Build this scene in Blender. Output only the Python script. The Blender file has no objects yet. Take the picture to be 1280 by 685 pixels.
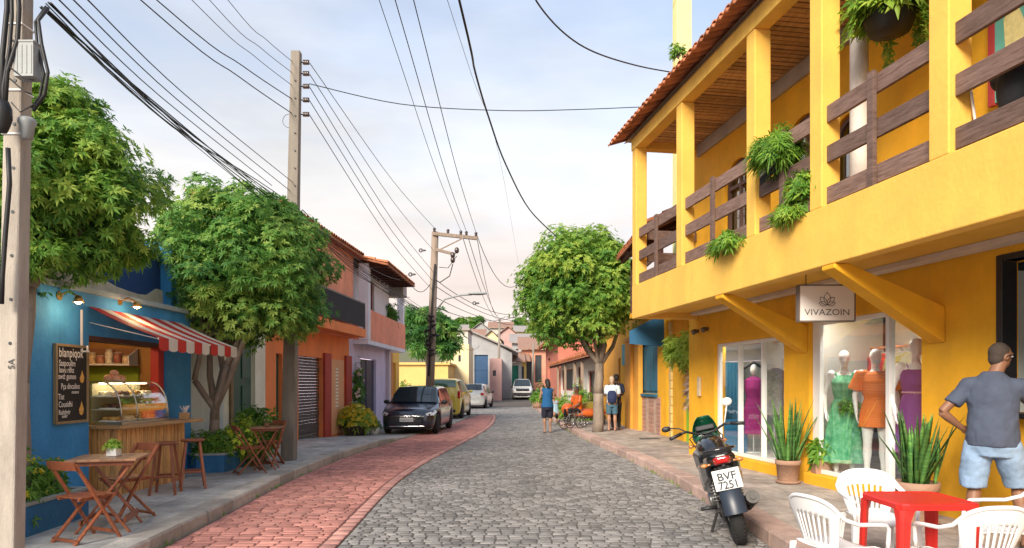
import bpy, bmesh, math, random
from mathutils import Vector, Matrix, Euler
R = math.radians
rnd = random.Random(11)
V = Vector
F = 853.33; CZ = 1.6; HY = 479.0
def at(px, py, Y): return V(((px-640)*Y/F, Y, CZ+(HY-py)*Y/F))
def gnd(px, py, z=0.0):
    Y = (CZ-z)*F/(py-HY); return V(((px-640)*Y/F, Y, z))
scene = bpy.context.scene
COL = scene.collection

# ------------------------------------------------------------------ mesh builder
class Fr:
    """wall frame: s runs along the wall, d out of it, z up"""
    def __init__(f, ox, oy, ux, uy, nx, ny):
        l = math.hypot(ux, uy); m = math.hypot(nx, ny)
        f.o = (ox, oy); f.u = (ux/l, uy/l); f.n = (nx/m, ny/m)
    def p(f, s, d, z): return V((f.o[0]+s*f.u[0]+d*f.n[0], f.o[1]+s*f.u[1]+d*f.n[1], z))
    def spx(f, px, d=0.0):
        r = (px-640)/F
        ax = f.o[0]+d*f.n[0]; ay = f.o[1]+d*f.n[1]
        return (ax-r*ay)/(r*f.u[1]-f.u[0])
    def zpy(f, px, py, d=0.0):
        q = f.p(f.spx(px, d), d, 0); return CZ+(HY-py)*q.y/F

def frame_from(p, q, left):
    """frame whose s runs from p to q; outward normal towards +X when left"""
    u = V((q[0]-p[0], q[1]-p[1]))
    n = V((u.y, -u.x)) if left else V((-u.y, u.x))
    return Fr(p[0], p[1], u.x, u.y, n.x, n.y)

def rotm(rot):
    return Euler([R(a) for a in rot]).to_matrix() if rot else Matrix.Identity(3)

class MB:
    def __init__(s): s.v = []; s.f = []; s.mi = []; s.sm = []; s.t = []
    def add(s, vs, fs, mi=0, sm=False, t=0.5):
        b = len(s.v); s.v += [tuple(v) for v in vs]
        for f in fs: s.f.append([b+i for i in f]); s.mi.append(mi); s.sm.append(sm); s.t.append(t)
        return s
    def box(s, c, size, rot=None, mi=0, M=None, t=0.5):
        m = M if M else rotm(rot); h = V(size)/2; c = V(c)
        vs = [c+m@V((sx*h.x, sy*h.y, sz*h.z)) for sx in (-1, 1) for sy in (-1, 1) for sz in (-1, 1)]
        return s.add(vs, [(0,1,3,2),(4,6,7,5),(0,4,5,1),(2,3,7,6),(0,2,6,4),(1,5,7,3)], mi, t=t)
    def bx(s, x0, x1, y0, y1, z0, z1, mi=0, t=0.5):
        return s.box(((x0+x1)/2, (y0+y1)/2, (z0+z1)/2), (x1-x0, y1-y0, z1-z0), None, mi, t=t)
    def fbox(s, fr, s0, s1, d0, d1, z0, z1, mi=0, t=0.5):
        vs = [fr.p(a, b, c) for a in (s0, s1) for b in (d0, d1) for c in (z0, z1)]
        return s.add(vs, [(0,1,3,2),(4,6,7,5),(0,4,5,1),(2,3,7,6),(0,2,6,4),(1,5,7,3)], mi, t=t)
    def bar(s, a, b, w, h, mi=0, up=(0,0,1), t=0.5):
        a = V(a); b = V(b); y = (b-a); L = y.length; y.normalize()
        x = y.cross(V(up)); 
        if x.length < 1e-4: x = y.cross(V((1,0,0)))
        x.normalize(); z = x.cross(y)
        M = Matrix((x, y, z)).transposed()
        return s.box((a+b)/2, (w, L, h), None, mi, M, t)
    def wall(s, fr, s0, s1, z0, z1, ops=(), d0=-.2, d1=0., mi=0):
        ss = sorted(set([s0, s1]+[o[0] for o in ops]+[o[1] for o in ops])); ss = [a for a in ss if s0 <= a <= s1]
        zs = sorted(set([z0, z1]+[o[2] for o in ops]+[o[3] for o in ops])); zs = [a for a in zs if z0 <= a <= z1]
        def solid(i, j):
            if i < 0 or j < 0 or i >= len(ss)-1 or j >= len(zs)-1: return False
            a = (ss[i]+ss[i+1])/2; b = (zs[j]+zs[j+1])/2
            return not any(o[0] < a < o[1] and o[2] < b < o[3] for o in ops)
        def q(*ps): s.add([fr.p(*p) for p in ps], [(0,1,2,3)], mi)
        for i in range(len(ss)-1):
            for j in range(len(zs)-1):
                if not solid(i, j): continue
                a, b, c, e = ss[i], ss[i+1], zs[j], zs[j+1]
                q((a,d1,c),(b,d1,c),(b,d1,e),(a,d1,e)); q((a,d0,c),(a,d0,e),(b,d0,e),(b,d0,c))
                if not solid(i-1, j): q((a,d0,c),(a,d1,c),(a,d1,e),(a,d0,e))
                if not solid(i+1, j): q((b,d0,c),(b,d0,e),(b,d1,e),(b,d1,c))
                if not solid(i, j-1): q((a,d0,c),(b,d0,c),(b,d1,c),(a,d1,c))
                if not solid(i, j+1): q((a,d0,e),(a,d1,e),(b,d1,e),(b,d0,e))
        return s
    def ring(s, c, x, y, rx, ry, n, ph=0.0):
        return [c+x*(rx*math.cos(ph+2*math.pi*i/n))+y*(ry*math.sin(ph+2*math.pi*i/n)) for i in range(n)]
    def loft(s, rings, caps=True, mi=0, sm=True, closed=True, t=0.5):
        n = len(rings[0]); vs = [p for r in rings for p in r]; fs = []
        m = n if closed else n-1
        for k in range(len(rings)-1):
            for i in range(m):
                j = (i+1) % n
                fs.append((k*n+i, k*n+j, (k+1)*n+j, (k+1)*n+i))
        s.add(vs, fs, mi, sm, t)
        if caps:
            b = len(s.v)-len(vs)
            s.f.append([b+i for i in range(n)][::-1]); s.mi.append(mi); s.sm.append(False); s.t.append(t)
            b2 = len(s.v)-n
            s.f.append([b2+i for i in range(n)]); s.mi.append(mi); s.sm.append(False); s.t.append(t)
        return s
    def cyl(s, a, b, r0, r1=None, n=12, mi=0, caps=True, sm=True, t=0.5):
        r1 = r0 if r1 is None else r1; a = V(a); b = V(b); z = (b-a).normalized()
        x = z.cross(V((0,0,1)))
        if x.length < 1e-3: x = V((1,0,0))
        x.normalize(); y = z.cross(x)
        return s.loft([s.ring(a, x, y, r0, r0, n), s.ring(b, x, y, r1, r1, n)], caps, mi, sm, t=t)
    def tube(s, pts, r, n=8, mi=0, caps=True, flat=1.0, t=0.5, up=None):
        pts = [V(p) for p in pts]; k = len(pts); rr = r if isinstance(r, (list, tuple)) else [r]*k
        rings = []; px = None
        for i in range(k):
            tg = (pts[min(i+1, k-1)]-pts[max(i-1, 0)]).normalized()
            if px is None:
                x = tg.cross(V(up) if up else V((0,0,1)))
                if x.length < 1e-3: x = tg.cross(V((0,1,0)))
            else: x = px-tg*px.dot(tg)
            x.normalize(); y = tg.cross(x); px = x
            rings.append(s.ring(pts[i], x, y, rr[i], rr[i]*flat, n))
        return s.loft(rings, caps, mi, True, t=t)
    def ell(s, c, rad, rot=None, nu=14, nv=9, mi=0, t=0.5, M=None):
        m = M if M else rotm(rot); c = V(c); rings = []
        vs = []; fs = []
        for j in range(1, nv):
            th = math.pi*j/nv
            for i in range(nu):
                ph = 2*math.pi*i/nu
                vs.append(c+m@V((rad[0]*math.sin(th)*math.cos(ph), rad[1]*math.sin(th)*math.sin(ph), rad[2]*math.cos(th))))
        for j in range(nv-2):
            for i in range(nu):
                k = (i+1) % nu; fs.append((j*nu+i, (j+1)*nu+i, (j+1)*nu+k, j*nu+k))
        vs.append(c+m@V((0,0,rad[2]))); vs.append(c+m@V((0,0,-rad[2]))); a = len(vs)-2
        for i in range(nu):
            k = (i+1) % nu; fs.append((a, i, k)); fs.append((a+1, (nv-2)*nu+k, (nv-2)*nu+i))
        return s.add(vs, fs, mi, True, t)
    def lathe(s, prof, c=(0,0,0), n=24, mi=0, M=None, t=0.5, caps=True):
        m = M if M else Matrix.Identity(3); c = V(c)
        rings = [[c+m@V((r*math.cos(2*math.pi*i/n), r*math.sin(2*math.pi*i/n), z)) for i in range(n)] for r, z in prof]
        return s.loft(rings, caps, mi, True, t=t)
    def prism(s, poly, o, ux, uy, dv, mi=0, t=0.5, sm=False):
        o = V(o); ux = V(ux); uy = V(uy); dv = V(dv); n = len(poly)
        a = [o+ux*p[0]+uy*p[1] for p in poly]; b = [p+dv for p in a]
        return s.add(a+b, [list(range(n))[::-1], list(range(n, 2*n))]+[(i, (i+1) % n, n+(i+1) % n, n+i) for i in range(n)], mi, sm, t)
    def tor(s, c, R0, r, axis, n=24, m=8, mi=0, sx=1.0, t=0.5):
        c = V(c); ax = V(axis).normalized(); x = ax.cross(V((0,0,1)))
        if x.length < 1e-3: x = V((1,0,0))
        x.normalize(); y = ax.cross(x); rings = []
        for i in range(n):
            a = 2*math.pi*i/n; rad = x*math.cos(a)+y*math.sin(a)
            rings.append([c+rad*(R0+r*math.cos(2*math.pi*j/m))+ax*(sx*r*math.sin(2*math.pi*j/m)) for j in range(m)])
        rings.append(rings[0]); return s.loft(rings, False, mi, True, t=t)
    def build(s, name, mats, parent=None, bevel=0, seg=2, smooth_all=False):
        me = bpy.data.meshes.new(name)
        mats = mats if isinstance(mats, (list, tuple)) else [mats]
        off = V((0,0,0)); loc = V((0,0,0))
        if parent is None and s.v:
            xs = [v[0] for v in s.v]; ys = [v[1] for v in s.v]; zs = [v[2] for v in s.v]
            off = V(((min(xs)+max(xs))/2, (min(ys)+max(ys))/2, min(zs))); loc = off
        elif parent is not None and parent.get('_w'):
            loc = -parent.location
        me.from_pydata([tuple(V(v)-off) for v in s.v], [], s.f); 
        for m in mats: me.materials.append(m)
        me.polygons.foreach_set('material_index', s.mi)
        me.polygons.foreach_set('use_smooth', [True]*len(s.f) if smooth_all else s.sm)
        if any(abs(t-.5) > 1e-6 for t in s.t):
            a = me.attributes.new('tint', 'FLOAT', 'FACE'); a.data.foreach_set('value', s.t)
        me.update()
        o = bpy.data.objects.new(name, me); COL.objects.link(o); o.location = loc
        if parent: o.parent = parent
        if bevel:
            b = o.modifiers.new('b', 'BEVEL'); b.width = bevel; b.segments = seg; b.limit_method = 'ANGLE'; b.angle_limit = R(40)
        return o
    def blob(s, name, m, parent=None, vox=.012, it=4):
        o = s.build(name, m, parent, smooth_all=True)
        r = o.modifiers.new('r', 'REMESH'); r.mode = 'VOXEL'; r.voxel_size = vox; r.use_smooth_shade = True
        k = o.modifiers.new('s', 'SMOOTH'); k.iterations = it; k.factor = .5
        return o

def tag(o, label=None, cat=None, group=None, kind=None):
    if label: o['label'] = label
    if cat: o['category'] = cat
    if group: o['group'] = group
    if kind: o['kind'] = kind
    return o
def thing(name, label, cat, loc=(0,0,0), rz=0, group=None, world=False, scale=1.0, rot=None):
    o = bpy.data.objects.new(name, None); COL.objects.link(o); o.location = loc
    o.rotation_euler = rot if rot else (0, 0, rz); o.scale = (scale,)*3
    o.empty_display_size = .1
    if world: o['_w'] = 1
    return tag(o, label, cat, group)
KIDS = {}
def copy_tree(o, parent=None, label=None, loc=None, rz=None):
    if not KIDS or o not in KIDS:
        KIDS.clear()
        for k in bpy.data.objects:
            if k.parent: KIDS.setdefault(k.parent, []).append(k)
    def rec(src, par):
        c = src.copy(); COL.objects.link(c); c.parent = par
        for ch in kids.get(src, []): rec(ch, c)
        return c
    kids = dict(KIDS); c = rec(o, parent)
    if label: c['label'] = label
    if loc is not None: c.location = loc
    if rz is not None: c.rotation_euler = (0, 0, rz)
    return c

# ------------------------------------------------------------------ materials
MATS = {}
def lin(c):
    if isinstance(c, str):
        c = [int(c[i:i+2], 16)/255 for i in (0, 2, 4)]
        return tuple(x/12.92 if x <= .04045 else ((x+.055)/1.055)**2.4 for x in c)
    return tuple(c)
def mat(name, col, rough=.7, var=.12, scale=2.5, bump=.0, bscale=60, metal=0, col2=None, coat=0, emis=None, estr=0,
        tint=0.0, stretch=None, spec=.5, grime=0.0, gcol=(.12,.1,.08), transl=0, gscale=.8, rot=0, streak=0, patch=0):
    if name in MATS: return MATS[name]
    m = bpy.data.materials.new(name); m.use_nodes = True; MATS[name] = m
    n = m.node_tree.nodes; l = m.node_tree.links; n.clear()
    out = n.new('ShaderNodeOutputMaterial'); p = n.new('ShaderNodeBsdfPrincipled'); l.new(p.outputs[0], out.inputs[0])
    c = lin(col)
    if col2 is None: a = tuple(x*(1-var) for x in c); b = tuple(min(1, x*(1+var)) for x in c)
    else: a = c; b = lin(col2)
    tc = n.new('ShaderNodeTexCoord'); mp = n.new('ShaderNodeMapping'); l.new(tc.outputs['Object'], mp.inputs[0])
    if stretch: mp.inputs['Scale'].default_value = stretch
    mp.inputs['Rotation'].default_value = (0, 0, rot)
    nz = n.new('ShaderNodeTexNoise'); nz.inputs['Scale'].default_value = scale; nz.inputs['Detail'].default_value = 8; nz.inputs['Roughness'].default_value = .6
    l.new(mp.outputs[0], nz.inputs['Vector'])
    rp = n.new('ShaderNodeValToRGB'); l.new(nz.outputs['Fac'], rp.inputs[0])
    rp.color_ramp.elements[0].position = .3; rp.color_ramp.elements[0].color = (*a, 1)
    rp.color_ramp.elements[1].position = .7; rp.color_ramp.elements[1].color = (*b, 1)
    cur = rp.outputs[0]
    if grime:
        g = n.new('ShaderNodeTexNoise'); g.inputs['Scale'].default_value = gscale; g.inputs['Detail'].default_value = 10; g.inputs['Roughness'].default_value = .75
        l.new(tc.outputs['Object'], g.inputs['Vector'])
        gr = n.new('ShaderNodeMapRange'); gr.inputs['From Min'].default_value = .52; gr.inputs['From Max'].default_value = .72; gr.inputs['To Max'].default_value = grime
        l.new(g.outputs['Fac'], gr.inputs['Value'])
        mx = n.new('ShaderNodeMixRGB'); l.new(gr.outputs[0], mx.inputs[0]); l.new(cur, mx.inputs[1]); mx.inputs[2].default_value = (*lin(gcol), 1); cur = mx.outputs[0]
    if tint:
        at_ = n.new('ShaderNodeAttribute'); at_.attribute_name = 'tint'
        mr = n.new('ShaderNodeMapRange'); mr.inputs['To Min'].default_value = 1-tint; mr.inputs['To Max'].default_value = 1+tint
        l.new(at_.outputs['Fac'], mr.inputs['Value'])
        mx = n.new('ShaderNodeMixRGB'); mx.blend_type = 'MULTIPLY'; mx.inputs[0].default_value = 1
        l.new(cur, mx.inputs[1]); l.new(mr.outputs[0], mx.inputs[2]); cur = mx.outputs[0]
    for amt, sc_, st_, lo_, hi_ in ((streak, 1.5, (2.2,2.2,.22), .42, .74), (patch, .42, (1,1,1), .35, .65)):
        if not amt: continue
        g = n.new('ShaderNodeTexNoise'); g.inputs['Scale'].default_value = sc_; g.inputs['Detail'].default_value = 8; g.inputs['Roughness'].default_value = .65
        mp_ = n.new('ShaderNodeMapping'); mp_.inputs['Scale'].default_value = st_; l.new(tc.outputs['Object'], mp_.inputs[0]); l.new(mp_.outputs[0], g.inputs['Vector'])
        gr = n.new('ShaderNodeMapRange'); gr.inputs['From Min'].default_value = lo_; gr.inputs['From Max'].default_value = hi_; gr.inputs['To Min'].default_value = 1+amt*.35; gr.inputs['To Max'].default_value = 1-amt
        l.new(g.outputs['Fac'], gr.inputs['Value'])
        mx = n.new('ShaderNodeMixRGB'); mx.blend_type = 'MULTIPLY'; mx.inputs[0].default_value = 1; l.new(cur, mx.inputs[1]); l.new(gr.outputs[0], mx.inputs[2]); cur = mx.outputs[0]
    l.new(cur, p.inputs['Base Color'])
    p.inputs['Roughness'].default_value = rough; p.inputs['Metallic'].default_value = metal
    p.inputs['Specular IOR Level'].default_value = spec
    if coat: p.inputs['Coat Weight'].default_value = coat; p.inputs['Coat Roughness'].default_value = .08
    if emis: p.inputs['Emission Color'].default_value = (*lin(emis), 1); p.inputs['Emission Strength'].default_value = estr
    if bump:
        bn = n.new('ShaderNodeTexNoise'); bn.inputs['Scale'].default_value = bscale; bn.inputs['Detail'].default_value = 6
        l.new(mp.outputs[0] if stretch else tc.outputs['Object'], bn.inputs['Vector'])
        bu = n.new('ShaderNodeBump'); bu.inputs['Strength'].default_value = bump; bu.inputs['Distance'].default_value = .02
        l.new(bn.outputs['Fac'], bu.inputs['Height']); l.new(bu.outputs[0], p.inputs['Normal'])
    if transl:
        tr = n.new('ShaderNodeBsdfTranslucent'); l.new(cur, tr.inputs[0]); ms = n.new('ShaderNodeMixShader'); ms.inputs[0].default_value = transl
        l.new(p.outputs[0], ms.inputs[1]); l.new(tr.outputs[0], ms.inputs[2]); l.new(ms.outputs[0], out.inputs[0])
    return m
def glass(name, col=(.9,.95,.95), refl=.12, rough=.02):
    if name in MATS: return MATS[name]
    m = bpy.data.materials.new(name); m.use_nodes = True; MATS[name] = m
    n = m.node_tree.nodes; l = m.node_tree.links; n.clear()
    out = n.new('ShaderNodeOutputMaterial'); t = n.new('ShaderNodeBsdfTransparent'); g = n.new('ShaderNodeBsdfGlossy')
    t.inputs[0].default_value = (*col, 1); g.inputs['Roughness'].default_value = rough; g.inputs['Color'].default_value = (1,1,1,1)
    fr = n.new('ShaderNodeFresnel'); fr.inputs[0].default_value = 1.5
    ad = n.new('ShaderNodeMath'); ad.operation = 'MULTIPLY_ADD'; ad.inputs[1].default_value = .35; ad.inputs[2].default_value = max(0, refl-.08); ad.use_clamp = True
    l.new(fr.outputs[0], ad.inputs[0]); ms = n.new('ShaderNodeMixShader'); l.new(ad.outputs[0], ms.inputs[0])
    l.new(t.outputs[0], ms.inputs[1]); l.new(g.outputs[0], ms.inputs[2]); l.new(ms.outputs[0], out.inputs[0])
    return m
def leafmat(name, dark, mid, light, tr=.3):
    if name in MATS: return MATS[name]
    m = bpy.data.materials.new(name); m.use_nodes = True; MATS[name] = m
    n = m.node_tree.nodes; l = m.node_tree.links; n.clear()
    out = n.new('ShaderNodeOutputMaterial'); p = n.new('ShaderNodeBsdfPrincipled'); t = n.new('ShaderNodeBsdfTranslucent'); ms = n.new('ShaderNodeMixShader')
    a = n.new('ShaderNodeAttribute'); a.attribute_name = 'tint'; rp = n.new('ShaderNodeValToRGB'); l.new(a.outputs['Fac'], rp.inputs[0])
    e = rp.color_ramp.elements; e[0].position = 0; e[0].color = (*lin(dark), 1); e[1].position = 1; e[1].color = (*lin(light), 1)
    q = e.new(.5); q.color = (*lin(mid), 1)
    l.new(rp.outputs[0], p.inputs['Base Color']); p.inputs['Roughness'].default_value = .5; p.inputs['Specular IOR Level'].default_value = .35
    l.new(rp.outputs[0], t.inputs[0]); ms.inputs[0].default_value = tr
    l.new(p.outputs[0], ms.inputs[1]); l.new(t.outputs[0], ms.inputs[2]); l.new(ms.outputs[0], out.inputs[0])
    return m
def wood(name, c1, c2, rough=.55, axis='x', sc=6, bump=.15, coat=0, rot=0, tint=.15):
    st = {'x': (1, 9, 9), 'y': (9, 1, 9), 'z': (9, 9, 1)}[axis]
    return mat(name, c1, rough, col2=c2, scale=sc, stretch=st, bump=bump, bscale=sc*3, coat=coat, rot=rot, tint=tint)
def brickmat(name, c1, c2, mortar, w=.2, h=.07, rot=(R(90),0,0), rough=.85, scale=1.0, mort=.012):
    if name in MATS: return MATS[name]
    m = bpy.data.materials.new(name); m.use_nodes = True; MATS[name] = m
    n = m.node_tree.nodes; l = m.node_tree.links
    p = n['Principled BSDF']; tc = n.new('ShaderNodeTexCoord'); mp = n.new('ShaderNodeMapping'); mp.inputs['Rotation'].default_value = rot
    b = n.new('ShaderNodeTexBrick'); l.new(tc.outputs['Object'], mp.inputs[0]); l.new(mp.outputs[0], b.inputs[0])
    b.inputs['Color1'].default_value = (*lin(c1), 1); b.inputs['Color2'].default_value = (*lin(c2), 1); b.inputs['Mortar'].default_value = (*lin(mortar), 1)
    b.inputs['Scale'].default_value = scale; b.inputs['Brick Width'].default_value = w; b.inputs['Row Height'].default_value = h; b.inputs['Mortar Size'].default_value = mort
    b.inputs['Mortar Smooth'].default_value = .3
    nz = n.new('ShaderNodeTexNoise'); nz.inputs['Scale'].default_value = 6; nz.inputs['Detail'].default_value = 8; l.new(tc.outputs['Object'], nz.inputs['Vector'])
    mr = n.new('ShaderNodeMapRange'); mr.inputs['To Min'].default_value = .6; mr.inputs['To Max'].default_value = 1.35; l.new(nz.outputs['Fac'], mr.inputs['Value'])
    mx = n.new('ShaderNodeMixRGB'); mx.blend_type = 'MULTIPLY'; mx.inputs[0].default_value = 1; l.new(b.outputs['Color'], mx.inputs[1]); l.new(mr.outputs[0], mx.inputs[2])
    l.new(mx.outputs[0], p.inputs['Base Color']); p.inputs['Roughness'].default_value = rough
    bu = n.new('ShaderNodeBump'); bu.inputs['Strength'].default_value = .6; bu.inputs['Distance'].default_value = .01; bu.invert = True
    l.new(b.outputs['Fac'], bu.inputs['Height']); l.new(bu.outputs[0], p.inputs['Normal'])
    return m
def text_into(mb, s, o, ux, uy, size, depth=.002, mi=0, align='CENTER', sx=1.0, bold=0.0):
    """lettering as real thin geometry in the plane ux/uy with its left/centre foot at o"""
    cu = bpy.data.curves.new('lettering', 'FONT'); cu.body = s; cu.size = size; cu.align_x = align; cu.resolution_u = 3; cu.offset = bold
    ob = bpy.data.objects.new('lettering', cu); COL.objects.link(ob)
    bpy.context.view_layer.update()
    me = ob.to_mesh(); ux = V(ux); uy = V(uy); n = ux.cross(uy).normalized()*depth; o = V(o)
    vs = [o+ux*(v.co.x*sx)+uy*v.co.y+n for v in me.vertices]
    mb.add(vs, [tuple(p.vertices) for p in me.polygons], mi)
    ob.to_mesh_clear(); bpy.data.objects.remove(ob); bpy.data.curves.remove(cu)

def interp(tab, y):
    if y <= tab[0][0]:
        (a, b), (c, d) = tab[0], tab[1]
    elif y >= tab[-1][0]:
        (a, b), (c, d) = tab[-2], tab[-1]
    else:
        for i in range(len(tab)-1):
            if tab[i][0] <= y <= tab[i+1][0]: (a, b), (c, d) = tab[i], tab[i+1]; break
    return b+(d-b)*(y-a)/(c-a)
def smoothtab(tab, lo=None, hi=None):
    lo = tab[0][0] if lo is None else lo; hi = tab[-1][0] if hi is None else hi
    out = []; y = lo
    while y <= hi:
        w = 1.2+y*.05; out.append((y, sum(interp(tab, y+w*k/3) for k in (-3,-2,-1,0,1,2,3))/7)); y += .5
    return out
# ------------------------------------------------------------------ ground, road, pavements
KL = smoothtab([(0,-3.3),(6.63,-3.35),(8.5,-3.51),(11.6,-3.66),(13,-3.66),(15.8,-3.53),(20,-3.08),(24.8,-2.41),(31,-2.04),(36,-2.2),(45,-3.6),(60,-4.6),(130,-7)], 0, 120)
LR = smoothtab([(0,-1.6),(6.63,-1.69),(8.17,-1.76),(9.96,-1.84),(12.1,-1.84),(14.5,-1.66),(18.2,-1.28),(23.3,-.84),(27.8,-.68),(33,-.75),(40,-1.2)], 0, 40)
KR = smoothtab([(0,2.3),(6.63,2.5),(8.03,2.62),(9.51,2.6),(11.87,2.54),(13.86,2.45),(17.5,2.2),(19.9,1.98),(24.8,1.8),(33,1.55),(47,1.3),(60,1.9),(90,3),(130,4)], 0, 120)
def gz(Y): return max(0, min(Y, 125)-60)*.04
def szl(Y):   # left pavement height: dropped where the cars mount it
    if Y < 17.5: return .15
    if Y < 20.3: return .15-.12*(Y-17.5)/2.8
    return .03+gz(Y)
def szr(Y): return .15+gz(Y)

m_ground = mat('packed_earth', (.2,.16,.12), .95, .25, 1.5, .3, 30)
m_stone = mat('grey_cobble', (.235,.222,.212), .85, .2, 14, .3, 90, tint=.34, grime=.5, gcol=(.30,.275,.255), gscale=.9, spec=.25, patch=.22)
m_joint = mat('sandy_joint', (.10,.088,.078), .95, .25, 8, .4, 80)
m_red = mat('red_paver', (.50,.225,.185), .88, .18, 9, .3, 90, tint=.26, grime=.45, gcol=(.46,.28,.24), gscale=.8, spec=.25, patch=.2)
m_redj = mat('dark_red_joint', (.16,.075,.06), .95, .2, 8)
m_pinkline = mat('pink_edge_paver', (.48,.24,.20), .85, .2, 9, .3, 60, tint=.2)
m_kerbL = mat('old_kerb_stone', (.44,.40,.35), .9, .25, 5, .6, 40, tint=.2, grime=.7, gcol=(.10,.09,.08), gscale=2.5)
m_kerbR = mat('pink_kerb_stone', (.46,.32,.27), .9, .2, 5, .5, 40, tint=.2, grime=.6, gcol=(.2,.16,.14), gscale=2.0)

g = MB()
ys = [-8, 0, 60, 90, 125, 400, 3000]
for i in range(len(ys)-1):
    a, b = ys[i], ys[i+1]
    xs = 60 if b < 200 else 2500
    g.add([(-xs,a,gz(a)-.02),(xs,a,gz(a)-.02),(xs,b,gz(b)-.02),(-xs,b,gz(b)-.02)], [(0,1,2,3)])
tag(g.build('ground', m_ground), kind='structure')

# road bed + individually cut cobbles as the pattern of ONE road mesh
def strip(mb, fl, fr, y0, y1, zf, dz, mi=0, step=1.0):
    y = y0; row = []
    while y < y1+1e-6:
        row.append((V((fl(y), y, zf(y)+dz)), V((fr(y), y, zf(y)+dz)))); y += step
    for a, b in zip(row, row[1:]): mb.add([a[0], a[1], b[1], b[0]], [(0,1,2,3)], mi)
road = MB()
lr = lambda y: interp(LR, y) if y < 35 else interp(KL, y)
strip(road, lr, lambda y: interp(KR, y), -1, 119, gz, .0, 1)
def pave(mb, fl, fr, y0, y1, dep, lmin, lmax, gap, h, mi, r, jz=.004, sk=.1, tl=None, ch=.012):
    y = y0; k = 0
    while y < y1:
        d = dep*(1+r.uniform(-sk, sk)); x = fl(y)+gap/2; xe = fr(y)-gap/2; first = True
        while x < xe-.03:
            L = r.uniform(lmin, lmax)
            if first: L *= r.uniform(.4, 1); first = False
            x2 = min(x+L, xe)
            if xe-x2 < lmin*.35: x2 = xe
            t = r.random() if tl is None else tl(x, y, r)
            z = gz(y)+h+r.uniform(-jz, jz); g2 = gap*r.uniform(.3, .75)
            s1 = math.sin(x*.9+y*.25)*.05 if sk > .05 else 0
            a = [(x+g2+r.uniform(0,.35)*gap, y+g2+r.uniform(0,.35)*gap+s1), (x2-g2-r.uniform(0,.35)*gap, y+g2+r.uniform(0,.35)*gap+s1),
                 (x2-g2-r.uniform(0,.35)*gap, y+d-g2-r.uniform(0,.35)*gap+s1), (x+g2+r.uniform(0,.35)*gap, y+d-g2-r.uniform(0,.35)*gap+s1)]
            cx = (a[0][0]+a[1][0]+a[2][0]+a[3][0])/4; cy = (a[0][1]+a[2][1])/2
            base = [V((p[0], p[1], gz(y)+.001)) for p in a]; 
            inn = min(ch, .3*(x2-x), .3*d)
            top = [V((p[0]+(inn if p[0] < cx else -inn), p[1]+(inn if p[1] < cy else -inn), z)) for p in a]
            md = [V((b.x*.6+q.x*.4, b.y*.6+q.y*.4, gz(y)+.001+(z-gz(y))*.72)) for b, q in zip(base, top)]
            mb.add(base+md+top, [(0,1,5,4),(1,2,6,5),(2,3,7,6),(3,0,4,7),(4,5,9,8),(5,6,10,9),(6,7,11,10),(7,4,8,11),(8,9,10,11)], mi, True, t)
            x = x2
        y += d; k += 1
rr = random.Random(3)
pave(road, lr, lambda y: interp(KR, y), 3.2, 46, .10, .10, .175, .011, .012, 0, rr, .0035, ch=.013)
tag(road.build('road', [m_stone, m_joint]), kind='structure')

lane = MB()
kl = lambda y: interp(KL, y)+.02
def ll(y): return kl(y) if y < 30 else kl(y)+ (y-30)*.12
strip(lane, ll, lambda y: interp(LR, y)-.16, -1, 34, gz, .006, 1)
pave(lane, ll, lambda y: interp(LR, y)-.17, 3.2, 34, .105, .19, .23, .011, .018, 0, rr, .0025, 0.03, ch=.008)
pave(lane, lambda y: interp(LR, y)-.165, lambda y: interp(LR, y), 3.2, 34, .22, .3, .31, .008, .02, 2, rr, .002, .02, ch=.006)
tag(lane.build('cycle_lane', [m_red, m_redj, m_pinkline]), kind='structure')

# pavements
def slabmat(name, c1, c2, c3, w, h, mort=.012, sc=.9):
    m = brickmat(name, c1, c2, c3, w, h, (0,0,R(90)), .85, 1.0, mort)
    n = m.node_tree.nodes; l = m.node_tree.links; p = n['Principled BSDF']; src = p.inputs['Base Color'].links[0].from_socket
    g_ = n.new('ShaderNodeTexNoise'); g_.inputs['Scale'].default_value = sc; g_.inputs['Detail'].default_value = 11; g_.inputs['Roughness'].default_value = .72
    tc = [x for x in n if x.type == 'TEX_COORD'][0]; l.new(tc.outputs['Object'], g_.inputs['Vector'])
    mr = n.new('ShaderNodeMapRange'); mr.inputs['From Min'].default_value = .38; mr.inputs['From Max'].default_value = .66; mr.inputs['To Min'].default_value = .62; mr.inputs['To Max'].default_value = 1.25
    l.new(g_.outputs['Fac'], mr.inputs['Value']); mx = n.new('ShaderNodeMixRGB'); mx.blend_type = 'MULTIPLY'; mx.inputs[0].default_value = 1
    l.new(src, mx.inputs[1]); l.new(mr.outputs[0], mx.inputs[2]); l.new(mx.outputs[0], p.inputs['Base Color'])
    return m
m_pavL = slabmat('worn_grey_pavement', (.50,.49,.455), (.44,.435,.41), (.28,.27,.25), 1.1, .8, .008, 1.3)
m_pavR = slabmat('pinkish_stone_pavement', (.46,.385,.33), (.40,.345,.30), (.33,.275,.235), .55, .4, .008, 1.6)
pl = MB(); y = -1.0
rows = []
while y < 60:
    k = interp(KL, y)-.26; z = szl(y)
    rows.append([V((-14, y, z+.0)), V((k-2.5, y, z)), V((k, y, z))]); y += .5
for a, b in zip(rows, rows[1:]):
    pl.add(a+b, [(0,1,4,3),(1,2,5,4)], 0, True)
tag(pl.build('pavement', m_pavL), kind='structure')
pr = MB(); y = -1.0; rows = []
while y < 119:
    k = interp(KR, y)+.27; z = szr(y)
    rows.append([V((k, y, z)), V((k+1.2, y, z+.03)), V((16, y, z+.03))]); y += .5
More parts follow.
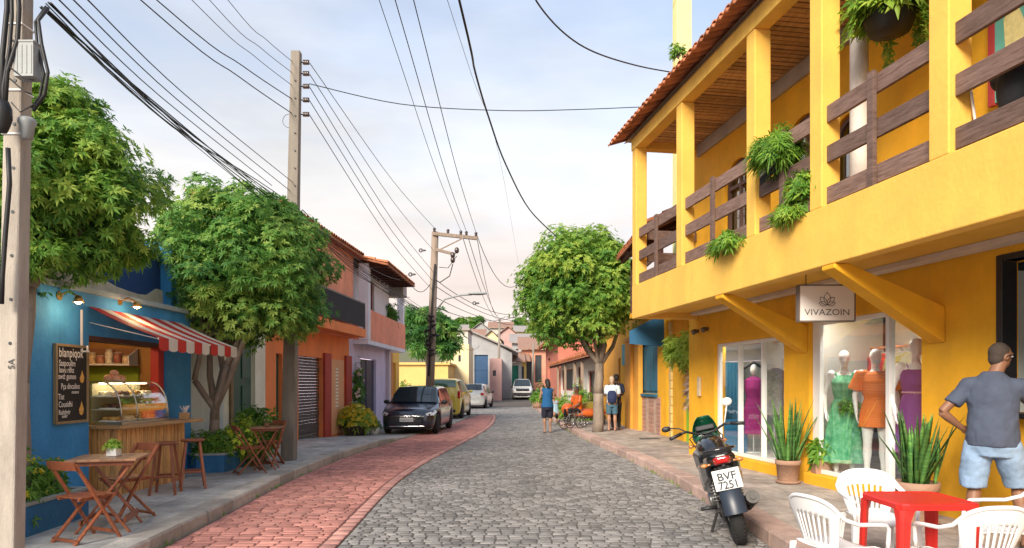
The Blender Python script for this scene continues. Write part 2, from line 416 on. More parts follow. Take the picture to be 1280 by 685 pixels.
for a, b in zip(rows, rows[1:]): pr.add(a+b, [(0,1,4,3),(1,2,5,4)], 0, True)
tag(pr.build('pavement', m_pavR), kind='structure')

def kerb(tab, side, zf, y0, y1, m, name, w=.26, seg=.75):
    mb = MB(); y = y0; r = random.Random(5+side)
    while y < y1:
        L = seg*r.uniform(.75, 1.2); a, b = y+.006, y+L-.006
        xa, xb = interp(tab, a), interp(tab, b); t = r.random(); h = r.uniform(-.006, .006); j = r.uniform(-.012, .012)
        za, zb = zf(a)+h+.004, zf(b)+h+.004
        o = side
        vs = []
        n = 4
        for q in range(n+1):
            yy = a+(b-a)*q/n; xx = interp(tab, yy)+j*side; zz = zf(yy)+h+.004
            wob = r.uniform(-.006, .006)
            vs += [V((xx, yy, gz(yy)-.01)), V((xx+o*.004, yy, zz-.022+wob)), V((xx+o*.02, yy, zz+wob*.5)), V((xx+o*w, yy, zz)), V((xx+o*w, yy, gz(yy)-.01))]
        fs = []
        for q in range(n):
            for e in range(4): fs.append((q*5+e, q*5+e+1, q*5+e+6, q*5+e+5))
        fs += [(0,1,2,3,4), tuple(n*5+e for e in (4,3,2,1,0))]
        mb.add(vs, fs, 0, False, t); y += L
    tag(mb.build(name, m), kind='structure')
kerb(KL, -1, szl, -1, 58, m_kerbL, 'kerb')
kerb(KR, 1, szr, -1, 110, m_kerbR, 'kerb', .28, .8)
# manhole cover on the left pavement, metal plate on the right
m_iron = mat('cast_iron', (.12,.12,.12), .6, .2, 20, .3, 60, metal=.6)
mh = MB(); c = gnd(449, 548.5, .13); c.z = szl(c.y)
mh.lathe([(.34,.0),(.34,.014),(.31,.018),(.0,.018)], c, 28)
for i in range(-3, 4): mh.box((c.x+i*.08, c.y, c.z+.021), (.03, .45-abs(i)*.06, .006))
tag(mh.build('manhole_cover', mat('pale_cover', (.4,.4,.38), .7, .2, 10)), 'round pale manhole cover in the left pavement before the garage', 'manhole cover')
mh = MB(); c = gnd(812, 549, .17); c.z = .185; mh.box(c, (.5,.28,.02)); mh.box(c+V((0,0,.012)), (.4,.18,.008))
tag(mh.build('drain_plate', m_iron, bevel=.004), 'small dark iron plate set in the right pavement', 'drain cover')
# ------------------------------------------------------------------ the yellow shop building with the veranda
RB = Fr(4.38, 8.84, -.160, .987, -.987, -.160)
UX = V((RB.u[0], RB.u[1], 0)); NX = V((RB.n[0], RB.n[1], 0)); ZU = V((0,0,1))
P_ = RB.p
m_yel = mat('ochre_yellow_paint', (.80,.40,.014), .82, .12, 1.6, .22, 22, grime=.45, gcol=(.58,.30,.04), gscale=1.7, streak=.07)
m_yel2 = mat('skylit_yellow_paint', (.80,.475,.085), .8, .1, 1.6, .2, 22, grime=.45, gcol=(.60,.36,.09), gscale=2.3, streak=.07)  # paler copy of the ochre paint, with sky light put into its colour
m_tile = mat('terracotta_tile', (.48,.17,.075), .85, .3, 7, .3, 50, tint=.4, grime=.5, gcol=(.14,.09,.07), gscale=3)
m_ceilwood = wood('ceiling_slat_wood', (.42,.24,.10), (.62,.38,.18), .6, 'y', 3, .1, tint=.3)
m_rail = mat('weathered_brown_plank', (.10,.055,.04), .75, col2=(.24,.15,.12), scale=3.0, stretch=(4,1.5,16), bump=.35, bscale=12, rot=R(-9), tint=.3)
m_white = mat('white_paint', (.75,.74,.72), .6, .06, 4)
m_offw = mat('plaster_column_white', (.68,.62,.56), .75, .1, 3, .3, 30)
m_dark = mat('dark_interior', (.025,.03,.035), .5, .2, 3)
m_greytrim = mat('grey_concrete_trim', (.42,.37,.32), .85, .15, 4, .3, 40)
m_shopwall = mat('shop_pale_wall', (.50,.53,.50), .7, .04, 2)
m_shopfloor = mat('shop_floor_tile', (.72,.70,.66), .35, .06, 2)
m_alu = mat('white_aluminium', (.78,.78,.76), .35, .03, 4)
m_gl = glass('shop_glass', (.93,.97,.96), .10)
m_glg = glass('tinted_glass', (.12,.2,.26), .08)

bld = thing('shop_building', 'long yellow two-storey shop building with timber railed veranda over the right pavement', 'building', tuple(P_(0,0,0)), world=True)
sF = 5.02                                            # far corner
w1 = (RB.spx(1152), RB.spx(1011)); w2 = (RB.spx(980), RB.spx(893)); w3 = (-6.2, RB.spx(1248))
ops = [(w1[0], w1[1], .33, 2.47), (w2[0], w2[1], .33, 2.33), (w3[0], w3[1], 1.32, 2.78)]
mb = MB(); mb.wall(RB, -7.2, sF, .0, 2.95, ops, -.22, 0)
mb.fbox(RB, sF-.2, sF-.002, -7, -.223, 0, 2.95)
mb.fbox(RB, -7.2, -.0, .0, .03, .0, .32) if False else None
wall0 = mb.build('wall', m_yel, bld)
pl_ = MB()
for a, b in ((w1[0]-.02, w1[1]+.02), (w2[0]-.02, w2[1]+.02)): pl_.fbox(RB, a, b, .003, .07, .1, .33)
pl_.build('plinth', m_yel, bld, bevel=.01)
# upper storey wall with three arched openings
def arch_poly(sc, w, z0, zs, n=14):
    pts = [(sc-w/2, z0)]
    for i in range(n+1):
        a = math.pi-math.pi*i/n; pts.append((sc+math.cos(a)*w/2, zs+math.sin(a)*w/2*.9))
    pts.append((sc+w/2, z0)); return pts
zf = 3.12                                            # veranda floor
archs = [(RB.spx(922, 0), .95, zf+.02, 5.05), (RB.spx(1004, 0), .95, zf+.02, 5.05), (RB.spx(1068, 0)+.1, .8, zf+.5, 4.75), (-3.2, .9, zf+.02, 5.0)]
up = MB(); aops = [(c-w/2, c+w/2, a, b+w/2*.9) for c, w, a, b in archs]
up.wall(RB, -7.2, sF, 2.951, 6.45, aops, -.22, 0)
for c, w, a, b in archs:                             # spandrels close the corners over the arch
    pts = arch_poly(c, w, a, b)[1:-1]; top = b+w/2*.9
    for i in range(len(pts)-1):
        p, q = pts[i], pts[i+1]
        up.add([P_(p[0],-.003,p[1]), P_(q[0],-.003,q[1]), P_(q[0],-.003,top), P_(p[0],-.003,top),
                P_(p[0],-.2,p[1]), P_(q[0],-.2,q[1]), P_(q[0],-.2,top), P_(p[0],-.2,top)], [(0,1,2,3),(4,7,6,5),(0,4,5,1)])
up.fbox(RB, sF-.2, sF-.002, -7, -.223, 2.951, 6.45)
up.build('upper_wall', m_yel, bld)
m_frame = mat('dark_window_timber', (.10,.05,.035), .6, .2, 5, tint=.1)
m_pan = glass('window_pane_reflective', (.35,.42,.45), .35)
for c, w, a, b in archs:
    f = MB()
    pts = arch_poly(c, w-.02, a, b)
    ring = [P_(p[0], -.10, p[1]) for p in pts]; inn = [P_(c+(p[0]-c)*.84, -.10, min(p[1], b+(p[1]-b)*.84) if p[1] > b else p[1]) for p in pts]
    for i in range(len(ring)-1):
        n = NX*.05; f.add([ring[i], ring[i+1], inn[i+1], inn[i], ring[i]+n, ring[i+1]+n, inn[i+1]+n, inn[i]+n], [(0,1,2,3),(4,7,6,5),(3,2,6,7),(0,4,5,1)])
    f.fbox(RB, c-.025, c+.025, -.1, -.045, a, b+.3); 
    for z in (b, (a+b)/2, a+.35): f.fbox(RB, c-w/2+.05, c+w/2-.05, -.098, -.052, z-.03, z+.03)
    wf = f.build('window_frame', m_frame, bld)
    gp = MB(); pts = arch_poly(c, w-.08, a, b); gp.add([P_(p[0], -.12, p[1]) for p in pts], [tuple(range(len(pts)))])
    gp.build('pane', m_pan, wf)
    bk = MB(); bk.fbox(RB, c-w/2-.1, c+w/2+.1, -.9, -.85, a-.2, b+.7); bk.build('inner_curtain', mat('window_curtain_dim', (.30,.32,.28), .9, .2, 3), wf)
# veranda slab (fascia band + floor)
dO = 1.30; s0 = -7.2
sl = MB(); sE = sF-.45
def slo(px, d=dO): return RB.spx(px, d)
sEnd = slo(790)
z0, z1 = 2.85, 3.49
sl.fbox(RB, s0, sEnd, dO-.16, dO, z0, z1)
sl.fbox(RB, sEnd-.16, sEnd-.003, .002, dO-.162, z0+.003, z1-.004)
sl.build('fascia_band', m_yel2, bld, bevel=.012)
fl = MB(); fl.fbox(RB, s0, sEnd-.164, .002, dO-.164, z0+.12, zf); fl.build('veranda_floor', mat('under_slab_paint', (.74,.42,.05), .8, .12, 1.2, .2, 30, grime=.25, gcol=(.5,.4,.3), gscale=1.2), bld)
cd = MB(); cd.fbox(RB, s0, sEnd-.3, .02, .22, z0+.06, z0+.115); cd.build('conduit_strip', mat('pale_conduit_board', (.62,.55,.48), .7, .1, 4), bld)
# sloping corbel beams
for px in (1004, 1172):
    s = RB.spx(px, 0)
    b = MB(); poly = [(0, 2.03), (0, 2.42), (dO-.18, 2.846), (dO-.0, 2.846), (dO-.0, 2.80)]
    b.prism(poly, P_(s-.11, .002, 0), NX, ZU, UX*.22)
    b.build('corbel', m_yel, bld, bevel=.01)
# posts and beam
posts = [slo(790), slo(845), slo(932.5), slo(1011.5), slo(1160), slo(1160)-1.75, slo(1160)-3.4]
zb = 6.12
for s in posts:
    s_ = s-.22; b = MB(); b.fbox(RB, s_, s-.001 if s < sEnd else s-.004, dO-.225, dO-.003, z1-.002, zb)
    b.build('post', m_yel2, bld, bevel=.012)
b = MB(); b.fbox(RB, s0, sEnd+.02, dO-.2, dO+.01, zb, zb+.22); b.fbox(RB, sEnd-.2, sEnd+.018, -.0, dO-.202, zb+.003, zb+.2)
b.build('roof_beam', m_yel2, bld, bevel=.01)
# timber slat ceiling
c = MB(); s = s0; r = random.Random(2)
while s < sEnd+.2:
    c.fbox(RB, s, s+.085, -.0, dO-.205, zb+.12+r.uniform(-.006,.006), zb+.15, t=r.random()); s += .112
c.fbox(RB, s0, sEnd+.2, .0, dO-.0, zb+.235, zb+.25, t=.1)
for d in (.35, .8): c.fbox(RB, s0, sEnd, d, d+.06, zb+.152, zb+.232, t=.3)
c.build('slat_ceiling', m_ceilwood, bld)
c = MB(); c.fbox(RB, s0, sEnd-.21, .003, .06, zb-.12, zb+.11); c.build('wall_plate', m_greytrim, bld)
# tiled roof: barrel tiles as real half pipes
t = MB(); r = random.Random(8); s = s0
zE, dE = zb+.25, dO+.30; slope = .34
tl = .38
while s < sEnd+.5:
    for k in range(13):
        dd = dE-k*tl*.92; zz = zE+(dE-dd)*slope
        j = r.uniform(-.008,.008); h = r.uniform(-.006,.006); tt = r.random()
        a0, a1 = .098, .082
        rings = []
        for dist, rad, zo in ((0, a0, 0), (tl, a1, .0)):
            base = P_(s+j, dd-dist, zz+dist*slope+h+(.022 if dist == 0 else 0))
            rings.append([base+UX*(rad*math.cos(math.pi*q/8))+ZU*(rad*.85*math.sin(math.pi*q/8)) for q in range(9)])
        t.loft(rings, False, 0, True, False, tt)
        inn = [p-ZU*.016 for p in rings[0]]; t.loft([rings[0], inn], False, 0, False, False, tt)
        # channel tile between
        rings = []
        for dist, rad in ((0, .07), (tl, .08)):
            base = P_(s+.0975+j, dd-dist+.03, zz+dist*slope+h+.045)
            rings.append([base+UX*(rad*math.cos(math.pi*q/6))-ZU*(rad*.75*math.sin(math.pi*q/6)) for q in range(7)])
        t.loft(rings, False, 0, True, False, r.random())
        t.loft([rings[0], [p-ZU*.014 for p in rings[0]]], False, 0, False, False, tt)
    s += .195
t.build('tiled_roof', m_tile, bld)
rd = MB(); rd.add([P_(s0,dE-.27,zE-.03+.19*slope), P_(sEnd+.42,dE-.27,zE-.03+.19*slope), P_(sEnd+.42,dE-4.6,zE-.03+4.52*slope), P_(s0,dE-4.6,zE-.03+4.52*slope)], [(0,1,2,3)])
rd.add([P_(s0,dE-4.6,zE-.03+4.52*slope), P_(sEnd+.42,dE-4.6,zE-.03+4.52*slope), P_(sEnd+.42,dE-9,zE-.6), P_(s0,dE-9,zE-.6)], [(0,1,2,3)])
rd.build('roof_deck', m_ceilwood, bld)
# railings between posts
def railing(sa, sb, mid=True, name='railing'):
    r_ = MB(); r = random.Random(int(sa*100))
    for zc in (3.61, 4.05, 4.48):
        r_.fbox(RB, sa, sb, dO-.10, dO-.06, zc-.09, zc+.09, t=r.random())
    o = r_.build(name, m_rail, bld, bevel=.004)
    if mid:
        q = MB(); sm = (sa+sb)/2; q.fbox(RB, sm-.045, sm+.045, dO-.055, dO-.012, z1+.002, 4.6, t=.2); q.build('railing_post', m_rail, o, bevel=.004)
ordp = sorted(posts)
for a, b_ in zip(ordp, ordp[1:]): railing(a+.003, b_-.223, True)
railing(s0, ordp[0]-.223, False)
# end railing (far short side)
r_ = MB()
for zc in (3.61, 4.05, 4.48): r_.fbox(RB, sEnd-.11, sEnd-.07, .02, dO-.23, zc-.09, zc+.09)
r_.build('railing', m_rail, bld, bevel=.004)
# round plaster column on the veranda
cc = MB(); sc_ = RB.spx(1074, .55); q = P_(sc_, .55, zf)
cc.lathe([(.115,0),(.115,.02),(.105,.05),(.1,1.5),(.098,3.02)], q, 24); cc.build('round_column', m_offw, bld)
# shopfronts: frames, glass, rooms
def room(w, z0, z1, dep, wall_m, name):
    r = MB(); a, b = w[0]-.9, w[1]+.85
    r.add([P_(a,-.225,z0-.03),P_(b,-.225,z0-.03),P_(b,-dep,z0-.03),P_(a,-dep,z0-.03)], [(0,1,2,3)], 1)
    r.add([P_(a,-.225,z1+.25),P_(b,-.225,z1+.25),P_(b,-dep,z1+.25),P_(a,-dep,z1+.25)], [(0,1,2,3)])
    r.add([P_(a,-dep,z0-.03),P_(b,-dep,z0-.03),P_(b,-dep,z1+.25),P_(a,-dep,z1+.25)], [(0,1,2,3)])
    r.add([P_(a,-.225,z0-.03),P_(a,-dep,z0-.03),P_(a,-dep,z1+.25),P_(a,-.225,z1+.25)], [(0,1,2,3)])
    r.add([P_(b,-.225,z0-.03),P_(b,-dep,z0-.03),P_(b,-dep,z1+.25),P_(b,-.225,z1+.25)], [(0,1,2,3)])
    return r.build(name, [wall_m, m_shopfloor], bld)
room(w1, .33, 2.47, 1.5, m_shopwall, 'shop_room'); room((w2[0]+.55, w2[1]), .33, 2.33, 1.4, m_shopwall, 'shop_room')
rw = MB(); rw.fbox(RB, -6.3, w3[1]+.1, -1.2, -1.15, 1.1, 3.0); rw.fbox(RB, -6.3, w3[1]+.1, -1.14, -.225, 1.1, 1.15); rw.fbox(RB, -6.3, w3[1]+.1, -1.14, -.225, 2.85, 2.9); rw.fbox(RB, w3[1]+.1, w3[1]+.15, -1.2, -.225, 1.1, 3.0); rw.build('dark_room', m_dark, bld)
def shopfront(w, z0, z1, muls, fw=.06, wide=None):
    f = MB(); d0, d1 = -.12, -.06
    f.fbox(RB, w[0]+.002, w[0]+.022, d0, d1, z0+.002, z1-.002); f.fbox(RB, w[1]-(wide or fw), w[1]-.002, d0, d1, z0+.002, z1-.002)
    f.fbox(RB, w[0]+fw, w[1]-(wide or fw), d0, d1-.003, z1-fw, z1-.003); f.fbox(RB, w[0]+fw, w[1]-(wide or fw), d0, d1-.003, z0+.003, z0+fw)
    for m, mw in muls: f.fbox(RB, m-mw/2, m+mw/2, d0-.01, d1+.012, z0+fw+.001, z1-fw-.001)
    o = f.build('shopfront_frame', m_alu, bld, bevel=.004)
    gl = MB(); gl.add([P_(w[0]+fw,-.09,z0+fw),P_(w[1]-fw,-.09,z0+fw),P_(w[1]-fw,-.09,z1-fw),P_(w[0]+fw,-.09,z1-fw)], [(0,1,2,3)])
    gl.build('pane', m_gl, o)
    return o
shopfront(w1, .33, 2.47, [(RB.spx(1113, -.09), .065)], wide=.17)
shopfront(w2, .33, 2.33, [(RB.spx(926, -.09), .05), (RB.spx(955, -.09), .04)], wide=.09)
f = MB()
f.fbox(RB, w3[1]-.06, w3[1]+.01, -.15, .02, 1.26, 2.84); f.fbox(RB, -6.2, w3[1]-.062, -.15, .02, 2.78, 2.84); f.fbox(RB, -6.2, w3[1]-.062, -.15, .1, 1.27, 1.32)
fr_ = f.build('window_frame', mat('black_metal_frame', (.02,.02,.022), .4, .1, 4), bld, bevel=.005)
g_ = MB(); g_.add([P_(-6.2,-.12,1.33),P_(w3[1]-.9,-.12,1.33),P_(w3[1]-.9,-.12,2.77),P_(-6.2,-.12,2.77)], [(0,1,2,3)]); g_.build('pane', m_glg, fr_)
# chimney-like yellow tower rising behind the roof
tw = MB(); q = at(852, 95, 13.4); a = .17
q = at(852.5, 95, 18.7); tw.bx(q.x-.21, q.x+.21, 18.5, 18.9, .15, 15.5)
for z in (6, 9, 12): tw.bx(q.x-.214, q.x+.214, 18.496, 18.904, z, z+.02)
tag(tw.build('tower_column', mat('pale_yellow_tower', (.70,.66,.28), .8, .1, 2, .2, 30)), 'tall pale yellow square column rising behind the tiled veranda roof', 'column')
# wall fittings
f = MB(); s = RB.spx(883); 
for px, z in ((873, 2.62), (885, 2.63)):
    s = RB.spx(px); f.cyl(P_(s,.0,z), P_(s,.05,z), .035, n=12); f.cyl(P_(s,.05,z), P_(s,.12,z-.03), .045,.055, n=14)
f.build('wall_spotlight', mat('spot_body', (.12,.09,.06), .5, .1, 5), bld)
f = MB(); s = RB.spx(875.5); f.fbox(RB, s-.05, s+.05, .003, .05, 1.35, 1.72); f.build('meter_box', mat('meter_grey', (.55,.45,.3), .6, .1, 5), bld, bevel=.006)

# hanging sign
sy_ = 8.25; L = at(997.5, 402, sy_); H_ = at(1067.5, 356.5, sy_)
sg = thing('shop_sign', 'white boxed hanging shop sign reading VIVAZOIN under the veranda', 'sign', ((L.x+H_.x)/2, sy_, L.z), world=True)
b = MB(); b.bx(L.x+.012, H_.x-.012, sy_-.03, sy_+.05, L.z+.012, H_.z-.012)
b.build('sign_panel', mat('sign_face_white', (.80,.76,.72), .5, .03, 3), sg)
b = MB()
b.bx(L.x, H_.x, sy_-.036, sy_+.056, H_.z-.011, H_.z+.004); b.bx(L.x, H_.x, sy_-.036, sy_+.056, L.z-.004, L.z+.011)
b.bx(L.x-.004, L.x+.011, sy_-.0355, sy_+.0555, L.z+.0115, H_.z-.0115); b.bx(H_.x-.011, H_.x+.004, sy_-.0355, sy_+.0555, L.z+.0115, H_.z-.0115)
b.build('sign_frame', mat('sign_frame_dark', (.16,.13,.11), .5, .1, 4), sg)
b = MB(); cx = (L.x+H_.x)/2
text_into(b, 'VIVAZOIN', (cx, sy_-.031, L.z+.075), (1,0,0), (0,0,1), .105, .003, sx=1.13)
# open line lotus emblem: five petals drawn as thin rods
def petal(cx, cz, ang, ln, wd):
    pts = []
    for i in range(13):
        t_ = i/12; x = math.sin(math.pi*t_)*wd*(1 if t_ <= 1 else -1); y = t_*ln
        pts.append((x, y))
    out = [(x, y) for x, y in pts]+[(-x, y) for x, y in pts[::-1]]
    ca, sa = math.cos(ang), math.sin(ang)
    return [V((cx+x*ca+y*sa, sy_-.033, cz-x*sa+y*ca)) for x, y in out]
ez = L.z+.20
for a_, ln, wd in ((0,.15,.04), (-.75,.125,.034), (.75,.125,.034), (-1.35,.10,.026), (1.35,.10,.026)):
    b.tube(petal(cx, ez, a_, ln, wd), .0032, 4, caps=False)
b.build('lettering', mat('sign_ink', (.10,.08,.07), .6, .05, 3), sg)
b = MB()
for x in (L.x+.1, H_.x-.1): b.cyl((x, sy_+.01, H_.z), (x, sy_+.01, 2.965), .006, n=6)
b.build('hanger', m_dark, sg)

# ceiling lamps, none in view, added to brighten the two shop rooms
for lab, s_, d_, w_, z_l in (('white ceiling lamp added unseen to light the near shop room', RB.spx(1085, -.7), -.26, 17, 2.64), ('white ceiling lamp added unseen to light the far shop room', RB.spx(938, -.6), -.3, 8, 2.5)):
    q = P_(s_, d_, z_l); t = thing('added_ceiling_lamp', lab, 'lamp', tuple(q), R(99.2)); mb = MB(); mb.bx(-.3,.3,-.08,.08,0,.04); mb.build('lamp_housing', m_white, t, bevel=.005)
    mb = MB(); mb.bx(-.28,.28,-.06,.06,-.012,-.001); mb.build('diffuser', mat('lamp_diffuser', (1,.95,.85), .5, 0, 1, emis=(1,.95,.86), estr=3), t)
    ld = bpy.data.lights.new('added_lamp_light', 'AREA'); ld.shape = 'RECTANGLE'; ld.size = .56; ld.size_y = .12; ld.energy = w_; ld.color = (1,.98,.95)
    lo = bpy.data.objects.new('added_lamp_light', ld); COL.objects.link(lo); lo.parent = t; lo.location = (0,0,-.02)
# ------------------------------------------------------------------ foliage
LM = leafmat('tree_leaf', (.05,.16,.025), (.165,.35,.05), (.46,.58,.10), .5)
LM2 = leafmat('tree_leaf_bluegreen', (.04,.15,.035), (.145,.33,.06), (.42,.56,.12), .5)
LMs = leafmat('shrub_leaf', (.04,.14,.02), (.15,.33,.035), (.42,.56,.08), .4)
LMy = leafmat('yellow_flower_petal', (.55,.42,.02), (.75,.6,.03), (.8,.75,.15), .35)
m_bark = mat('tree_bark', (.24,.19,.15), .9, .3, 8, .9, 22, stretch=(1,1,.35), grime=.5, gcol=(.30,.27,.23), gscale=4)
m_clay = mat('terracotta_pot', (.36,.21,.14), .85, .2, 5, .4, 40, grime=.6, gcol=(.20,.17,.14), gscale=5)
m_soil = mat('potting_soil', (.04,.028,.02), 1, .3, 30, .5, 60)

def leaf(mb, p, d, up, L, W, t, droop=.3, r=rnd):
    d = V(d).normalized(); s = d.cross(V(up))
    if s.length < 1e-3: s = V((1,0,0))
    s.normalize(); n = s.cross(d)
    m = p+d*(L*.45)+n*(L*.03); tip = p+d*L-V((0,0,1))*(L*droop)
    mb.add([p, m-s*(W/2)-n*(W*.15), tip, m+s*(W/2)-n*(W*.15), m+n*.0], [(0,1,4),(1,2,4),(0,4,3),(4,2,3)], 0, False, t)
def rosette(mb, p, n, L, k, r, t, W=None, droop=.35):
    n = V(n).normalized(); x = n.cross(V((r.uniform(-1,1), r.uniform(-1,1), r.uniform(-1,1)))).normalized(); y = n.cross(x)
    ph = r.uniform(0, 6.28)
    for i in range(k):
        a = ph+2*math.pi*i/k+r.uniform(-.25,.25); e = r.uniform(.15,.75)
        d = x*math.cos(a)+y*math.sin(a)+n*e
        l = L*r.uniform(.7,1.2)
        leaf(mb, p, d, n, l, (W or .3)*l, min(1, max(0, t+r.uniform(-.14,.14))), droop, r)
def crown(name, mat_, parent, c, rad, nlobe, ncl, L, seed, k=6, W=.3, lobr=.36, shape=None, fill=.2, tb=.42, droop=.22):
    r = random.Random(seed); mb = MB(); c = V(c); lobes = []
    tries = 0
    while len(lobes) < nlobe and tries < 5000:
        tries += 1
        u = V((r.gauss(0,1), r.gauss(0,1), r.gauss(0,1))).normalized()
        if u.z < -.75: continue
        q = r.uniform(.55, .86)
        p = V((u.x*rad[0]*q, u.y*rad[1]*q, u.z*rad[2]*q))
        if shape and not shape(c+p): continue
        lr_ = lobr*r.uniform(.6,1.2)*min(rad)
        lobes.append((c+p, lr_, u, r.gauss(0,.19)))
    for i in range(ncl):
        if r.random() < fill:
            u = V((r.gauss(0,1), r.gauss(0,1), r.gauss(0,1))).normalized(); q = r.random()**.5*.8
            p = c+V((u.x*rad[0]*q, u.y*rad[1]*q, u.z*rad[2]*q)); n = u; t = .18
            if shape and not shape(p): continue
        else:
            lc, lr_, lu, lt = lobes[r.randrange(len(lobes))]
            v = (V((r.gauss(0,1), r.gauss(0,1), r.gauss(0,1))).normalized()+lu*.35+V((0,0,.25))).normalized()
            q = r.uniform(.72,1.08) if r.random() < .88 else r.uniform(1.05,1.3)
            p = lc+V((v.x, v.y, v.z*.72))*lr_*q; n = (v+V((0,0,.4)))
            t = tb+lt+r.gauss(0,.12)+(.25 if r.random() < .10 else 0)
        rosette(mb, p, n, L*r.uniform(.65,1.3), k, r, max(0, min(1, t)), W, droop)
    return mb.build(name, mat_, parent)
def branch(mb, a, b, r0, r1, r, wob=.06, n=7):
    a = V(a); b = V(b); pts = []; rr_ = []; L = (b-a).length
    for i in range(n+1):
        t = i/n; p = a.lerp(b, t)
        if 0 < i < n: p += V((r.uniform(-1,1), r.uniform(-1,1), r.uniform(-.5,.5)))*wob*L*.5
        pts.append(p); rr_.append(r0+(r1-r0)*t)
    mb.tube(pts, rr_, 9)
    return pts
def tree(label, base, forks, c, rad, nl, ncl, L, seed, lm=None, r0=.12, group=None, name='tree', **kw):
    t = thing(name, label, 'tree', base, world=True, group=group); r = random.Random(seed+1)
    mb = MB(); c = V(c)
    for pts, a, b in forks:                         # explicit visible limbs
        for i in range(len(pts)-1):
            k = len(pts)-1; branch(mb, pts[i], pts[i+1], a+(b-a)*i/k, a+(b-a)*(i+1)/k, r, .03, 4)
        e = V(pts[-1])
        for j in range(4):
            u = V((r.uniform(-1,1), r.uniform(-1,1), r.uniform(.0,1))).normalized()
            tgt = c+V((u.x*rad[0]*.62, u.y*rad[1]*.62, u.z*rad[2]*.6-.1*rad[2])); q = branch(mb, e, tgt, b*.9, .012, r, .08, 5)
            for z in range(2):
                s_ = q[r.randrange(2,5)]; v = V((r.uniform(-1,1), r.uniform(-1,1), r.uniform(0,1))).normalized()
                branch(mb, s_, s_+V((v.x*rad[0], v.y*rad[1], v.z*rad[2]))*.4, b*.35, .006, r, .1, 4)
    mb.build('trunk', m_bark, t)
    crown('crown', lm or LM, t, c, rad, nl, ncl, L, seed, **kw)
    return t
# nearest tree, its trunk rises from the low blue planter behind the concrete pole
tree('big leafy tree overhanging the blue snack bar wall beside the near pole', (-4.98,6.9,.15),
     [([(-4.98,6.9,.3),(-5.05,7.0,1.6),(-5.1,7.2,2.6)],.10,.07)], (-5.2,7.65,3.66), (1.13,1.15,1.33), 80, 9500, .084, 21, tb=.55, k=7, W=.31, lobr=.3)
tree('leafy round tree with forked trunk growing from the blue corner planter', (-5.16,11.7,.3),
     [([(-5.12,11.6,.3),(-5.05,11.6,1.0),(-5.0,11.5,1.2)],.09,.072), ([(-5.0,11.5,1.15),(-5.3,11.4,1.65),(-5.22,11.5,2.3)],.055,.04), ([(-5.0,11.5,1.15),(-4.85,11.6,1.9),(-4.6,11.7,2.5)],.066,.042),
      ], (-4.82,12.2,3.62), (1.56,1.5,1.78), 130, 15500, .093, 33, lm=LM2, tb=.54, lobr=.28, k=7, W=.31, shape=lambda p: not (p.z < 2.15 and p.x < -5.1))
tree('round green street tree on the right pavement beyond the yellow building', (2.57,20.3,.15),
     [([(2.55,20.3,.12),(2.57,20.3,1.3),(2.6,20.3,2.2)],.17,.13), ([(2.6,20.3,2.1),(2.2,20.2,2.7),(1.8,20.1,3.3)],.07,.05), ([(2.6,20.3,2.1),(3.0,20.3,2.7),(3.2,20.4,3.3)],.07,.05), ([(2.6,20.3,2.1),(2.4,20.0,2.9)],.06,.04), ([(2.6,20.3,2.1),(2.75,20.5,3.0)],.06,.04)],
     (2.02,20.3,4.28), (1.92,1.85,2.1), 190, 16500, .105, 45, tb=.6, lobr=.26, k=6, W=.42)
tree('deep green tree behind the salmon balcony house and the wooden power pole', (-4.7,38,.0),
     [([(-4.7,38,0),(-4.7,38,2.6)],.16,.1)], (-4.75,38,4.3), (1.75,1.6,1.7), 40, 1700, .3, 51, lm=LM2, tb=.25)

def bushmb(c, rad, n, L, seed, k=5, W=.35, tb=.45, mb=None, flowers=0):
    r = random.Random(seed); mb = mb or MB(); fl = MB(); c = V(c)
    for i in range(n):
        u = V((r.gauss(0,1), r.gauss(0,1), r.gauss(0,1))).normalized(); q = r.uniform(.35,1.0)*(1+.25*math.sin(u.x*5+seed)*math.cos(u.y*4))
        p = c+V((u.x*rad[0], u.y*rad[1], abs(u.z)*rad[2] if r.random() < .85 else u.z*rad[2]*.4))*q
        rosette(mb, p, u+V((0,0,.6)), L*r.uniform(.7,1.3), k, r, min(1, max(0, tb+r.gauss(0,.17))), W)
    for i in range(flowers):
        u = V((r.gauss(0,1), r.gauss(0,1)-.4, r.gauss(0,1))).normalized(); p = c+V((u.x*rad[0], u.y*rad[1], abs(u.z)*rad[2]))*1.02
        rosette(fl, p, u+V((0,0,.3)), L*.55, 6, r, r.random(), .6, .1)
    return mb, fl
def bush(label, c, rad, n, L, seed, flowers=0, name='shrub', cat='shrub', fm=None, group=None, lm=None, **kw):
    t = thing(name, label, cat, (c[0], c[1], c[2]), world=True, group=group)
    a, b = bushmb(c, rad, n, L, seed, flowers=flowers, **kw); a.build('foliage', lm or LMs, t)
    if flowers: b.build('flowers', fm or LMy, t)
    s = MB(); r = random.Random(seed)
    for i in range(5): s.tube([V(c)-V((0,0,.05)), V(c)+V((r.uniform(-1,1)*rad[0]*.6, r.uniform(-1,1)*rad[1]*.6, rad[2]*.7))], [.012,.004], 5)
    s.build('stem', m_bark, t); return t

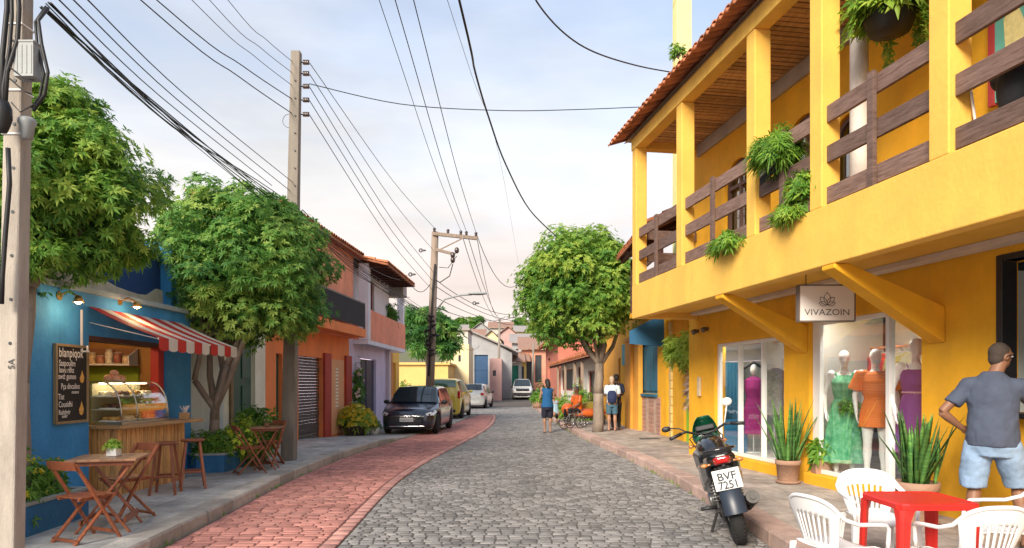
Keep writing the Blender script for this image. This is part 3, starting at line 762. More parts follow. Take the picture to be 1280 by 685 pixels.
def snake_plant(label, base, pr, ph, H, n, seed, spread=.3, W=.05):
    t = thing('potted_snake_plant', label, 'potted plant', base, world=False)
    p = MB(); p.lathe([(pr*.72,0),(pr*.78,.02),(pr*.92,ph*.8),(pr*.97,ph*.8),(pr,ph*.82),(pr,ph),(pr*.9,ph),(pr*.88,ph*.9),(0,ph*.9)], (0,0,0), 28)
    p.build('pot', m_clay, t)
    sc = MB(); sc.lathe([(pr*.9,0),(pr*1.0,.03),(pr*.98,.035)], (0,0,.001), 24); sc.build('saucer', m_clay, t)
    r = random.Random(seed); lf = MB()
    for i in range(n):
        a = r.uniform(0,6.28); q = r.uniform(.1,.75)*pr; tilt = r.uniform(.05,1)*spread; hh = (H-ph)*r.uniform(.4,1.0)
        b = V((math.cos(a)*q, math.sin(a)*q, ph*.9)); d = V((math.cos(a)*tilt, math.sin(a)*tilt, 1))
        side = V((-math.sin(a+r.uniform(-.8,.8)), math.cos(a), 0)).normalized(); k = 8; rings = []; tw = r.uniform(-.8,.8)
        for j in range(k+1):
            f = j/k; w = W*r.uniform(.95,1.05)*(.55+1.1*f if f < .4 else 1.0)*(1-f**5)*(1-.35*f)+.001
            c_ = b+V((d.x*hh*(f+.35*f*f), d.y*hh*(f+.35*f*f), hh*f)); ang = tw*f
            sd = (Matrix.Rotation(ang, 3, 'Z')@side); nn = sd.cross(V((0,0,1))).normalized()
            rings.append([c_-sd*w/2+nn*w*.18, c_-nn*w*.10, c_+sd*w/2+nn*w*.18, c_+nn*w*.02])
        lf.loft(rings, True, 0, True, True, r.uniform(0,1))
    lf.build('leaves', m_snake, t)
    s = MB(); s.lathe([(0,ph*.86),(pr*.86,ph*.88)], n=20, caps=False); s.build('soil', m_soil, t)
    return t
m_snake = mat('snake_plant_leaf', (.02,.11,.03), .4, col2=(.18,.38,.08), scale=5, stretch=(1,1,9), tint=.5, transl=.15)
snake_plant('tall snake plant in a clay pot between the two shop windows', (3.93, 9.72, .18), .175, .33, 1.30, 38, 5, .42, .058)
snake_plant('bushy snake plant in a wide clay pot behind the red table', (4.12, 6.95, .18), .21, .42, 1.24, 40, 9, .5, .066)
# ------------------------------------------------------------------ left side: snack bar
XB = -5.3
LB = Fr(XB, 0, 0, 1, 1, 0)
m_blue = mat('cobalt_blue_paint', (.04,.25,.56), .8, .15, 1.6, .4, 25, grime=.45, gcol=(.09,.31,.55), gscale=1.6, streak=.2)
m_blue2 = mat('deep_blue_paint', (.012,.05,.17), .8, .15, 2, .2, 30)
m_bluepl = mat('planter_blue_paint', (.03,.16,.34), .8, .2, 3, .3, 40, grime=.6, gcol=(.12,.25,.35), gscale=3)
m_plrim = mat('weathered_planter_rim', (.36,.37,.34), .9, .2, 6, .4, 40, grime=.5, gcol=(.1,.2,.28), gscale=4)
m_orwall = mat('warm_orange_interior', (.48,.24,.07), .8, .1, 3)
m_grwall = mat('lime_green_interior', (.30,.40,.03), .8, .1, 3)
m_redp = mat('red_painted_post', (.42,.025,.02), .6, .1, 3)
m_cntr = wood('counter_board', (.42,.19,.06), (.78,.46,.18), .5, 'z', 4, .15, tint=.3)
m_ctop = wood('counter_top_wood', (.42,.24,.11), (.66,.42,.2), .4, 'y', 4, .1)
caf = thing('snack_bar', 'blue snack bar building with open counter and a ledge above', 'building', (XB, 8, 0), world=True)
op = (LB.spx(111), LB.spx(208.5), .0, 2.2)
yE = 11.27
mb = MB(); mb.wall(LB, 3.5, yE, 0, 2.72, [op], -.22, 0); mb.fbox(LB, yE-.2, yE-.003, -3, -.223, 0, 3.9)
mb.build('wall', m_blue, caf)
mb = MB(); mb.fbox(LB, 3.5, yE-.003, -.5, .07, 2.721, 2.79); mb.build('ledge', mat('grey_blue_ledge', (.28,.36,.38), .85, .2, 4, .3, 40), caf, bevel=.006)
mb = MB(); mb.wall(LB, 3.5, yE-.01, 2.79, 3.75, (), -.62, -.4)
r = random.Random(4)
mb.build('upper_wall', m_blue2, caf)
mb = MB(); pts = [(6.5,2.795),(6.5,3.1)]; y = 6.7
while y < 11.2: pts.append((y, 3.02+r.uniform(-.09,.1))); y += .28
pts += [(11.2,2.795)]
mb.prism([(a,b) for a,b in pts], (XB-.36,0,0), (0,1,0), (0,0,1), (-.038,0,0)); mb.build('jagged_beige_band', mat('pale_beige', (.50,.47,.38), .9, .2, 5, .4, 30), caf)  # pale beige strip with a jagged top edge above the ledge
# bar room
mb = MB(); y0, y1 = op[0]-.9, op[1]+.55; xb = XB-2.3
mb.add([(xb,y0,1.25),(xb,y1,1.25),(xb,y1,2.6),(xb,y0,2.6)], [(0,1,2,3)], 0); mb.add([(xb,y0,.15),(xb,y1,.15),(xb,y1,1.25),(xb,y0,1.25)], [(0,1,2,3)], 1)
mb.add([(xb,y1,.15),(XB-.222,y1,.15),(XB-.222,y1,2.6),(xb,y1,2.6)], [(0,1,2,3)], 0); mb.bx(xb+.02,-6.02,y1-.03,y1-.005,.16,1.86,1)
mb.add([(xb,y0,.15),(XB-.222,y0,.15),(XB-.222,y0,2.6),(xb,y0,2.6)], [(0,1,2,3)], 1)
mb.add([(xb,y0,2.5),(XB-.222,y0,2.5),(XB-.222,y1,2.5),(xb,y1,2.5)], [(0,1,2,3)], 0)
mb.add([(xb,y0,.16),(XB-.222,y0,.16),(XB-.222,y1,.16),(xb,y1,.16)], [(0,1,2,3)], 0)
# green lower / orange partition near the right
mb.build('bar_room', [m_orwall, m_grwall], caf)
mb = MB(); mb.bx(XB-.17, XB-.04, op[1]-.16, op[1]-.005, .15, 2.19); mb.build('doorpost', m_redp, caf, bevel=.008)
mb = MB(); mb.bx(XB-.22, XB-.0, op[0], op[1], 2.14, 2.199); mb.build('lintel', mat('dark_lintel_wood', (.08,.04,.03), .7, .1, 4), caf)
# shelf with jars and baskets
shf = thing('wall_shelf', 'pale shelf unit on the orange wall behind the snack bar counter', 'shelf', (-6.2,10.0,1.6), world=True)
ysh = y1-.035; sz = 1.90; sxa, sxb = -6.95, -6.02
mb = MB(); mb.bx(sxa, sxb, ysh-.26, ysh, sz-.02, sz+.01); mb.build('shelf_board', m_white, shf)
mb = MB(); mb.prism([(0,0),(-.26,0),(-.26,.12),(0,.24)], (sxb-.025, ysh, sz+.012), (0,1,0), (0,0,1), (.02,0,0)); mb.build('side_panel', m_white, shf)
mb = MB(); mb.bx(sxa, sxb, ysh+.001, ysh+.012, sz+.011, sz+.26); mb.build('back_panel', mat('shelf_back', (.35,.16,.08), .7, .1, 3), shf)
cols = [(.7,.5,.3),(.35,.12,.08),(.75,.65,.5),(.5,.2,.12),(.62,.45,.25),(.3,.1,.08)]
nm = ['cream coloured jar at the right end of the snack bar shelf','dark red jar second from the right on the snack bar shelf','pale tall jar third from the right on the snack bar shelf','brown red jar fourth from the right on the snack bar shelf','tan jar fifth from the right on the snack bar shelf','dark jar at the left end of the snack bar shelf']
for i in range(6):
    x = sxb-.12-i*.135; t = thing('jar', nm[i], 'jar', (x, ysh-.13, sz+.011), group='jars on the snack bar shelf'); h = .13+.05*((i*7)%3)
    a = MB(); a.lathe([(.05,0),(.06,.01),(.062,h*.75),(.045,h*.85),(.045,h*.9)], n=14); a.build('glass_body', mat('jar_fill_%d' % i, cols[i], .3, .3, 20, coat=.6), t)
    a = MB(); a.lathe([(.05,h*.9),(.05,h),(0,h)], n=14); a.build('lid', mat('jar_lid', (.6,.55,.45), .4, .1, 4), t)
# counter
ctr = thing('bar_counter', 'light wooden plank bar counter jutting from the snack bar opening', 'counter', (-5.2,9.6,.15), world=True)
A = V((-5.10,8.80,0)); B = V((-4.98,10.36,0)); r = random.Random(6)
mb = MB(); n = 17; zc = 1.01
for i in range(n):
    p = A.lerp(B, i/n); q = A.lerp(B, (i+.93)/n); mb.bar((p+q)/2-V((0,0,0))+V((0,0,.15+.0)), (p+q)/2+V((0,0,zc)), (q-p).length, .03+r.uniform(0,.006), up=(1,0,0), t=r.random())
m_ = 6
for i in range(m_):
    x0 = -5.60+i*.085; mb.bx(x0+.003, x0+.078, 8.80+r.uniform(0,.006), 8.83, .15, zc, t=r.random())
mb.bx(-5.55, -5.14, 8.84, 10.34, .16, zc-.01, t=.2)
mb.build('plank_front', m_cntr, ctr)
mb = MB(); mb.add([(-5.62,8.72,zc),(-5.0,8.72,zc),(-4.80,10.62,zc),(-5.5,10.62,zc),(-5.62,8.72,zc+.045),(-5.0,8.72,zc+.045),(-4.80,10.62,zc+.045),(-5.5,10.62,zc+.045)],
   [(3,2,1,0),(4,5,6,7),(0,1,5,4),(1,2,6,5),(2,3,7,6),(3,0,4,7)]); mb.build('counter_top', m_ctop, ctr, bevel=.006)
# curved glass showcase
zt = zc+.046
sc = thing('pastry_showcase', 'curved glass pastry showcase on the snack bar counter', 'display case', (-5.25,9.45,zt), world=True)
ya, yb = 8.92, 10.12
def prof(k=9):       # x outward, z up : curved front
    pts = [(-.42,.0),(-.42,.55)]+[(-.26+.26*math.sin(a*math.pi/2/k*1.0), .0+.55*math.cos(a*math.pi/2/k)**.75 if a < k else .04) for a in range(0, k+1)]
    return pts
X0 = -5.10
m_steel = mat('brushed_steel', (.55,.53,.5), .3, .06, 20, metal=.9)
mb = MB(); pf = prof()
for y in (ya, yb): mb.tube([V((X0+a, y, zt+.01+b)) for a, b in pf], .011, 6)
mb.bx(X0-.45, X0+.012, ya-.012, yb+.012, zt, zt+.035); mb.bx(X0-.43, X0-.25, ya-.01, yb+.01, zt+.548, zt+.57)
for y in (ya+.38,): mb.tube([V((X0+a+.003, y, zt+.01+b)) for a, b in pf[2:]], .008, 6)
mb.build('case_frame', m_steel, sc)
mb = MB(); q = pf[1:]
for a, b in zip(q, q[1:]): mb.add([(X0+a[0],ya,zt+.01+a[1]),(X0+a[0],yb,zt+.01+a[1]),(X0+b[0],yb,zt+.01+b[1]),(X0+b[0],ya,zt+.01+b[1])], [(0,1,2,3)], 0, True)
mb.add([(X0+a, ya, zt+.01+b) for a, b in pf], [tuple(range(len(pf)))])
mb.build('curved_glass', glass('case_glass', (.95,.98,.97), .08), sc)
mb = MB(); mb.bx(X0-.33, X0-.29, ya+.05, yb-.05, zt+.535, zt+.546); mb.build('light_strip', mat('case_light_strip', (1,.9,.7), .5, 0, 1, emis=(1,.82,.55), estr=9), sc)
for k, (z, x1) in enumerate(((.19,-.05),(.36,-.12))):
    mb = MB(); mb.bx(X0-.42, X0+x1, ya+.01, yb-.01, zt+z, zt+z+.012); mb.build('glass_shelf', mat('case_shelf', (.62,.62,.56), .3, .05, 4), sc)
mb = MB(); mb.bx(X0-.41, X0-.40, ya+.02, yb-.02, zt+.04, zt+.54); mb.build('back_door', mat('case_back', (.4,.36,.22), .5, .1, 4), sc)
# pastries: rows of trays in the case
pm = [mat('golden_pastry', (.62,.35,.10), .6, .25, 12, .3, 60), mat('cream_cake', (.80,.70,.50), .6, .1, 9), mat('chocolate_cake', (.12,.05,.025), .5, .2, 9), mat('white_tray', (.8,.8,.77), .4, .03, 5)]
k = 0; r = random.Random(3)
lvl = ['bottom', 'middle', 'top']; what = ['golden pasties', 'cream slices', 'chocolate buns']
pos = ['nearest', 'second nearest', 'third', 'farthest']
for li, z in enumerate((.036, .203, .373)):
    for j in range(4):
        y = ya+.17+j*.285; kind = (li*2+j) % 3
        t = thing('pastry_tray', 'white tray of %s, %s along the %s shelf of the showcase' % (what[kind], pos[j], lvl[li]), 'tray', (X0-(.22 if li < 2 else .28), y, zt+z), group='pastry trays in the showcase')
        a = MB(); a.bx(-.11,.11,-.115,.115,0,.008); a.bx(-.11,.11,-.115,-.108,.008,.018); a.bx(-.11,.11,.108,.115,.008,.018); a.build('tray', pm[3], t)
        a = MB()
        for ix in range(2):
            for iy in range(3): a.ell((-.05+ix*.1+r.uniform(-.006,.006), -.07+iy*.07, .008+.028), (.045,.032,.032), (0,0,r.uniform(-30,30)), 9, 6)
        a.build('pastries', pm[kind], t)
t = thing('cake_stand', 'plate of pinkish cakes on top of the pastry showcase', 'cake plate', (X0-.34, ya+.42, zt+.572))
a = MB(); a.lathe([(.05,0),(.13,.012),(.135,.018),(0,.014)], n=20); a.build('plate', pm[3], t)
a = MB()
for q in ((-.05,-.06,.045),(.04,-.02,.05),(-.02,.06,.045),(.0,.0,.11),(.05,.08,.04)): a.ell(q, (.055,.055,.045), None, 10, 7)
a.build('cakes', mat('pink_cake', (.75,.42,.30), .6, .25, 20, .3, 50), t)
t = thing('napkin_holder', 'small holder with napkins and straws at the far end of the bar counter', 'napkin holder', (-4.98,10.38,zt))
a = MB(); a.bx(-.06,.06,-.05,.05,0,.10); a.build('holder', mat('tan_holder', (.5,.32,.15), .6, .1, 5), t, bevel=.006)
a = MB()
for i in range(7): a.tube([(r.uniform(-.04,.04), r.uniform(-.03,.03), .05), (r.uniform(-.09,.09), r.uniform(-.06,.06), .2)], .006, 5)
a.build('straws', m_white, t)

# chalkboard menu
p1 = LB.p(LB.spx(65.5), .05, LB.zpy(65.5, 531)); p2 = LB.p(LB.spx(107), .05, LB.zpy(107, 431))
cb = thing('chalkboard_menu', 'tall framed blackboard menu with white handwriting on the blue wall', 'menu board', (XB, (p1.y+p2.y)/2, p1.z), world=True)
y0, y1, z0, z1 = p1.y, p2.y, p1.z, p2.z-.015
mb = MB(); mb.bx(XB+.006, XB+.03, y0+.02, y1-.02, z0+.02, z1-.02); mb.build('board', mat('blackboard', (.022,.020,.018), .8, .3, 5), cb)
mb = MB(); w = .032
mb.bx(XB+.004, XB+.045, y0, y1, z0, z0+w); mb.bx(XB+.004, XB+.045, y0, y1, z1-w, z1); mb.bx(XB+.0045, XB+.044, y0, y0+w, z0+w, z1-w); mb.bx(XB+.0045, XB+.044, y1-w, y1, z0+w, z1-w)
mb.build('board_frame', wood('board_frame_wood', (.28,.19,.09), (.42,.30,.16), .6, 'z', 5), cb, bevel=.003)
mb = MB(); H_ = z1-z0; W_ = y1-y0
lines = [('blanpiqok', .10, .115, .5, 1.0), ('Saspoulim', .235, .075, .38, 1), ('bavu rilhz', .32, .07, .36, 1), ('swd: gunoo', .40, .07, .38, 1), ('Pça dincalino', .525, .07, .48, .95), ('consoco', .60, .04, .62, 1), ('Tist', .655, .07, .2, 1), ('Cousidhi', .75, .07, .33, 1), ('Rohthgir', .85, .06, .3, 1), ('sunlar', .90, .04, .3, 1)]
for s_, f_, sz_, cy, sx_ in lines:
    text_into(mb, s_, (XB+.031, y0+W_*(cy-.03), z1-H_*f_-sz_*.5), (0,1,0), (0,0,1), sz_*1.35, .002, sx=sx_*.74, bold=.0015)
mb.build('handwriting', mat('chalk', (.78,.76,.70), .9, .05, 30), cb)
mb = MB()
for cy, cz, s_ in ((.80,.42,.12), (.78,.83,.13)):
    pts = [(-.30,0),(-.22,-.42),(0,-.55),(.22,-.42),(.32,.0),(.18,.35),(.02,.75),(-.08,.4)]
    mb.prism([(a*s_*1.1, b*s_) for a, b in pts], (XB+.031, y0+W_*cy, z1-H_*cz), (0,1,0), (0,0,1), (.003,0,0))
mb.build('food_drawing', mat('chalk_orange', (.75,.42,.10), .9, .25, 30), cb)

# awnings
m_aw = [mat('awning_red', (.62,.045,.03), .75, .08, 4, transl=.3), mat('awning_cream', (.78,.72,.62), .75, .05, 4, transl=.3)]
def awning(ya, yb, label, ns, first, za=2.56, zb=2.17, dep=.88):
    t = thing('awning', label, 'awning', (XB, (ya+yb)/2, za), world=True, group='striped awnings over the snack bar counter')
    mb = MB(); w = (yb-ya)/ns
    for i in range(ns):
        mi = (i+first) % 2; a = ya+i*w; b = a+w
        k = 6
        for j in range(k):
            f0, f1 = j/k, (j+1)/k
            zf_ = lambda f: za+(zb-za)*f-.02*math.sin(math.pi*f)
            x = lambda f: XB+.015+dep*f
            mb.add([(x(f0),a,zf_(f0)),(x(f0),b,zf_(f0)),(x(f1),b,zf_(f1)),(x(f1),a,zf_(f1))], [(0,1,2,3)], mi, True)
            mb.add([(x(f0),a,zf_(f0)-.006),(x(f0),b,zf_(f0)-.006),(x(f1),b,zf_(f1)-.006),(x(f1),a,zf_(f1)-.006)], [(3,2,1,0)], mi, True)
    mb.build('canopy', m_aw, t)
    mb = MB(); X = XB+.015+dep
    for i in range(ns):
        mi = (i+first) % 2; a = ya+i*w; b = a+w
        pts = [(a,zb)]+[(a+w*(.5-.5*math.cos(math.pi*q/8)), zb-.13-.035*math.sin(math.pi*q/8)) for q in range(9)]+[(b,zb)]
        mb.prism(pts, (X,0,0), (0,1,0), (0,0,1), (.005,0,0), mi)
    mb.build('valance', m_aw, t)
    f = MB(); f.cyl((X-.01,ya,zb-.012),(X-.01,yb,zb-.012),.013,n=8)
    for y in (ya+.03, yb-.03): f.tube([(XB+.01,y,2.36),(X-.02,y,zb-.015)], .006, 6)
    f.build('frame', m_alu, t)
awning(8.52, 9.93, 'near red and white striped awning over the bar counter', 6, 0)
awning(9.98, 10.92, 'far red and white striped awning ending beside the forked tree', 4, 0)
# lit wall lamps
m_lit = mat('lit_lamp_bulb', (1,.8,.5), .5, 0, 1, emis=(1,.62,.28), estr=40)
for i, (px, py, lab) in enumerate(((98,378,'lit brass wall spotlight above the chalkboard menu'), (171,384,'lit brass wall spotlight above the near awning'))):
    s = LB.spx(px, .25); p = LB.p(s, .25, LB.zpy(px, py, .25)); q = V((XB, p.y+.03, p.z+.08))
    t = thing('wall_spotlight', lab, 'lamp', tuple(p), world=True, group='lit spotlights on the blue wall')
    a = MB(); a.tube([q, q+V((.12,0,.05)), p+V((0,0,.07))], .012, 6); a.cyl(q-V((.0,0,0)), q+V((.015,0,0)), .05, n=14); a.build('arm', mat('brass', (.45,.28,.1), .35, .1, 6, metal=.8), t)
    a = MB(); a.lathe([(.022,.08),(.035,.07),(.06,.0),(.055,.0),(.03,.06)], p, 16, caps=False); a.build('lamp_shade', mat('brass', (.45,.28,.1)), t)
    a = MB(); a.ell(p+V((0,0,.012)), (.038,.038,.03), None, 12, 8); a.build('bulb', m_lit, t)
    ld = bpy.data.lights.new('bulb_light', 'POINT'); ld.energy = 3.2; ld.color = (1,.66,.34); ld.shadow_soft_size = .04
    lo = bpy.data.objects.new('bulb_light', ld); COL.objects.link(lo); lo.parent = t; lo.location = V((.03,0,-.06))
# bracket hanging from wall
a = MB(); p = LB.p(8.36, .03, 2.0); a.bar((XB+.03,8.36,1.98),(XB+.03,8.36,2.5),.02,.02); a.bar((XB+.0,8.36,1.99),(XB+.12,8.36,1.99),.02,.02); a.cyl((XB+.1,8.36,1.98),(XB+.1,8.36,2.06),.012,n=6)
tag(a.build('wall_bracket', m_white), 'thin white bracket on the blue wall right of the blackboard', 'bracket')
# lit ceiling lamp, out of sight, added to brighten the bar
t = thing('added_ceiling_lamp', 'lit ceiling lamp added out of sight inside the snack bar', 'lamp', (-6.2,9.6,2.44)); a = MB(); a.lathe([(.10,.055),(.11,.03),(.08,0),(0,-.01)], n=16); a.build('bulb', m_lit, t)
ld = bpy.data.lights.new('bulb_light', 'POINT'); ld.energy = 3.20; ld.color = (1,.78,.5); ld.shadow_soft_size = .1
lo = bpy.data.objects.new('bulb_light', ld); COL.objects.link(lo); lo.parent = t; lo.location = (.1,0,-.14)

# planters (built-in concrete boxes)
def planter(label, pts, z0, h, th=.07):
    t = thing('blue_planter', label, 'planter', (pts[0][0], pts[0][1], z0), world=True)
    mb = MB(); n = len(pts); c = V((sum(p[0] for p in pts)/n, sum(p[1] for p in pts)/n))
    inn = []
    for p in pts:
        d = (c-V(p)); inn.append((p[0]+(th if d.x > 0 else -th), p[1]+(th if d.y > 0 else -th)))
    vs = [V((*p, z0)) for p in pts]+[V((*p, z0+h-.03)) for p in pts]
    mb.add(vs, [(i, (i+1) % n, n+(i+1) % n, n+i) for i in range(n)]); mb.build('box', m_bluepl, t)
    mb = MB(); o = [(p[0]+(.012 if c.x < p[0] else -.012), p[1]+(.012 if c.y < p[1] else -.012)) for p in pts]
    vs = [V((*p, z0+h-.03)) for p in o]+[V((*p, z0+h)) for p in o]+[V((*p, z0+h)) for p in inn]+[V((*p, z0+h-.1)) for p in inn]
    fs = []
    for k in range(3): fs += [(k*n+i, k*n+(i+1) % n, (k+1)*n+(i+1) % n, (k+1)*n+i) for i in range(n)]
    mb.add(vs, fs); mb.build('rim', m_plrim, t)
    mb = MB(); mb.add([V((*p, z0+h-.06)) for p in inn], [tuple(range(n))]); mb.build('soil', m_soil, t)
planter('long low blue planter against the snack bar wall beside the near pole', [(-5.295,5.2),(-4.5,5.2),(-4.62,7.45),(-5.295,7.45)], .15, .32)
planter('blue corner planter under the forked tree', [(-5.49,11.3),(-5.1,11.02),(-4.68,11.1),(-4.68,12.9),(-5.49,12.9)], .15, .31)
bush('leafy bush with yellow flowers in the long blue planter', (-4.9,6.55,.42), (.33,.42,.62), 330, .085, 3, flowers=22)
bush('low shrub with one orange bloom in the long blue planter', (-4.86,7.1,.42), (.24,.28,.42), 230, .08, 5, flowers=5, fm=mat('orange_petal', (.8,.3,.05), .6, .2, 5))
bush('thin feathery grey green plant against the blue wall', (-5.1,6.5,.6), (.2,.35,.75), 150, .06, 7, lm=leafmat('grey_leaf', (.05,.10,.07), (.12,.2,.14), (.22,.32,.22)))
bush('rounded dark shrub at the near corner of the tree planter', (-5.0,11.35,.42), (.38,.3,.42), 330, .10, 11)
bush('yellow green croton shrub in the tree planter', (-4.72,11.85,.44), (.34,.36,.55), 330, .11, 13, flowers=46, tb=.75, fm=mat('lime_leaf', (.55,.62,.04), .6, .15, 6))
bush('dark green fern like shrub behind the far cafe table', (-4.75,12.75,.5), (.45,.4,.72), 420, .13, 17, tb=.3)
bush('orange dotted shrub at the foot of the tree planter', (-4.48,12.2,.38), (.26,.4,.35), 240, .09, 19, flowers=10, fm=mat('orange_petal', (.8,.3,.05)))

# ------------------------------------------------------------------ left houses
def winmb(fr, s0, s1, z0, z1, d=-.1, fw=.05): 
    f = MB(); f.fbox(fr, s0, s0+fw, d-.03, d+.03, z0, z1); f.fbox(fr, s1-fw, s1, d-.03, d+.03, z0, z1); f.fbox(fr, s0+fw, s1-fw, d-.027, d+.027, z0, z0+fw); f.fbox(fr, s0+fw, s1-fw, d-.027, d+.027, z1-fw, z1)
    return f
# pale house with green door
LW = frame_from((-5.5,11.28), (-5.52,15.35), True)
m_cream = mat('cream_plaster', (.76,.76,.62), .85, .1, 1.5, .25, 30, grime=.45, gcol=(.42,.42,.33), gscale=1.2, streak=.12)
m_pale = mat('pale_blue_grey_plaster', (.62,.68,.66), .85, .1, 1.5, .25, 30, grime=.4, gcol=(.4,.38,.32), gscale=1.2, streak=.12)
m_gdoor = mat('dark_green_door', (.012,.085,.06), .5, .2, 3, .1, 20)
h = thing('pale_house', 'cream single storey house with green door behind the forked tree', 'house', (-5.5,13,.15), world=True)
gd = (LW.spx(290), LW.spx(319)); gd = (gd[0], gd[1], .15, 2.55)
mb = MB(); mb.wall(LW, .0, 1.75, 0, 3.5, (), -.2, 0, 1); mb.wall(LW, 1.75, 4.0, 0, 3.5, [gd], -.2, 0, 0); mb.fbox(LW, -.0, 4.0, -3, -.21, 3.3, 3.5, 0)
mb.build('wall', [m_cream, m_pale], h)
mb = MB(); mb.fbox(LW, .0, 4.02, -.2, .12, 3.5, 3.6); mb.build('cornice', m_cream, h)
mb = MB(); 
for k in range(2):
    a = gd[0]+.02+k*(gd[1]-gd[0]-.04)/2; b = a+(gd[1]-gd[0]-.04)/2-.01
    mb.fbox(LW, a, b, -.12, -.08, .16, 2.53)
    for z in (.3,1.0,1.7): mb.fbox(LW, a+.06, b-.06, -.078, -.06, z, z+.55)
mb.build('door', m_gdoor, h)
mb = MB(); mb.fbox(LW, gd[0]-.14, gd[0]-.003, .003, .04, .15, 2.6); mb.build('door_trim', mat('brown_trim', (.22,.16,.08), .8, .15, 3), h)
mb = MB(); mb.tube([LW.p(.08,.05,.2), LW.p(.08,.05,2.7)], .035, 8); mb.build('drain_pipe', m_pale, h)
# orange house
LO = frame_from((-5.55,15.38), (-5.14,21.48), True)
m_orange = mat('orange_paint', (.82,.24,.07), .8, .12, 1.5, .25, 30, grime=.35, gcol=(.42,.16,.08), gscale=1.2, streak=.12)
m_salm = mat('salmon_paint', (.85,.33,.20), .8, .12, 1.5, .25, 30, grime=.35, gcol=(.45,.2,.14), gscale=1.2, streak=.12)
m_garage = mat('grey_roller_door', (.075,.068,.062), .6, .15, 3)
h = thing('orange_house', 'orange two storey house with roller garage door and glass railed balcony', 'house', (-5.4,18,.15), world=True)
ga = (LO.spx(373), LO.spx(403.5), .05, 2.3)
gw = (LO.spx(345), LO.spx(353), .1, 2.3)
mb = MB(); mb.wall(LO, 0, 6.15, 0, 3.0, [ga, gw], -.2, 0); mb.build('wall', m_orange, h)
mb = MB(); mb.wall(LO, 0, 6.1, 3.0, 5.75, (), -.2, .15); mb.fbox(LO, 0.0, .2, -1.8, -.201, 3.0, 5.75); mb.build('upper_wall', m_salm, h)
mb = MB(); z = ga[2]; 
while z < ga[3]: mb.fbox(LO, ga[0], ga[1], -.14, -.12+.012*(int(z*20) % 2), z, min(z+.075, ga[3])); z += .08
mb.build('garage_door', m_garage, h)
mb = MB(); mb.fbox(LO, gw[0], gw[1], -.12, -.1, .1, 2.3); mb.build('side_door', m_gdoor, h)
for px0, px1, m in ((403.6,411.5,m_redp),(430.5,437.4,m_redp)):
    mb = MB(); mb.fbox(LO, LO.spx(px0), LO.spx(px1), .003, .07, .0, 2.45); mb.build('pilaster', mat('brick_red_paint', (.40,.05,.03), .75, .12, 3, .2, 30), h)
mb = MB(); a, b = LO.spx(413.5), LO.spx(429); mb.fbox(LO, a, b, .003, .02, .1, 2.3); mb.build('peach_panel', mat('peach_paint', (.72,.36,.18), .8, .08, 3), h)
mb = MB(); sm = LO.spx(420)
for i in range(12): mb.fbox(LO, sm-.12, sm+.12, .022, .035, .9+i*.1, .95+i*.1)
mb.build('vent_grille', m_cream, h)
mb = MB(); a, b = LO.spx(357, .55), 5.95
mb.fbox(LO, .6, b, .003, .6, 3.02, 3.28); mb.build('balcony_slab', m_orange, h, bevel=.01)
mb = MB(); mb.fbox(LO, .65, b-.03, .54, .57, 3.34, 4.05); mb.build('balcony_railing', mat('smoked_glass_panel', (.015,.017,.024), .8, .1, 3), h)
mb = MB(); mb.fbox(LO, .63, b, .53, .58, 4.051, 4.09); mb.fbox(LO, b-.04, b, .53, .58, 3.281, 4.05); mb.fbox(LO, b-.04, b-.001, .15, .53, 4.05, 4.089); mb.build('rail_cap', mat('dark_rail', (.05,.05,.05), .4, .1, 3), h)
# roof of the orange house: tiles sloping to the street
def tileroof(name, parent, fr, s0, s1, dE, zE, dR, zR, m=None, pitch=.2, ln=.42, seed=1):
    t = MB(); r = random.Random(seed); s = s0; L = dE-dR; n = max(1, int(math.hypot(L, zR-zE)/ln+.5)); sl_ = (zR-zE)/L
    up = V((fr.u[0], fr.u[1], 0))
    while s < s1:
        for k in range(n):
            rings = []; tt = r.random(); h_ = r.uniform(-.006,.006)
            for f, rad in ((k/n, pitch*.5), ((k+1)/n+.02, pitch*.42)):
                d = dE+(dR-dE)*f; z = zE+(zR-zE)*f+h_+(.02 if f == k/n else 0); b_ = fr.p(s+pitch/2, d, z)
                rings.append([b_+up*(rad*math.cos(math.pi*q/5))+ZU*(rad*.8*math.sin(math.pi*q/5)) for q in range(6)])
            t.loft(rings, False, 0, True, False, tt)
        s += pitch
    t.add([fr.p(s0,dE,zE-.01), fr.p(s1,dE,zE-.01), fr.p(s1,dR,zR-.01), fr.p(s0,dR,zR-.01), fr.p(s0,dE,zE-.07), fr.p(s1,dE,zE-.07), fr.p(s1,dR,zR-.07), fr.p(s0,dR,zR-.07)], [(0,1,2,3),(7,6,5,4),(0,4,5,1),(1,5,6,2),(2,6,7,3),(3,7,4,0)], 0, False, .1)
    return t.build(name, m or m_tile, parent)
tileroof('roof', h, LO, -.1, 6.3, .45, 5.62, -1.8, 5.95, seed=3)
mb = MB(); mb.prism([(.1,5.74),(-1.75,5.74),(-1.75,5.9)], LO.p(.0,0,0), V((LO.n[0],LO.n[1],0)), ZU, V((LO.u[0],LO.u[1],0))*.2); mb.build('gable', m_salm, h)
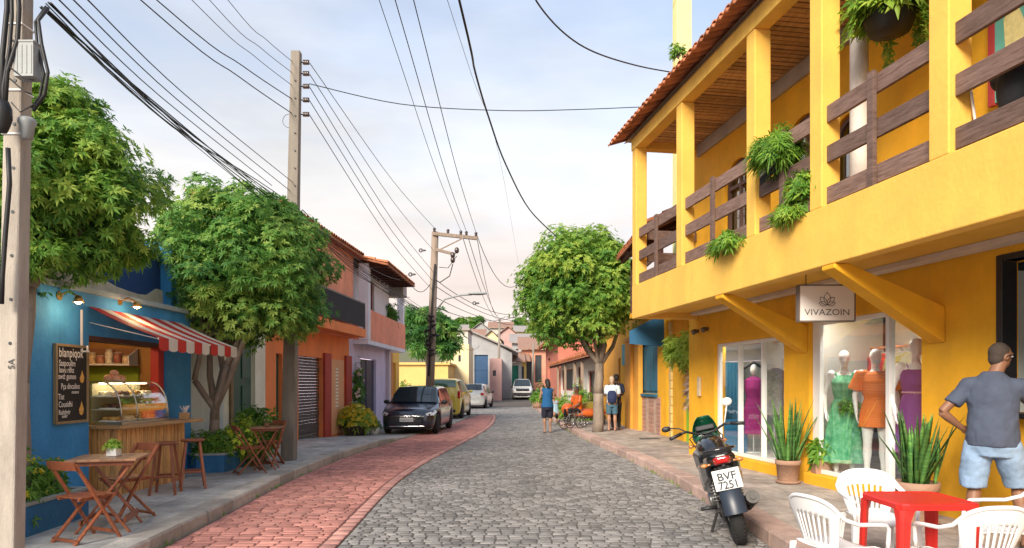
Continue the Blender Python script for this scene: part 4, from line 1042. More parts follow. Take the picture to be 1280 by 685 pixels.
# lilac house with salmon balcony
LP = frame_from((-5.13,21.5), (-4.77,26.5), True)
m_lil = mat('lilac_paint', (.64,.56,.74), .8, .1, 1.5, .2, 30, grime=.4, gcol=(.5,.38,.42), gscale=1.2, streak=.12)
m_lil2 = mat('pale_lilac_column', (.72,.72,.80), .8, .08, 2, .2, 30)
m_salb = mat('salmon_balcony_paint', (.82,.30,.19), .8, .12, 2, .2, 30, grime=.45, gcol=(.5,.28,.22), gscale=1.5, streak=.12)
h = thing('lilac_house', 'lilac two storey house with salmon balcony parapet behind the dark car', 'house', (-5,24,.15), world=True)
d1 = (LP.spx(450.5), LP.spx(470), .05, 2.45)
mb = MB(); mb.wall(LP, 0, 5.0, 0, 3.0, [d1], -.2, 0); mb.fbox(LP, 4.8, 4.998, -4, -.201, 0, 3); mb.build('wall', m_lil, h)
mb = MB(); mb.fbox(LP, d1[0], d1[1], -.12, -.09, .05, 2.42); mb.fbox(LP, (d1[0]+d1[1])/2-.02, (d1[0]+d1[1])/2+.02, -.089, -.07, .1, 2.4); mb.build('door', mat('navy_metal_door', (.02,.022,.06), .5, .1, 3), h)
mb = MB(); mb.fbox(LP, 4.55, 4.85, .003, .12, .0, 3.0); mb.build('corner_pilaster', mat('pinkish_white_plaster', (.62,.50,.52), .8, .1, 3), h)
d2 = (1.5, 2.9, 3.95, 5.2)
mb = MB(); mb.wall(LP, 0.2, 5.0, 3.0, 5.6, [d2], -.2, 0); mb.fbox(LP, 4.8, 4.998, -4, -.201, 3, 5.6); mb.build('upper_wall', m_lil2, h)
f = winmb(LP, *d2[:2], *d2[2:], fw=.08).build('window_frame', mat('brown_red_timber', (.26,.06,.04), .6, .1, 4), h)
g_ = MB(); g_.fbox(LP, d2[0], d2[1], -.13, -.125, d2[2], d2[3]); g_.build('pane', mat('dark_pane', (.03,.035,.045), .1, .1, 3), f)
LQ = frame_from((-4.62,21.9), (-4.42,28.3), True)
mb = MB(); mb.fbox(LQ, 0, 6.4, -.12, 0, 3.0, 4.0); mb.fbox(LQ, 0, .12, -.8, -.121, 3.0, 3.999); mb.fbox(LQ, 6.28, 6.4, -.8, -.121, 3.0, 3.999); mb.build('balcony_parapet', m_salb, h, bevel=.01)
mb = MB(); mb.fbox(LQ, .0, 6.4, -.8, -.0, 2.86, 2.998); mb.build('balcony_slab', m_lil2, h)
mb = MB(); mb.fbox(LQ, -.02, .28, -.3, .02, 3.0, 5.45); mb.build('white_column', m_lil2, h, bevel=.01)
mb = MB(); mb.fbox(LQ, 5.9, 6.2, -.25, .0, 4.0, 5.2); mb.build('column', m_lil2, h, bevel=.01)
mb = MB(); mb.fbox(LQ, 0, 4.6, -.9, .55, 5.42, 5.5)
for i in range(9): mb.fbox(LQ, .1+i*.55, .18+i*.55, -.9, .62, 5.32, 5.419)
mb.build('roof_timbers', mat('dark_brown_rafter', (.09,.035,.03), .8, .2, 4), h)
tileroof('roof', h, LQ, -.2, 4.8, .68, 5.42, -3.0, 6.25, seed=5)
mb = MB(); mb.fbox(LQ, 4.6, 5.4, -.5, .25, 5.0, 5.6); mb.build('water_tank', mat('grey_tank', (.35,.33,.32), .8, .1, 3), h, bevel=.02)
bush('dark leafy plant on the salmon balcony', (-4.75,26.6,4.0), (.3,.6,.75), 240, .15, 23, tb=.2)
bush('flowering vine climbing the lilac wall beside the orange house', (-5.0,22.1,1.1), (.22,.35,1.2), 260, .12, 25, flowers=30, tb=.3, fm=mat('pale_petal', (.62,.5,.42), .7, .2, 6))
t = thing('flower_tub', 'dark tub of bright yellow flowers on the pavement by the lilac house', 'planter', (-4.72, 20.6, .03), world=False)
a = MB(); a.lathe([(.3,0),(.33,.26),(.35,.26),(.35,.3),(.3,.3),(.28,.24),(0,.24)], n=20); a.build('pot', mat('dark_tub', (.08,.07,.06), .8, .1, 4), t)
a, b = bushmb((0,0,.3), (.62,.45,.62), 420, .13, 27, flowers=260, tb=.75); a.build('foliage', LMs, t); b.build('flowers', LMy, t)
t = thing('flower_pot', 'small white flower box beside the yellow flower tub', 'planter', (-4.22, 20.9, .03)); a = MB(); a.lathe([(.14,0),(.18,.24),(.16,.24),(.14,.2),(0,.2)], n=14); a.build('pot', m_white, t)
a, b = bushmb((0,0,.2), (.22,.2,.3), 80, .1, 28); a.build('foliage', LMs, t)
# small brown-orange front beyond
L5 = frame_from((-5.1,28.35), (-5.3,33.0), True)
m_or5 = mat('burnt_orange_paint', (.55,.22,.04), .8, .12, 2)
h = thing('orange_front_house', 'narrow yellow house front with burnt orange door beyond the lilac house', 'house', (-5.2,30,.0), world=True)
mb = MB(); mb.wall(L5, 0, 3.4, 0, 3.3, [(.6,2.2,.03,2.5)], -.2, 0); mb.fbox(L5, 3.2, 3.398, -4, -.201, 0, 3.3); mb.build('wall', m_yel2, h)
mb = MB(); mb.fbox(L5, .6, 2.2, -.12, -.08, .03, 2.5); mb.build('door', m_or5, h)
mb = MB(); mb.fbox(L5, .1, .55, .002, .08, .0, 3.0); mb.build('pilaster', m_or5, h)
# ------------------------------------------------------------------ right side beyond the yellow building
RA = frame_from((4.12,13.95), (4.22,18.15), False)
h = thing('yellow_garden_wall', 'yellow street wall with pale green gate next to the shop building', 'wall', (4.2,16,.15), world=True)
gt = (RA.spx(862.5), RA.spx(854.5)); gt = (max(.05, min(gt)), max(gt), .15, 1.35)
mb = MB(); mb.wall(RA, 0, 4.2, 0, 3.3, [gt], -.2, 0); mb.build('wall', m_yel, h)
mb = MB(); s = gt[0]+.03
while s < gt[1]-.02: mb.fbox(RA, s, s+.05, -.1, -.06, .17, 1.34); s += .11
mb.fbox(RA, gt[0], gt[1], -.14, -.11, .16, 1.34); mb.build('gate', mat('lime_green_metal', (.25,.50,.05), .5, .15, 5), h)
mb = MB()
for i in range(14): mb.fbox(RA, 3.93, 4.19, .003, .05+.012*(i % 2), .15+i*.22, .15+i*.22+.205)
mb.build('quoin_pilaster', mat('cream_quoin_block', (.66,.50,.20), .85, .15, 5, .4, 30), h)
bush('pale green vine spilling over the yellow wall beside the shops', (3.85,15.4,2.15), (.35,1.1,.62), 520, .14, 31, tb=.95, name='climbing_vine', cat='vine')
bush('dry pale flowering creeper hanging down the yellow wall', (4.0,15.0,1.25), (.16,.45,.95), 150, .13, 32, tb=.8, name='climbing_vine', cat='vine', lm=leafmat('dry_leaf', (.25,.17,.13), (.5,.38,.3), (.65,.5,.42)))
# neighbour terrace with tile roof seen behind the veranda
h = thing('neighbour_terrace', 'upper terrace with dark timber posts under a small tiled roof behind the veranda', 'terrace', (4.4,16.5,3.3), world=True)
mb = MB(); mb.bx(3.1, 6.5, 14.2, 18.0, 3.301, 3.42); mb.build('terrace_floor', m_yel, h)
TR = Fr(2.75, 14.3, 0, 1, -1, 0)
tileroof('roof', h, TR, 0, 4.0, -.05, 4.95, -3.0, 6.35, seed=9)
mb = MB()
for y in (14.5,15.7,16.9,18.0): mb.bar((2.85,y,4.86),(5.7,y,6.17),.09,.12)
for x, z in ((2.95,4.85),(3.9,5.3)): mb.bx(x-.05, x+.05, 14.35, 18.2, z-.06, z+.04)
mb.build('roof_timbers', mat('dark_brown_rafter', (.09,.035,.03)), h)
for x, y, z in ((3.15,14.5,4.8),(3.15,17.8,4.8),(4.0,14.5,5.25)):
    mb = MB(); mb.bx(x-.055, x+.055, y-.055, y+.055, 3.42, z); mb.build('terrace_post', mat('dark_brown_rafter', (.09,.035,.03)), h)
mb = MB()
for z in (3.7,4.0,4.3): mb.bx(3.1, 3.14, 14.4, 18.0, z, z+.1)
mb.build('terrace_rail', m_rail, h)
mb = MB(); mb.bx(5.0, 5.2, 14.2, 18, 3.42, 6.0); mb.build('terrace_wall', m_cream, h)

RC = frame_from((4.12,18.22), (3.72,23.4), False)
m_bshut = mat('petrol_blue_paint', (.015,.12,.20), .6, .2, 3, .1, 20)
m_clad = brickmat('small_stone_cladding', (.42,.22,.16), (.33,.18,.14), (.45,.32,.25), .12, .06, (R(90),0,R(90)))
h = thing('blue_window_house', 'yellow house with blue shuttered window, blue awning and stone clad base', 'house', (4,20.8,.15), world=True)
wb = (RC.spx(822), RC.spx(797), 1.3, 2.75)
mb = MB(); mb.wall(RC, 0, 5.2, 0, 4.1, [wb], -.2, 0); mb.fbox(RC, .0, .2, -4, -.201, 0, 4.1); mb.build('wall', m_yel, h)
mb = MB(); mb.fbox(RC, wb[0], wb[1], -.1, -.06, wb[2], wb[3]); 
for i in range(4): a = wb[0]+(wb[1]-wb[0])*i/4; mb.fbox(RC, a+.03, a+(wb[1]-wb[0])/4-.03, -.058, -.03, wb[2]+.08, wb[3]-.08)
mb.build('window_shutter', m_bshut, h)
mb = MB(); mb.fbox(RC, wb[0]-.03, wb[1]+.03, .003, .08, wb[2]-.09, wb[2]-.01); mb.build('window_sill', m_bshut, h)
mb = MB(); mb.fbox(RC, RC.spx(826), RC.spx(800), .003, .025, .1, 1.2); mb.build('stone_cladding', m_clad, h)
for a, b, dd in ((798,789,.14),(788,781,.22)):
    mb = MB(); mb.fbox(RC, RC.spx(a, dd), RC.spx(b, dd), .003, dd, .1, 2.9); mb.fbox(RC, RC.spx(a, dd)-.06, RC.spx(b, dd)+.06, .003, dd+.05, 2.901, 3.02); mb.build('pilaster', mat('amber_paint', (.78,.36,.05), .75, .1, 2), h, bevel=.01)
mb = MB(); a, b = .2, RC.spx(789, .9)
vs = [RC.p(s_, d_, z_) for s_ in (a, b) for d_, z_ in ((.003,3.5),(.95,3.0),(.95,2.66),(.003,2.58))]
mb.add(vs, [(0,1,5,4),(1,2,6,5),(2,3,7,6),(0,3,2,1),(4,5,6,7)]); mb.build('sloping_awning', mat('petrol_blue_sheet', (.02,.12,.24), .7, .15, 2), h)
mb = MB(); mb.fbox(RC, RC.spx(778), RC.spx(785), .0, .02, 2.2, 2.9); mb.build('upper_shutter', mat('teal_shutter', (.05,.28,.33), .6, .1, 3), h)
RD = frame_from((3.95,23.45), (3.55,27.6), False)
h = thing('amber_house', 'amber orange house front with dark doorway behind the tree and the couple', 'house', (3.8,25,.15), world=True)
dd_ = (.25, 1.15, .15, 2.5)
mb = MB(); mb.wall(RD, 0, 4.1, 0, 3.5, [dd_], -.2, 0); mb.fbox(RD, 0, .2, -4, -.201, 0, 3.5); mb.build('wall', mat('amber_paint', (.78,.36,.05)), h)
mb = MB(); mb.fbox(RD, dd_[0], dd_[1], -.15, -.11, .16, 2.5); mb.build('door', mat('dark_brown_door', (.07,.035,.025), .6, .1, 3), h)
mb = MB(); mb.fbox(RD, 0, 4.12, -.3, .15, 3.5, 3.62); mb.build('cornice', m_yel2, h)
# low white house with tile roof
RE = frame_from((3.9,27.9), (3.25,45.5), False)
m_whp = mat('white_plaster', (.70,.66,.58), .85, .1, 2, .25, 20, grime=.5, gcol=(.42,.36,.28), gscale=.8)
h = thing('low_white_house', 'long low white house with a tiled eave and dark windows behind the garden plants', 'house', (3.5,35,.15), world=True)
def sp(px): return RE.spx(px)
oa = [(sp(716), sp(702), 1.15, 2.45), (sp(727), sp(722), 1.2, 2.5), (sp(745), sp(735), .2, 2.2), (sp(693.5), sp(690), .2, 2.3)]
oa = [(min(o[0],o[1]), max(o[0],o[1]), o[2], o[3]) for o in oa]
mb = MB(); mb.wall(RE, 0, 17.6, 0, 3.05, oa, -.2, 0); mb.fbox(RE, 17.4, 17.598, -4, -.201, 0, 3); mb.fbox(RE, 0, .2, -4, -.201, 0, 3.5); mb.build('wall', m_whp, h)
for o in oa:
    f = winmb(RE, o[0], o[1], o[2], o[3], fw=.09).build('window_frame', mat('brown_red_timber', (.26,.06,.04)), h)
    g_ = MB(); g_.fbox(RE, o[0], o[1], -.16, -.15, o[2], o[3]); g_.build('pane', m_dark, f)
tileroof('roof', h, RE, -.2, 17.8, .85, 2.75, -3.2, 4.3, pitch=.26, ln=.6, seed=12)
mb = MB()
for i in range(22): mb.bar(RE.p(.2+i*.8, .8, 2.68), RE.p(.2+i*.8, -.1, 3.02), .07, .1)
mb.fbox(RE, -.1, 17.7, .66, .74, 2.58, 2.68)
mb.build('rafter', mat('dark_brown_rafter', (.09,.035,.03)), h)
for px in (706, 697, 727, 718):
    mb = MB(); s = RE.spx(px, .7); mb.fbox(RE, s-.06, s+.06, .62, .74, .15, 2.58); mb.build('porch_post', mat('grey_brown_post', (.3,.22,.16), .8, .1, 4), h)
# brick red house with dark arch
RG = frame_from((3.15,46.5), (2.9,58), False)
m_brk = mat('brick_red_plaster', (.48,.15,.10), .85, .15, 1.5, .3, 12, grime=.4, gcol=(.55,.3,.22), gscale=.7)
h = thing('brick_red_house', 'brick red house with a dark archway down the street', 'house', (3,50,.15), world=True)
mb = MB(); mb.wall(RG, 0, 12, 0, 4.6, [(7.2,9.8,.15,3.6)], -.3, 0); mb.fbox(RG, 0, .25, -6, -.301, 0, 4.6); mb.build('wall', m_brk, h)
mb = MB(); mb.fbox(RG, 7.2, 9.8, -.6, -.5, .1, 3.7); mb.build('archway', m_dark, h)
tileroof('roof', h, RG, -.4, 12.2, .7, 4.5, -5, 6.0, pitch=.3, ln=.9, seed=14)

# ------------------------------------------------------------------ end of the street
def house(label, name, px0, px1, ytop, Y, depth, m, ops=(), roof=None, zb=None, rise=1.4, rm=None):
    """free standing house whose front spans the given bearings at distance Y"""
    x0 = at(px0, 0, Y).x; x1 = at(px1, 0, Y).x; zt = at(0, ytop, Y).z; zb = gz(Y) if zb is None else zb
    h = thing(name, label, 'house', ((x0+x1)/2, Y, zb), world=True)
    fr = Fr(x0, Y, 1, 0, 0, -1); W = x1-x0
    oo = [(at(a,0,Y).x-x0, at(b,0,Y).x-x0, at(0,d,Y).z, at(0,c,Y).z) for a, b, c, d, mm in ops]
    mb = MB(); mb.wall(fr, 0, W, zb-.5, zt, oo, -.25, 0); mb.fbox(fr, 0, .25, -depth, -.251, zb-.5, zt); mb.fbox(fr, W-.25, W, -depth, -.251, zb-.5, zt); mb.fbox(fr, .251, W-.251, -depth, -.252, zt-.2, zt-.01)
    mb.build('wall', m, h)
    for o, q in zip(oo, ops):
        f = MB(); f.fbox(fr, o[0], o[1], -.2, -.15, o[2], o[3])
        k = max(1, int((o[1]-o[0])/.9))
        for i in range(k+1): s = o[0]+(o[1]-o[0])*i/k; f.fbox(fr, s-.03, s+.03, -.15, -.1, o[2], o[3])
        f.fbox(fr, o[0], o[1], -.149, -.12, (o[2]+o[3])/2-.03, (o[2]+o[3])/2+.03)
        f.build('window' if o[2] > zb+.5 else 'gate', q[4], h)
    if roof == 'gable':
        rz_ = zt+rise; o_ = .4; b = MB()
        for sx in (0, 1):
            e = x0-o_ if sx == 0 else x1+o_; b.add([(e,Y-o_,zt-.1),((x0+x1)/2,Y-o_,rz_),((x0+x1)/2,Y+depth,rz_),(e,Y+depth,zt-.1),(e,Y-o_,zt),((x0+x1)/2,Y-o_,rz_+.12),((x0+x1)/2,Y+depth,rz_+.12),(e,Y+depth,zt)], [(0,1,2,3),(4,7,6,5),(0,4,5,1),(0,3,7,4)])
        b.build('roof', rm or m_rooff, h); gb = MB(); gb.prism([(x0,zt),(x1,zt),((x0+x1)/2,rz_-.02)], (0,Y+.01,0), (1,0,0), (0,0,1), (0,.2,0)); gb.build('gable', m, h)
    elif roof == 'front':
        b = MB(); b.add([(x0-.4,Y-.6,zt),(x1+.4,Y-.6,zt),(x1+.4,Y+depth*.6,zt+rise),(x0-.4,Y+depth*.6,zt+rise),(x0-.4,Y-.6,zt+.14),(x1+.4,Y-.6,zt+.14),(x1+.4,Y+depth*.6,zt+rise+.14),(x0-.4,Y+depth*.6,zt+rise+.14)], [(3,2,1,0),(4,5,6,7),(0,1,5,4),(1,2,6,5),(3,0,4,7),(2,3,7,6)])
        b.build('roof', rm or m_rooff, h)
    elif roof == 'shedL':
        b = MB(); b.add([(x0-.3,Y-.5,zt+rise),(x1+.6,Y-.5,zt),(x1+.6,Y+depth,zt),(x0-.3,Y+depth,zt+rise),(x0-.3,Y-.5,zt+rise+.15),(x1+.6,Y-.5,zt+.15),(x1+.6,Y+depth,zt+.15),(x0-.3,Y+depth,zt+rise+.15)], [(3,2,1,0),(4,5,6,7),(0,1,5,4),(1,2,6,5),(3,0,4,7),(2,3,7,6)])
        b.build('roof', rm or m_rooff, h); gb = MB(); gb.prism([(x0,zt-.01),(x1,zt-.01),(x0,zt+rise)], (0,Y+.01,0), (1,0,0), (0,0,1), (0,.2,0)); gb.build('gable', m, h)
    elif roof == 'flat':
        b = MB(); b.bx(x0-.15, x1+.15, Y-.2, Y+depth, zt+.002, zt+.16); b.build('cornice', rm or m, h)
    return h
m_rooff = mat('old_brown_tile_roof', (.30,.17,.12), .9, .3, 3, .4, 12, stretch=(4,1,1), grime=.5, gcol=(.16,.12,.10), gscale=.7)
m_roofg = mat('grey_fibre_roof', (.30,.27,.25), .9, .15, 2, .3, 10, stretch=(5,1,1), grime=.5, gcol=(.2,.15,.13), gscale=.5)
m_fy = mat('far_yellow_wall', (.62,.42,.14), .85, .1, 1); m_fc = mat('far_cream_wall', (.70,.58,.34), .85, .1, 1)
m_fw = mat('far_white_wall', (.52,.49,.44), .85, .1, 1); m_fg = mat('far_grey_wall', (.33,.33,.335), .85, .1, 1); m_fp = mat('far_pink_wall', (.50,.31,.28), .85, .1, 1)
m_fs = mat('far_salmon_wall', (.58,.26,.17), .85, .12, 1); m_wn = mat('far_window', (.04,.05,.07), .3, .1, 1); m_gb = mat('far_blue_gate', (.02,.07,.16), .6, .1, 1); m_gg = mat('far_green_gate', (.02,.22,.14), .6, .1, 1)
house('low bright yellow house front beyond the parked cars', 'yellow_house', 497, 560, 456, 47, 5, m_fy, [(533,540,465,485,m_gb)], 'flat')
house('cream two storey house with white trimmed upper window left of the grey house', 'cream_house', 556, 586, 430, 52, 6, m_fc, [(573,576,444,452,m_wn)], None)
house('small white upper storey with brown window above the cream house', 'white_house', 556, 585, 413, 53.5, 5, m_fw, [(564,570,417,428,mat('far_brown_window', (.25,.08,.07), .6, .1, 2))], 'flat', rm=m_roofg)
house('grey house with tall blue gate and sloping roof at the end of the street', 'grey_house', 585.5, 640, 441, 64, 14, m_fg, [(593,610,443.5,481,m_gb)], 'shedL', rise=2.2, rm=m_roofg)
house('small pink house between the grey house and the green gates', 'pink_house', 612, 627, 448, 61, 4, m_fp, [(616,620,463,470,m_wn)], None)
house('white wall with wide green gates down the street', 'green_gate_house', 627, 652, 453, 72, 8, m_fw, [(629,636,459,486,m_gg),(639,648,457,486,m_gg)], 'front', rise=1.2)
house('salmon house with dark openings behind the white pickup', 'salmon_house', 652, 684, 437, 76, 8, m_fs, [(658,666,452,478,m_dark),(669,677,444,478,m_dark)], 'front', rise=1.6)
house('ochre house at the bend behind the white pickup', 'ochre_house', 646, 658, 452, 74, 4, m_fy, [(649,655,458,478,m_wn)], 'front', rise=.9)
# hill with houses climbing it
hl = MB(); nx, ny = 46, 14; vs = []; r = random.Random(9)
for j in range(ny+1):
    for i in range(nx+1):
        x = -95+190*i/nx; y = 96+j*12; f = j/ny
        top = 15*math.exp(-((x-6)/34)**2)+10.5*math.exp(-((x+38)/26)**2)+9*math.exp(-((x-55)/30)**2)
        z = gz(96)+ (top)*math.sin(min(1, f*1.5)*math.pi/2)+r.uniform(-.5,.5)*f-.1
        vs.append((x, y, z))
hl.add(vs, [(j*(nx+1)+i, j*(nx+1)+i+1, (j+1)*(nx+1)+i+1, (j+1)*(nx+1)+i) for j in range(ny) for i in range(nx)], 0, True)
tag(hl.build('hill', mat('hill_earth_and_scrub', (.17,.13,.09), .95, col2=(.10,.12,.05), scale=.15, bump=.3, bscale=1)), kind='structure')
hh = [(560,582,410,118,m_fw,'front','white'),(583,604,417,104,m_fs,'front','salmon'),(602,626,421,98,m_fc,'gable','cream'),(622,648,415,110,m_fp,'gable','pink'),(640,668,424,96,m_fg,'front','grey'),(664,690,422,102,m_fs,'gable','brick red'),
      (590,612,408,132,m_fg,'gable','grey'),(612,640,405,140,m_fw,'front','white'),(644,672,410,130,m_fc,'front','cream'),(676,700,428,92,m_fw,'gable','white')]
posn = ['leftmost on the hill','above the grey house roof','in the middle of the hillside','right of the street lamp','just above the salmon house','lowest at the right of the hill','second row, above the cream one','highest on the hill','high up behind the pickup','half hidden by the round tree']
for i, (a, b, c, Y, m, rf, cn) in enumerate(hh):
    zb = 0; fx = at((a+b)/2,0,Y).x
    house('far %s hillside house with brown roof, %s' % (cn, posn[i]), 'hillside_house', a, b, c+5, Y, 7, m, [(a+5,a+8,c+12,c+19,m_wn),(b-8,b-5,c+12,c+19,m_wn)], rf, zb=gz(Y)+1, rise=1.5, rm=m_rooff if i % 2 else m_roofg)['group'] = 'houses on the hillside'
for i, (px, py, Y, w, lab) in enumerate(((596,404,145,2.2,'small far tree on the hill crest left of the street lamp'),(652,406,150,2.4,'small far tree on the hill crest right of the street lamp'),(676,412,120,2.2,'far tree on the hillside above the brick red house'),(575,406,125,1.3,'palm like far tree above the white upper house'))):
    p = at(px, py, Y); t = thing('tree', lab, 'tree', (p.x, Y, p.z-3), world=True, group='trees on the far hill')
    a = MB(); a.cyl((p.x,Y,p.z-5),(p.x,Y,p.z),.25,.12,8); a.build('trunk', m_bark, t); crown('crown', LM, t, p, (w,w,w*.8), 10, 260, .8, 60+i, tb=.3)
# street-side greenery on the right
bush('tall narrow green shrub before the low white house', (3.0,30.2,.15), (.4,.4,1.5), 420, .16, 41, tb=.55)
bush('yellow green garden shrub beside the orange cart', (2.35,27.6,.15), (.55,.6,1.0), 420, .15, 42, tb=.75)
bush('low leafy garden bush behind the crouching child', (1.95,29.8,.15), (.6,.6,.95), 380, .15, 43, tb=.6)
bush('loose pale green bush left of the street tree', (2.9,26.3,.15), (.6,.5,1.15), 420, .15, 44, tb=.65)
bush('dark potted bush beside the white pickup', (2.0,48,.15), (.7,.7,1.4), 240, .28, 46, tb=.15)
bush('green bush before the yellow house beyond the dark car', (-6.2,41,.0), (1.1,.9,1.7), 420, .3, 47, tb=.55)
t = thing('potted_shrub', 'pale potted shrub on the pavement beneath the yellow wall', 'potted plant', (1.5,40,.15)); a = MB(); a.lathe([(.25,0),(.3,.4),(.25,.4),(0,.35)], n=14); a.build('pot', m_clay, t); a, b = bushmb((0,0,.4), (.45,.45,.6), 150, .18, 48); a.build('foliage', LMs, t)
# ------------------------------------------------------------------ poles and overhead cables
m_conc = mat('weathered_concrete_pole', (.37,.325,.275), .9, .25, 2.5, .4, 50, stretch=(3,3,.5), grime=.6, gcol=(.24,.20,.17), gscale=2.2)
m_conc2 = mat('grey_concrete_pole', (.235,.205,.17), .9, .2, 3, .15, 25, stretch=(3,3,.5), grime=.5, gcol=(.2,.17,.15), gscale=3)
m_cable = mat('black_cable', (.012,.012,.013), .55, .1, 5)
m_cableg = mat('grey_steel_cable', (.10,.10,.11), .5, .1, 5)
m_ins = mat('brown_insulator', (.05,.03,.025), .3, .1, 5, coat=.5)
m_box = mat('pale_grey_box', (.29,.31,.31), .6, .1, 4, .1, 20)
def taper(mb, a, b, wa, da, wb, db, mi=0):
    a = V(a); b = V(b)
    vs = [a+V((sx*wa/2, sy*da/2, 0)) for sx, sy in ((-1,-1),(1,-1),(1,1),(-1,1))]+[b+V((sx*wb/2, sy*db/2, 0)) for sx, sy in ((-1,-1),(1,-1),(1,1),(-1,1))]
    mb.add(vs, [(3,2,1,0),(4,5,6,7),(0,1,5,4),(1,2,6,5),(2,3,7,6),(3,0,4,7)], mi)
b1 = at(12, 685, 5.2); b1.z = .15; t1 = at(28, -170, 5.2)
p1 = thing('utility_pole', 'thick concrete utility pole with grey meter box at the left edge of the street', 'utility pole', (b1.x, 5.2, .15), world=True)
mb = MB(); taper(mb, b1, t1, .15, .13, .13, .12)
mb.build('pole', m_conc, p1, bevel=.015)
mb = MB(); 
for i in range(9): z = 1.9+i*.33; f = (z-.15)/(t1.z-.15); x = b1.x+(t1.x-b1.x)*f; mb.cyl((x+.02,5.2-.068+.002*f,z),(x+.02,5.2-.05,z),.013,n=8)
mb.build('bolt_hole', m_dark, p1)
mb = MB(); mb.bx(-.06,.085,-.055,.055,0,.25); mb.bx(-.065,.09,-.06,.06,.25,.265)
for i in range(4): mb.bx(-.04+i*.035, -.03+i*.035, -.059, -.055, .02, .23)
o = mb.build('meter_box', m_box, p1, bevel=.008); q = at(37, 99, 5.07); o.location = q-p1.location-V((.02,0,0))
def band(z, h=.03):
    f = (z-.15)/(t1.z-.15); x = b1.x+(t1.x-b1.x)*f; w = .15+(.13-.15)*f+.008; mb = MB(); mb.bx(x-w/2, x+w/2, 5.2-w/2, 5.2+w/2, z, z+h); mb.build('steel_band', m_alu, p1, bevel=.004)
for py in (172, 118, 36): band(at(0, py, 5.2).z, .014)
mb = MB(); q = at(34, 160, 5.12); mb.lathe([(.0,.08),(.045,.075),(.06,.06),(.062,.035),(.048,.01),(.038,-.08),(.0,-.085)], q, 20); mb.build('cable_clamp', m_box, p1)
mb = MB(); q = at(3, 145, 5.0); mb.lathe([(.0,.12),(.04,.11),(.06,.06),(.062,-.02),(.045,-.08),(.03,-.12),(.0,-.13)], q, 20); mb.build('splice_closure', m_cable, p1)
mb = MB(); mb.tube([at(10,185,5.03), at(12,230,5.05), at(7,290,5.05), at(3,345,5.05), at(2,380,5.05)], .017, 8)
mb.tube([at(20,-40,5.0), at(24,10,5.0), at(22,50,5.02), at(9,90,5.0), at(6,140,5.0)], .016, 8); mb.tube([at(8,-40,5.0), at(9,10,5.0), at(3,70,5.0), at(3,150,5.0)], .018, 8)
mb.tube([at(14,-40,5.0), at(15,20,4.99), at(12,60,5.0), at(4,110,4.99), at(5,150,5.0)], .013, 8)
mb.build('drop_cable', m_cable, p1)
mb = MB(); mb.tube([at(42,100,5.0), at(28,96,5.02), at(12,84,5.0)], .006, 5); mb.tube([at(40,118,5.03), at(30,114,5.02), at(12,98,5.0)], .006, 5); mb.tube([at(44,130,5.0), at(25,140,5.02), at(14,128,5.0)], .005, 5); mb.build('thin_wire', m_cable, p1)
mb = MB()
mb.tube([at(60,10,5.1), at(48,25,5.05), at(52,55,5.05), at(60,90,5.05), at(56,118,5.05), at(42,138,5.1)], .013, 8)
mb.tube([at(58,8,5.1), at(44,28,5.08), at(47,60,5.08), at(55,92,5.08), at(50,120,5.08), at(40,135,5.1)], .011, 8)
mb.build('cable_loop', m_cable, p1)
for i, (z, rx, wl) in enumerate(((2.45, 0,'x'),)):
    pass
# small painted letters low on the pole (S4)
mb = MB(); q = at(18, 455, 5.2-.068); text_into(mb, 'SA', q, (0,0,1), (-1,0,0), .07, .002); mb.build('stencil_mark', m_dark, p1)

b2 = at(361, 575, 12.9); b2.z = .15; t2 = at(370.5, 65, 12.9)
p2 = thing('utility_pole', 'tall slender concrete pole with five stacked insulators rising through the forked tree', 'utility pole', (b2.x, 12.9, .15), world=True)
mb = MB(); taper(mb, b2, t2, .25, .22, .17, .15); mb.build('pole', m_conc2, p2, bevel=.012)
insul = []
for i, py in enumerate((78, 92, 108, 125, 143)):
    q = at(372, py, 12.9); mb = MB(); mb.cyl(q+V((.07,0,0)), q+V((.2,0,0)), .012, n=6)
    for k in range(3): mb.lathe([(.0,.04),(.036,.035),(.022,.0),(.036,-.035),(.0,-.04)], q+V((.13+k*.03,0,0)), 12)
    mb.build('insulator', m_ins, p2); insul.append(q+V((.22,0,0)))
mb = MB()
for i in range(8): q = at(368.5, 100+i*22, 12.9-.095); mb.cyl(q, q-V((0,.01,0)), .016, n=8)
mb.build('bolt_hole', m_dark, p2)
mb = MB(); c = at(362, 151, 12.85); mb.tor(c, .13, .006, (0,1,0), 20, 5); mb.build('wire_loop', m_cableg, p2)

b3 = V(((536-640)*26/F, 26, .03)); t3 = at(544, 290, 26)
p3 = thing('utility_pole', 'wooden power pole with crossarm and street light arm behind the dark car', 'utility pole', tuple(b3), world=True)
m_wpole = mat('weathered_pole_wood', (.26,.20,.155), .9, .25, 5, .6, 20, stretch=(3,3,.3))
mb = MB(); mb.cyl(b3, t3, .17, .13, 12); mb.build('pole', m_wpole, p3)
mb = MB(); a, c = at(541,292,25.85), at(597,298,25.85); mb.bar(a, c, .11, .13); mb.build('crossarm', m_wpole, p3, bevel=.01)
mb = MB(); mb.bar(at(548,313,25.82), at(580,297,25.8), .04, .04); mb.bar(at(545,312,25.8), at(569,318,25.8), .09, .1); mb.build('crossarm_brace', m_wpole, p3)
tops = []
for px in (543, 560, 576, 583, 595):
    q = at(px, 290, 25.85); q.z = a.z+(c.z-a.z)*(q.x-a.x)/(c.x-a.x)+.06; mb = MB(); mb.lathe([(.02,0),(.06,.03),(.035,.07),(.065,.1),(.05,.16),(0,.18)], q, 12); mb.build('insulator', m_ins, p3); tops.append(q+V((0,0,.16)))
mb = MB()
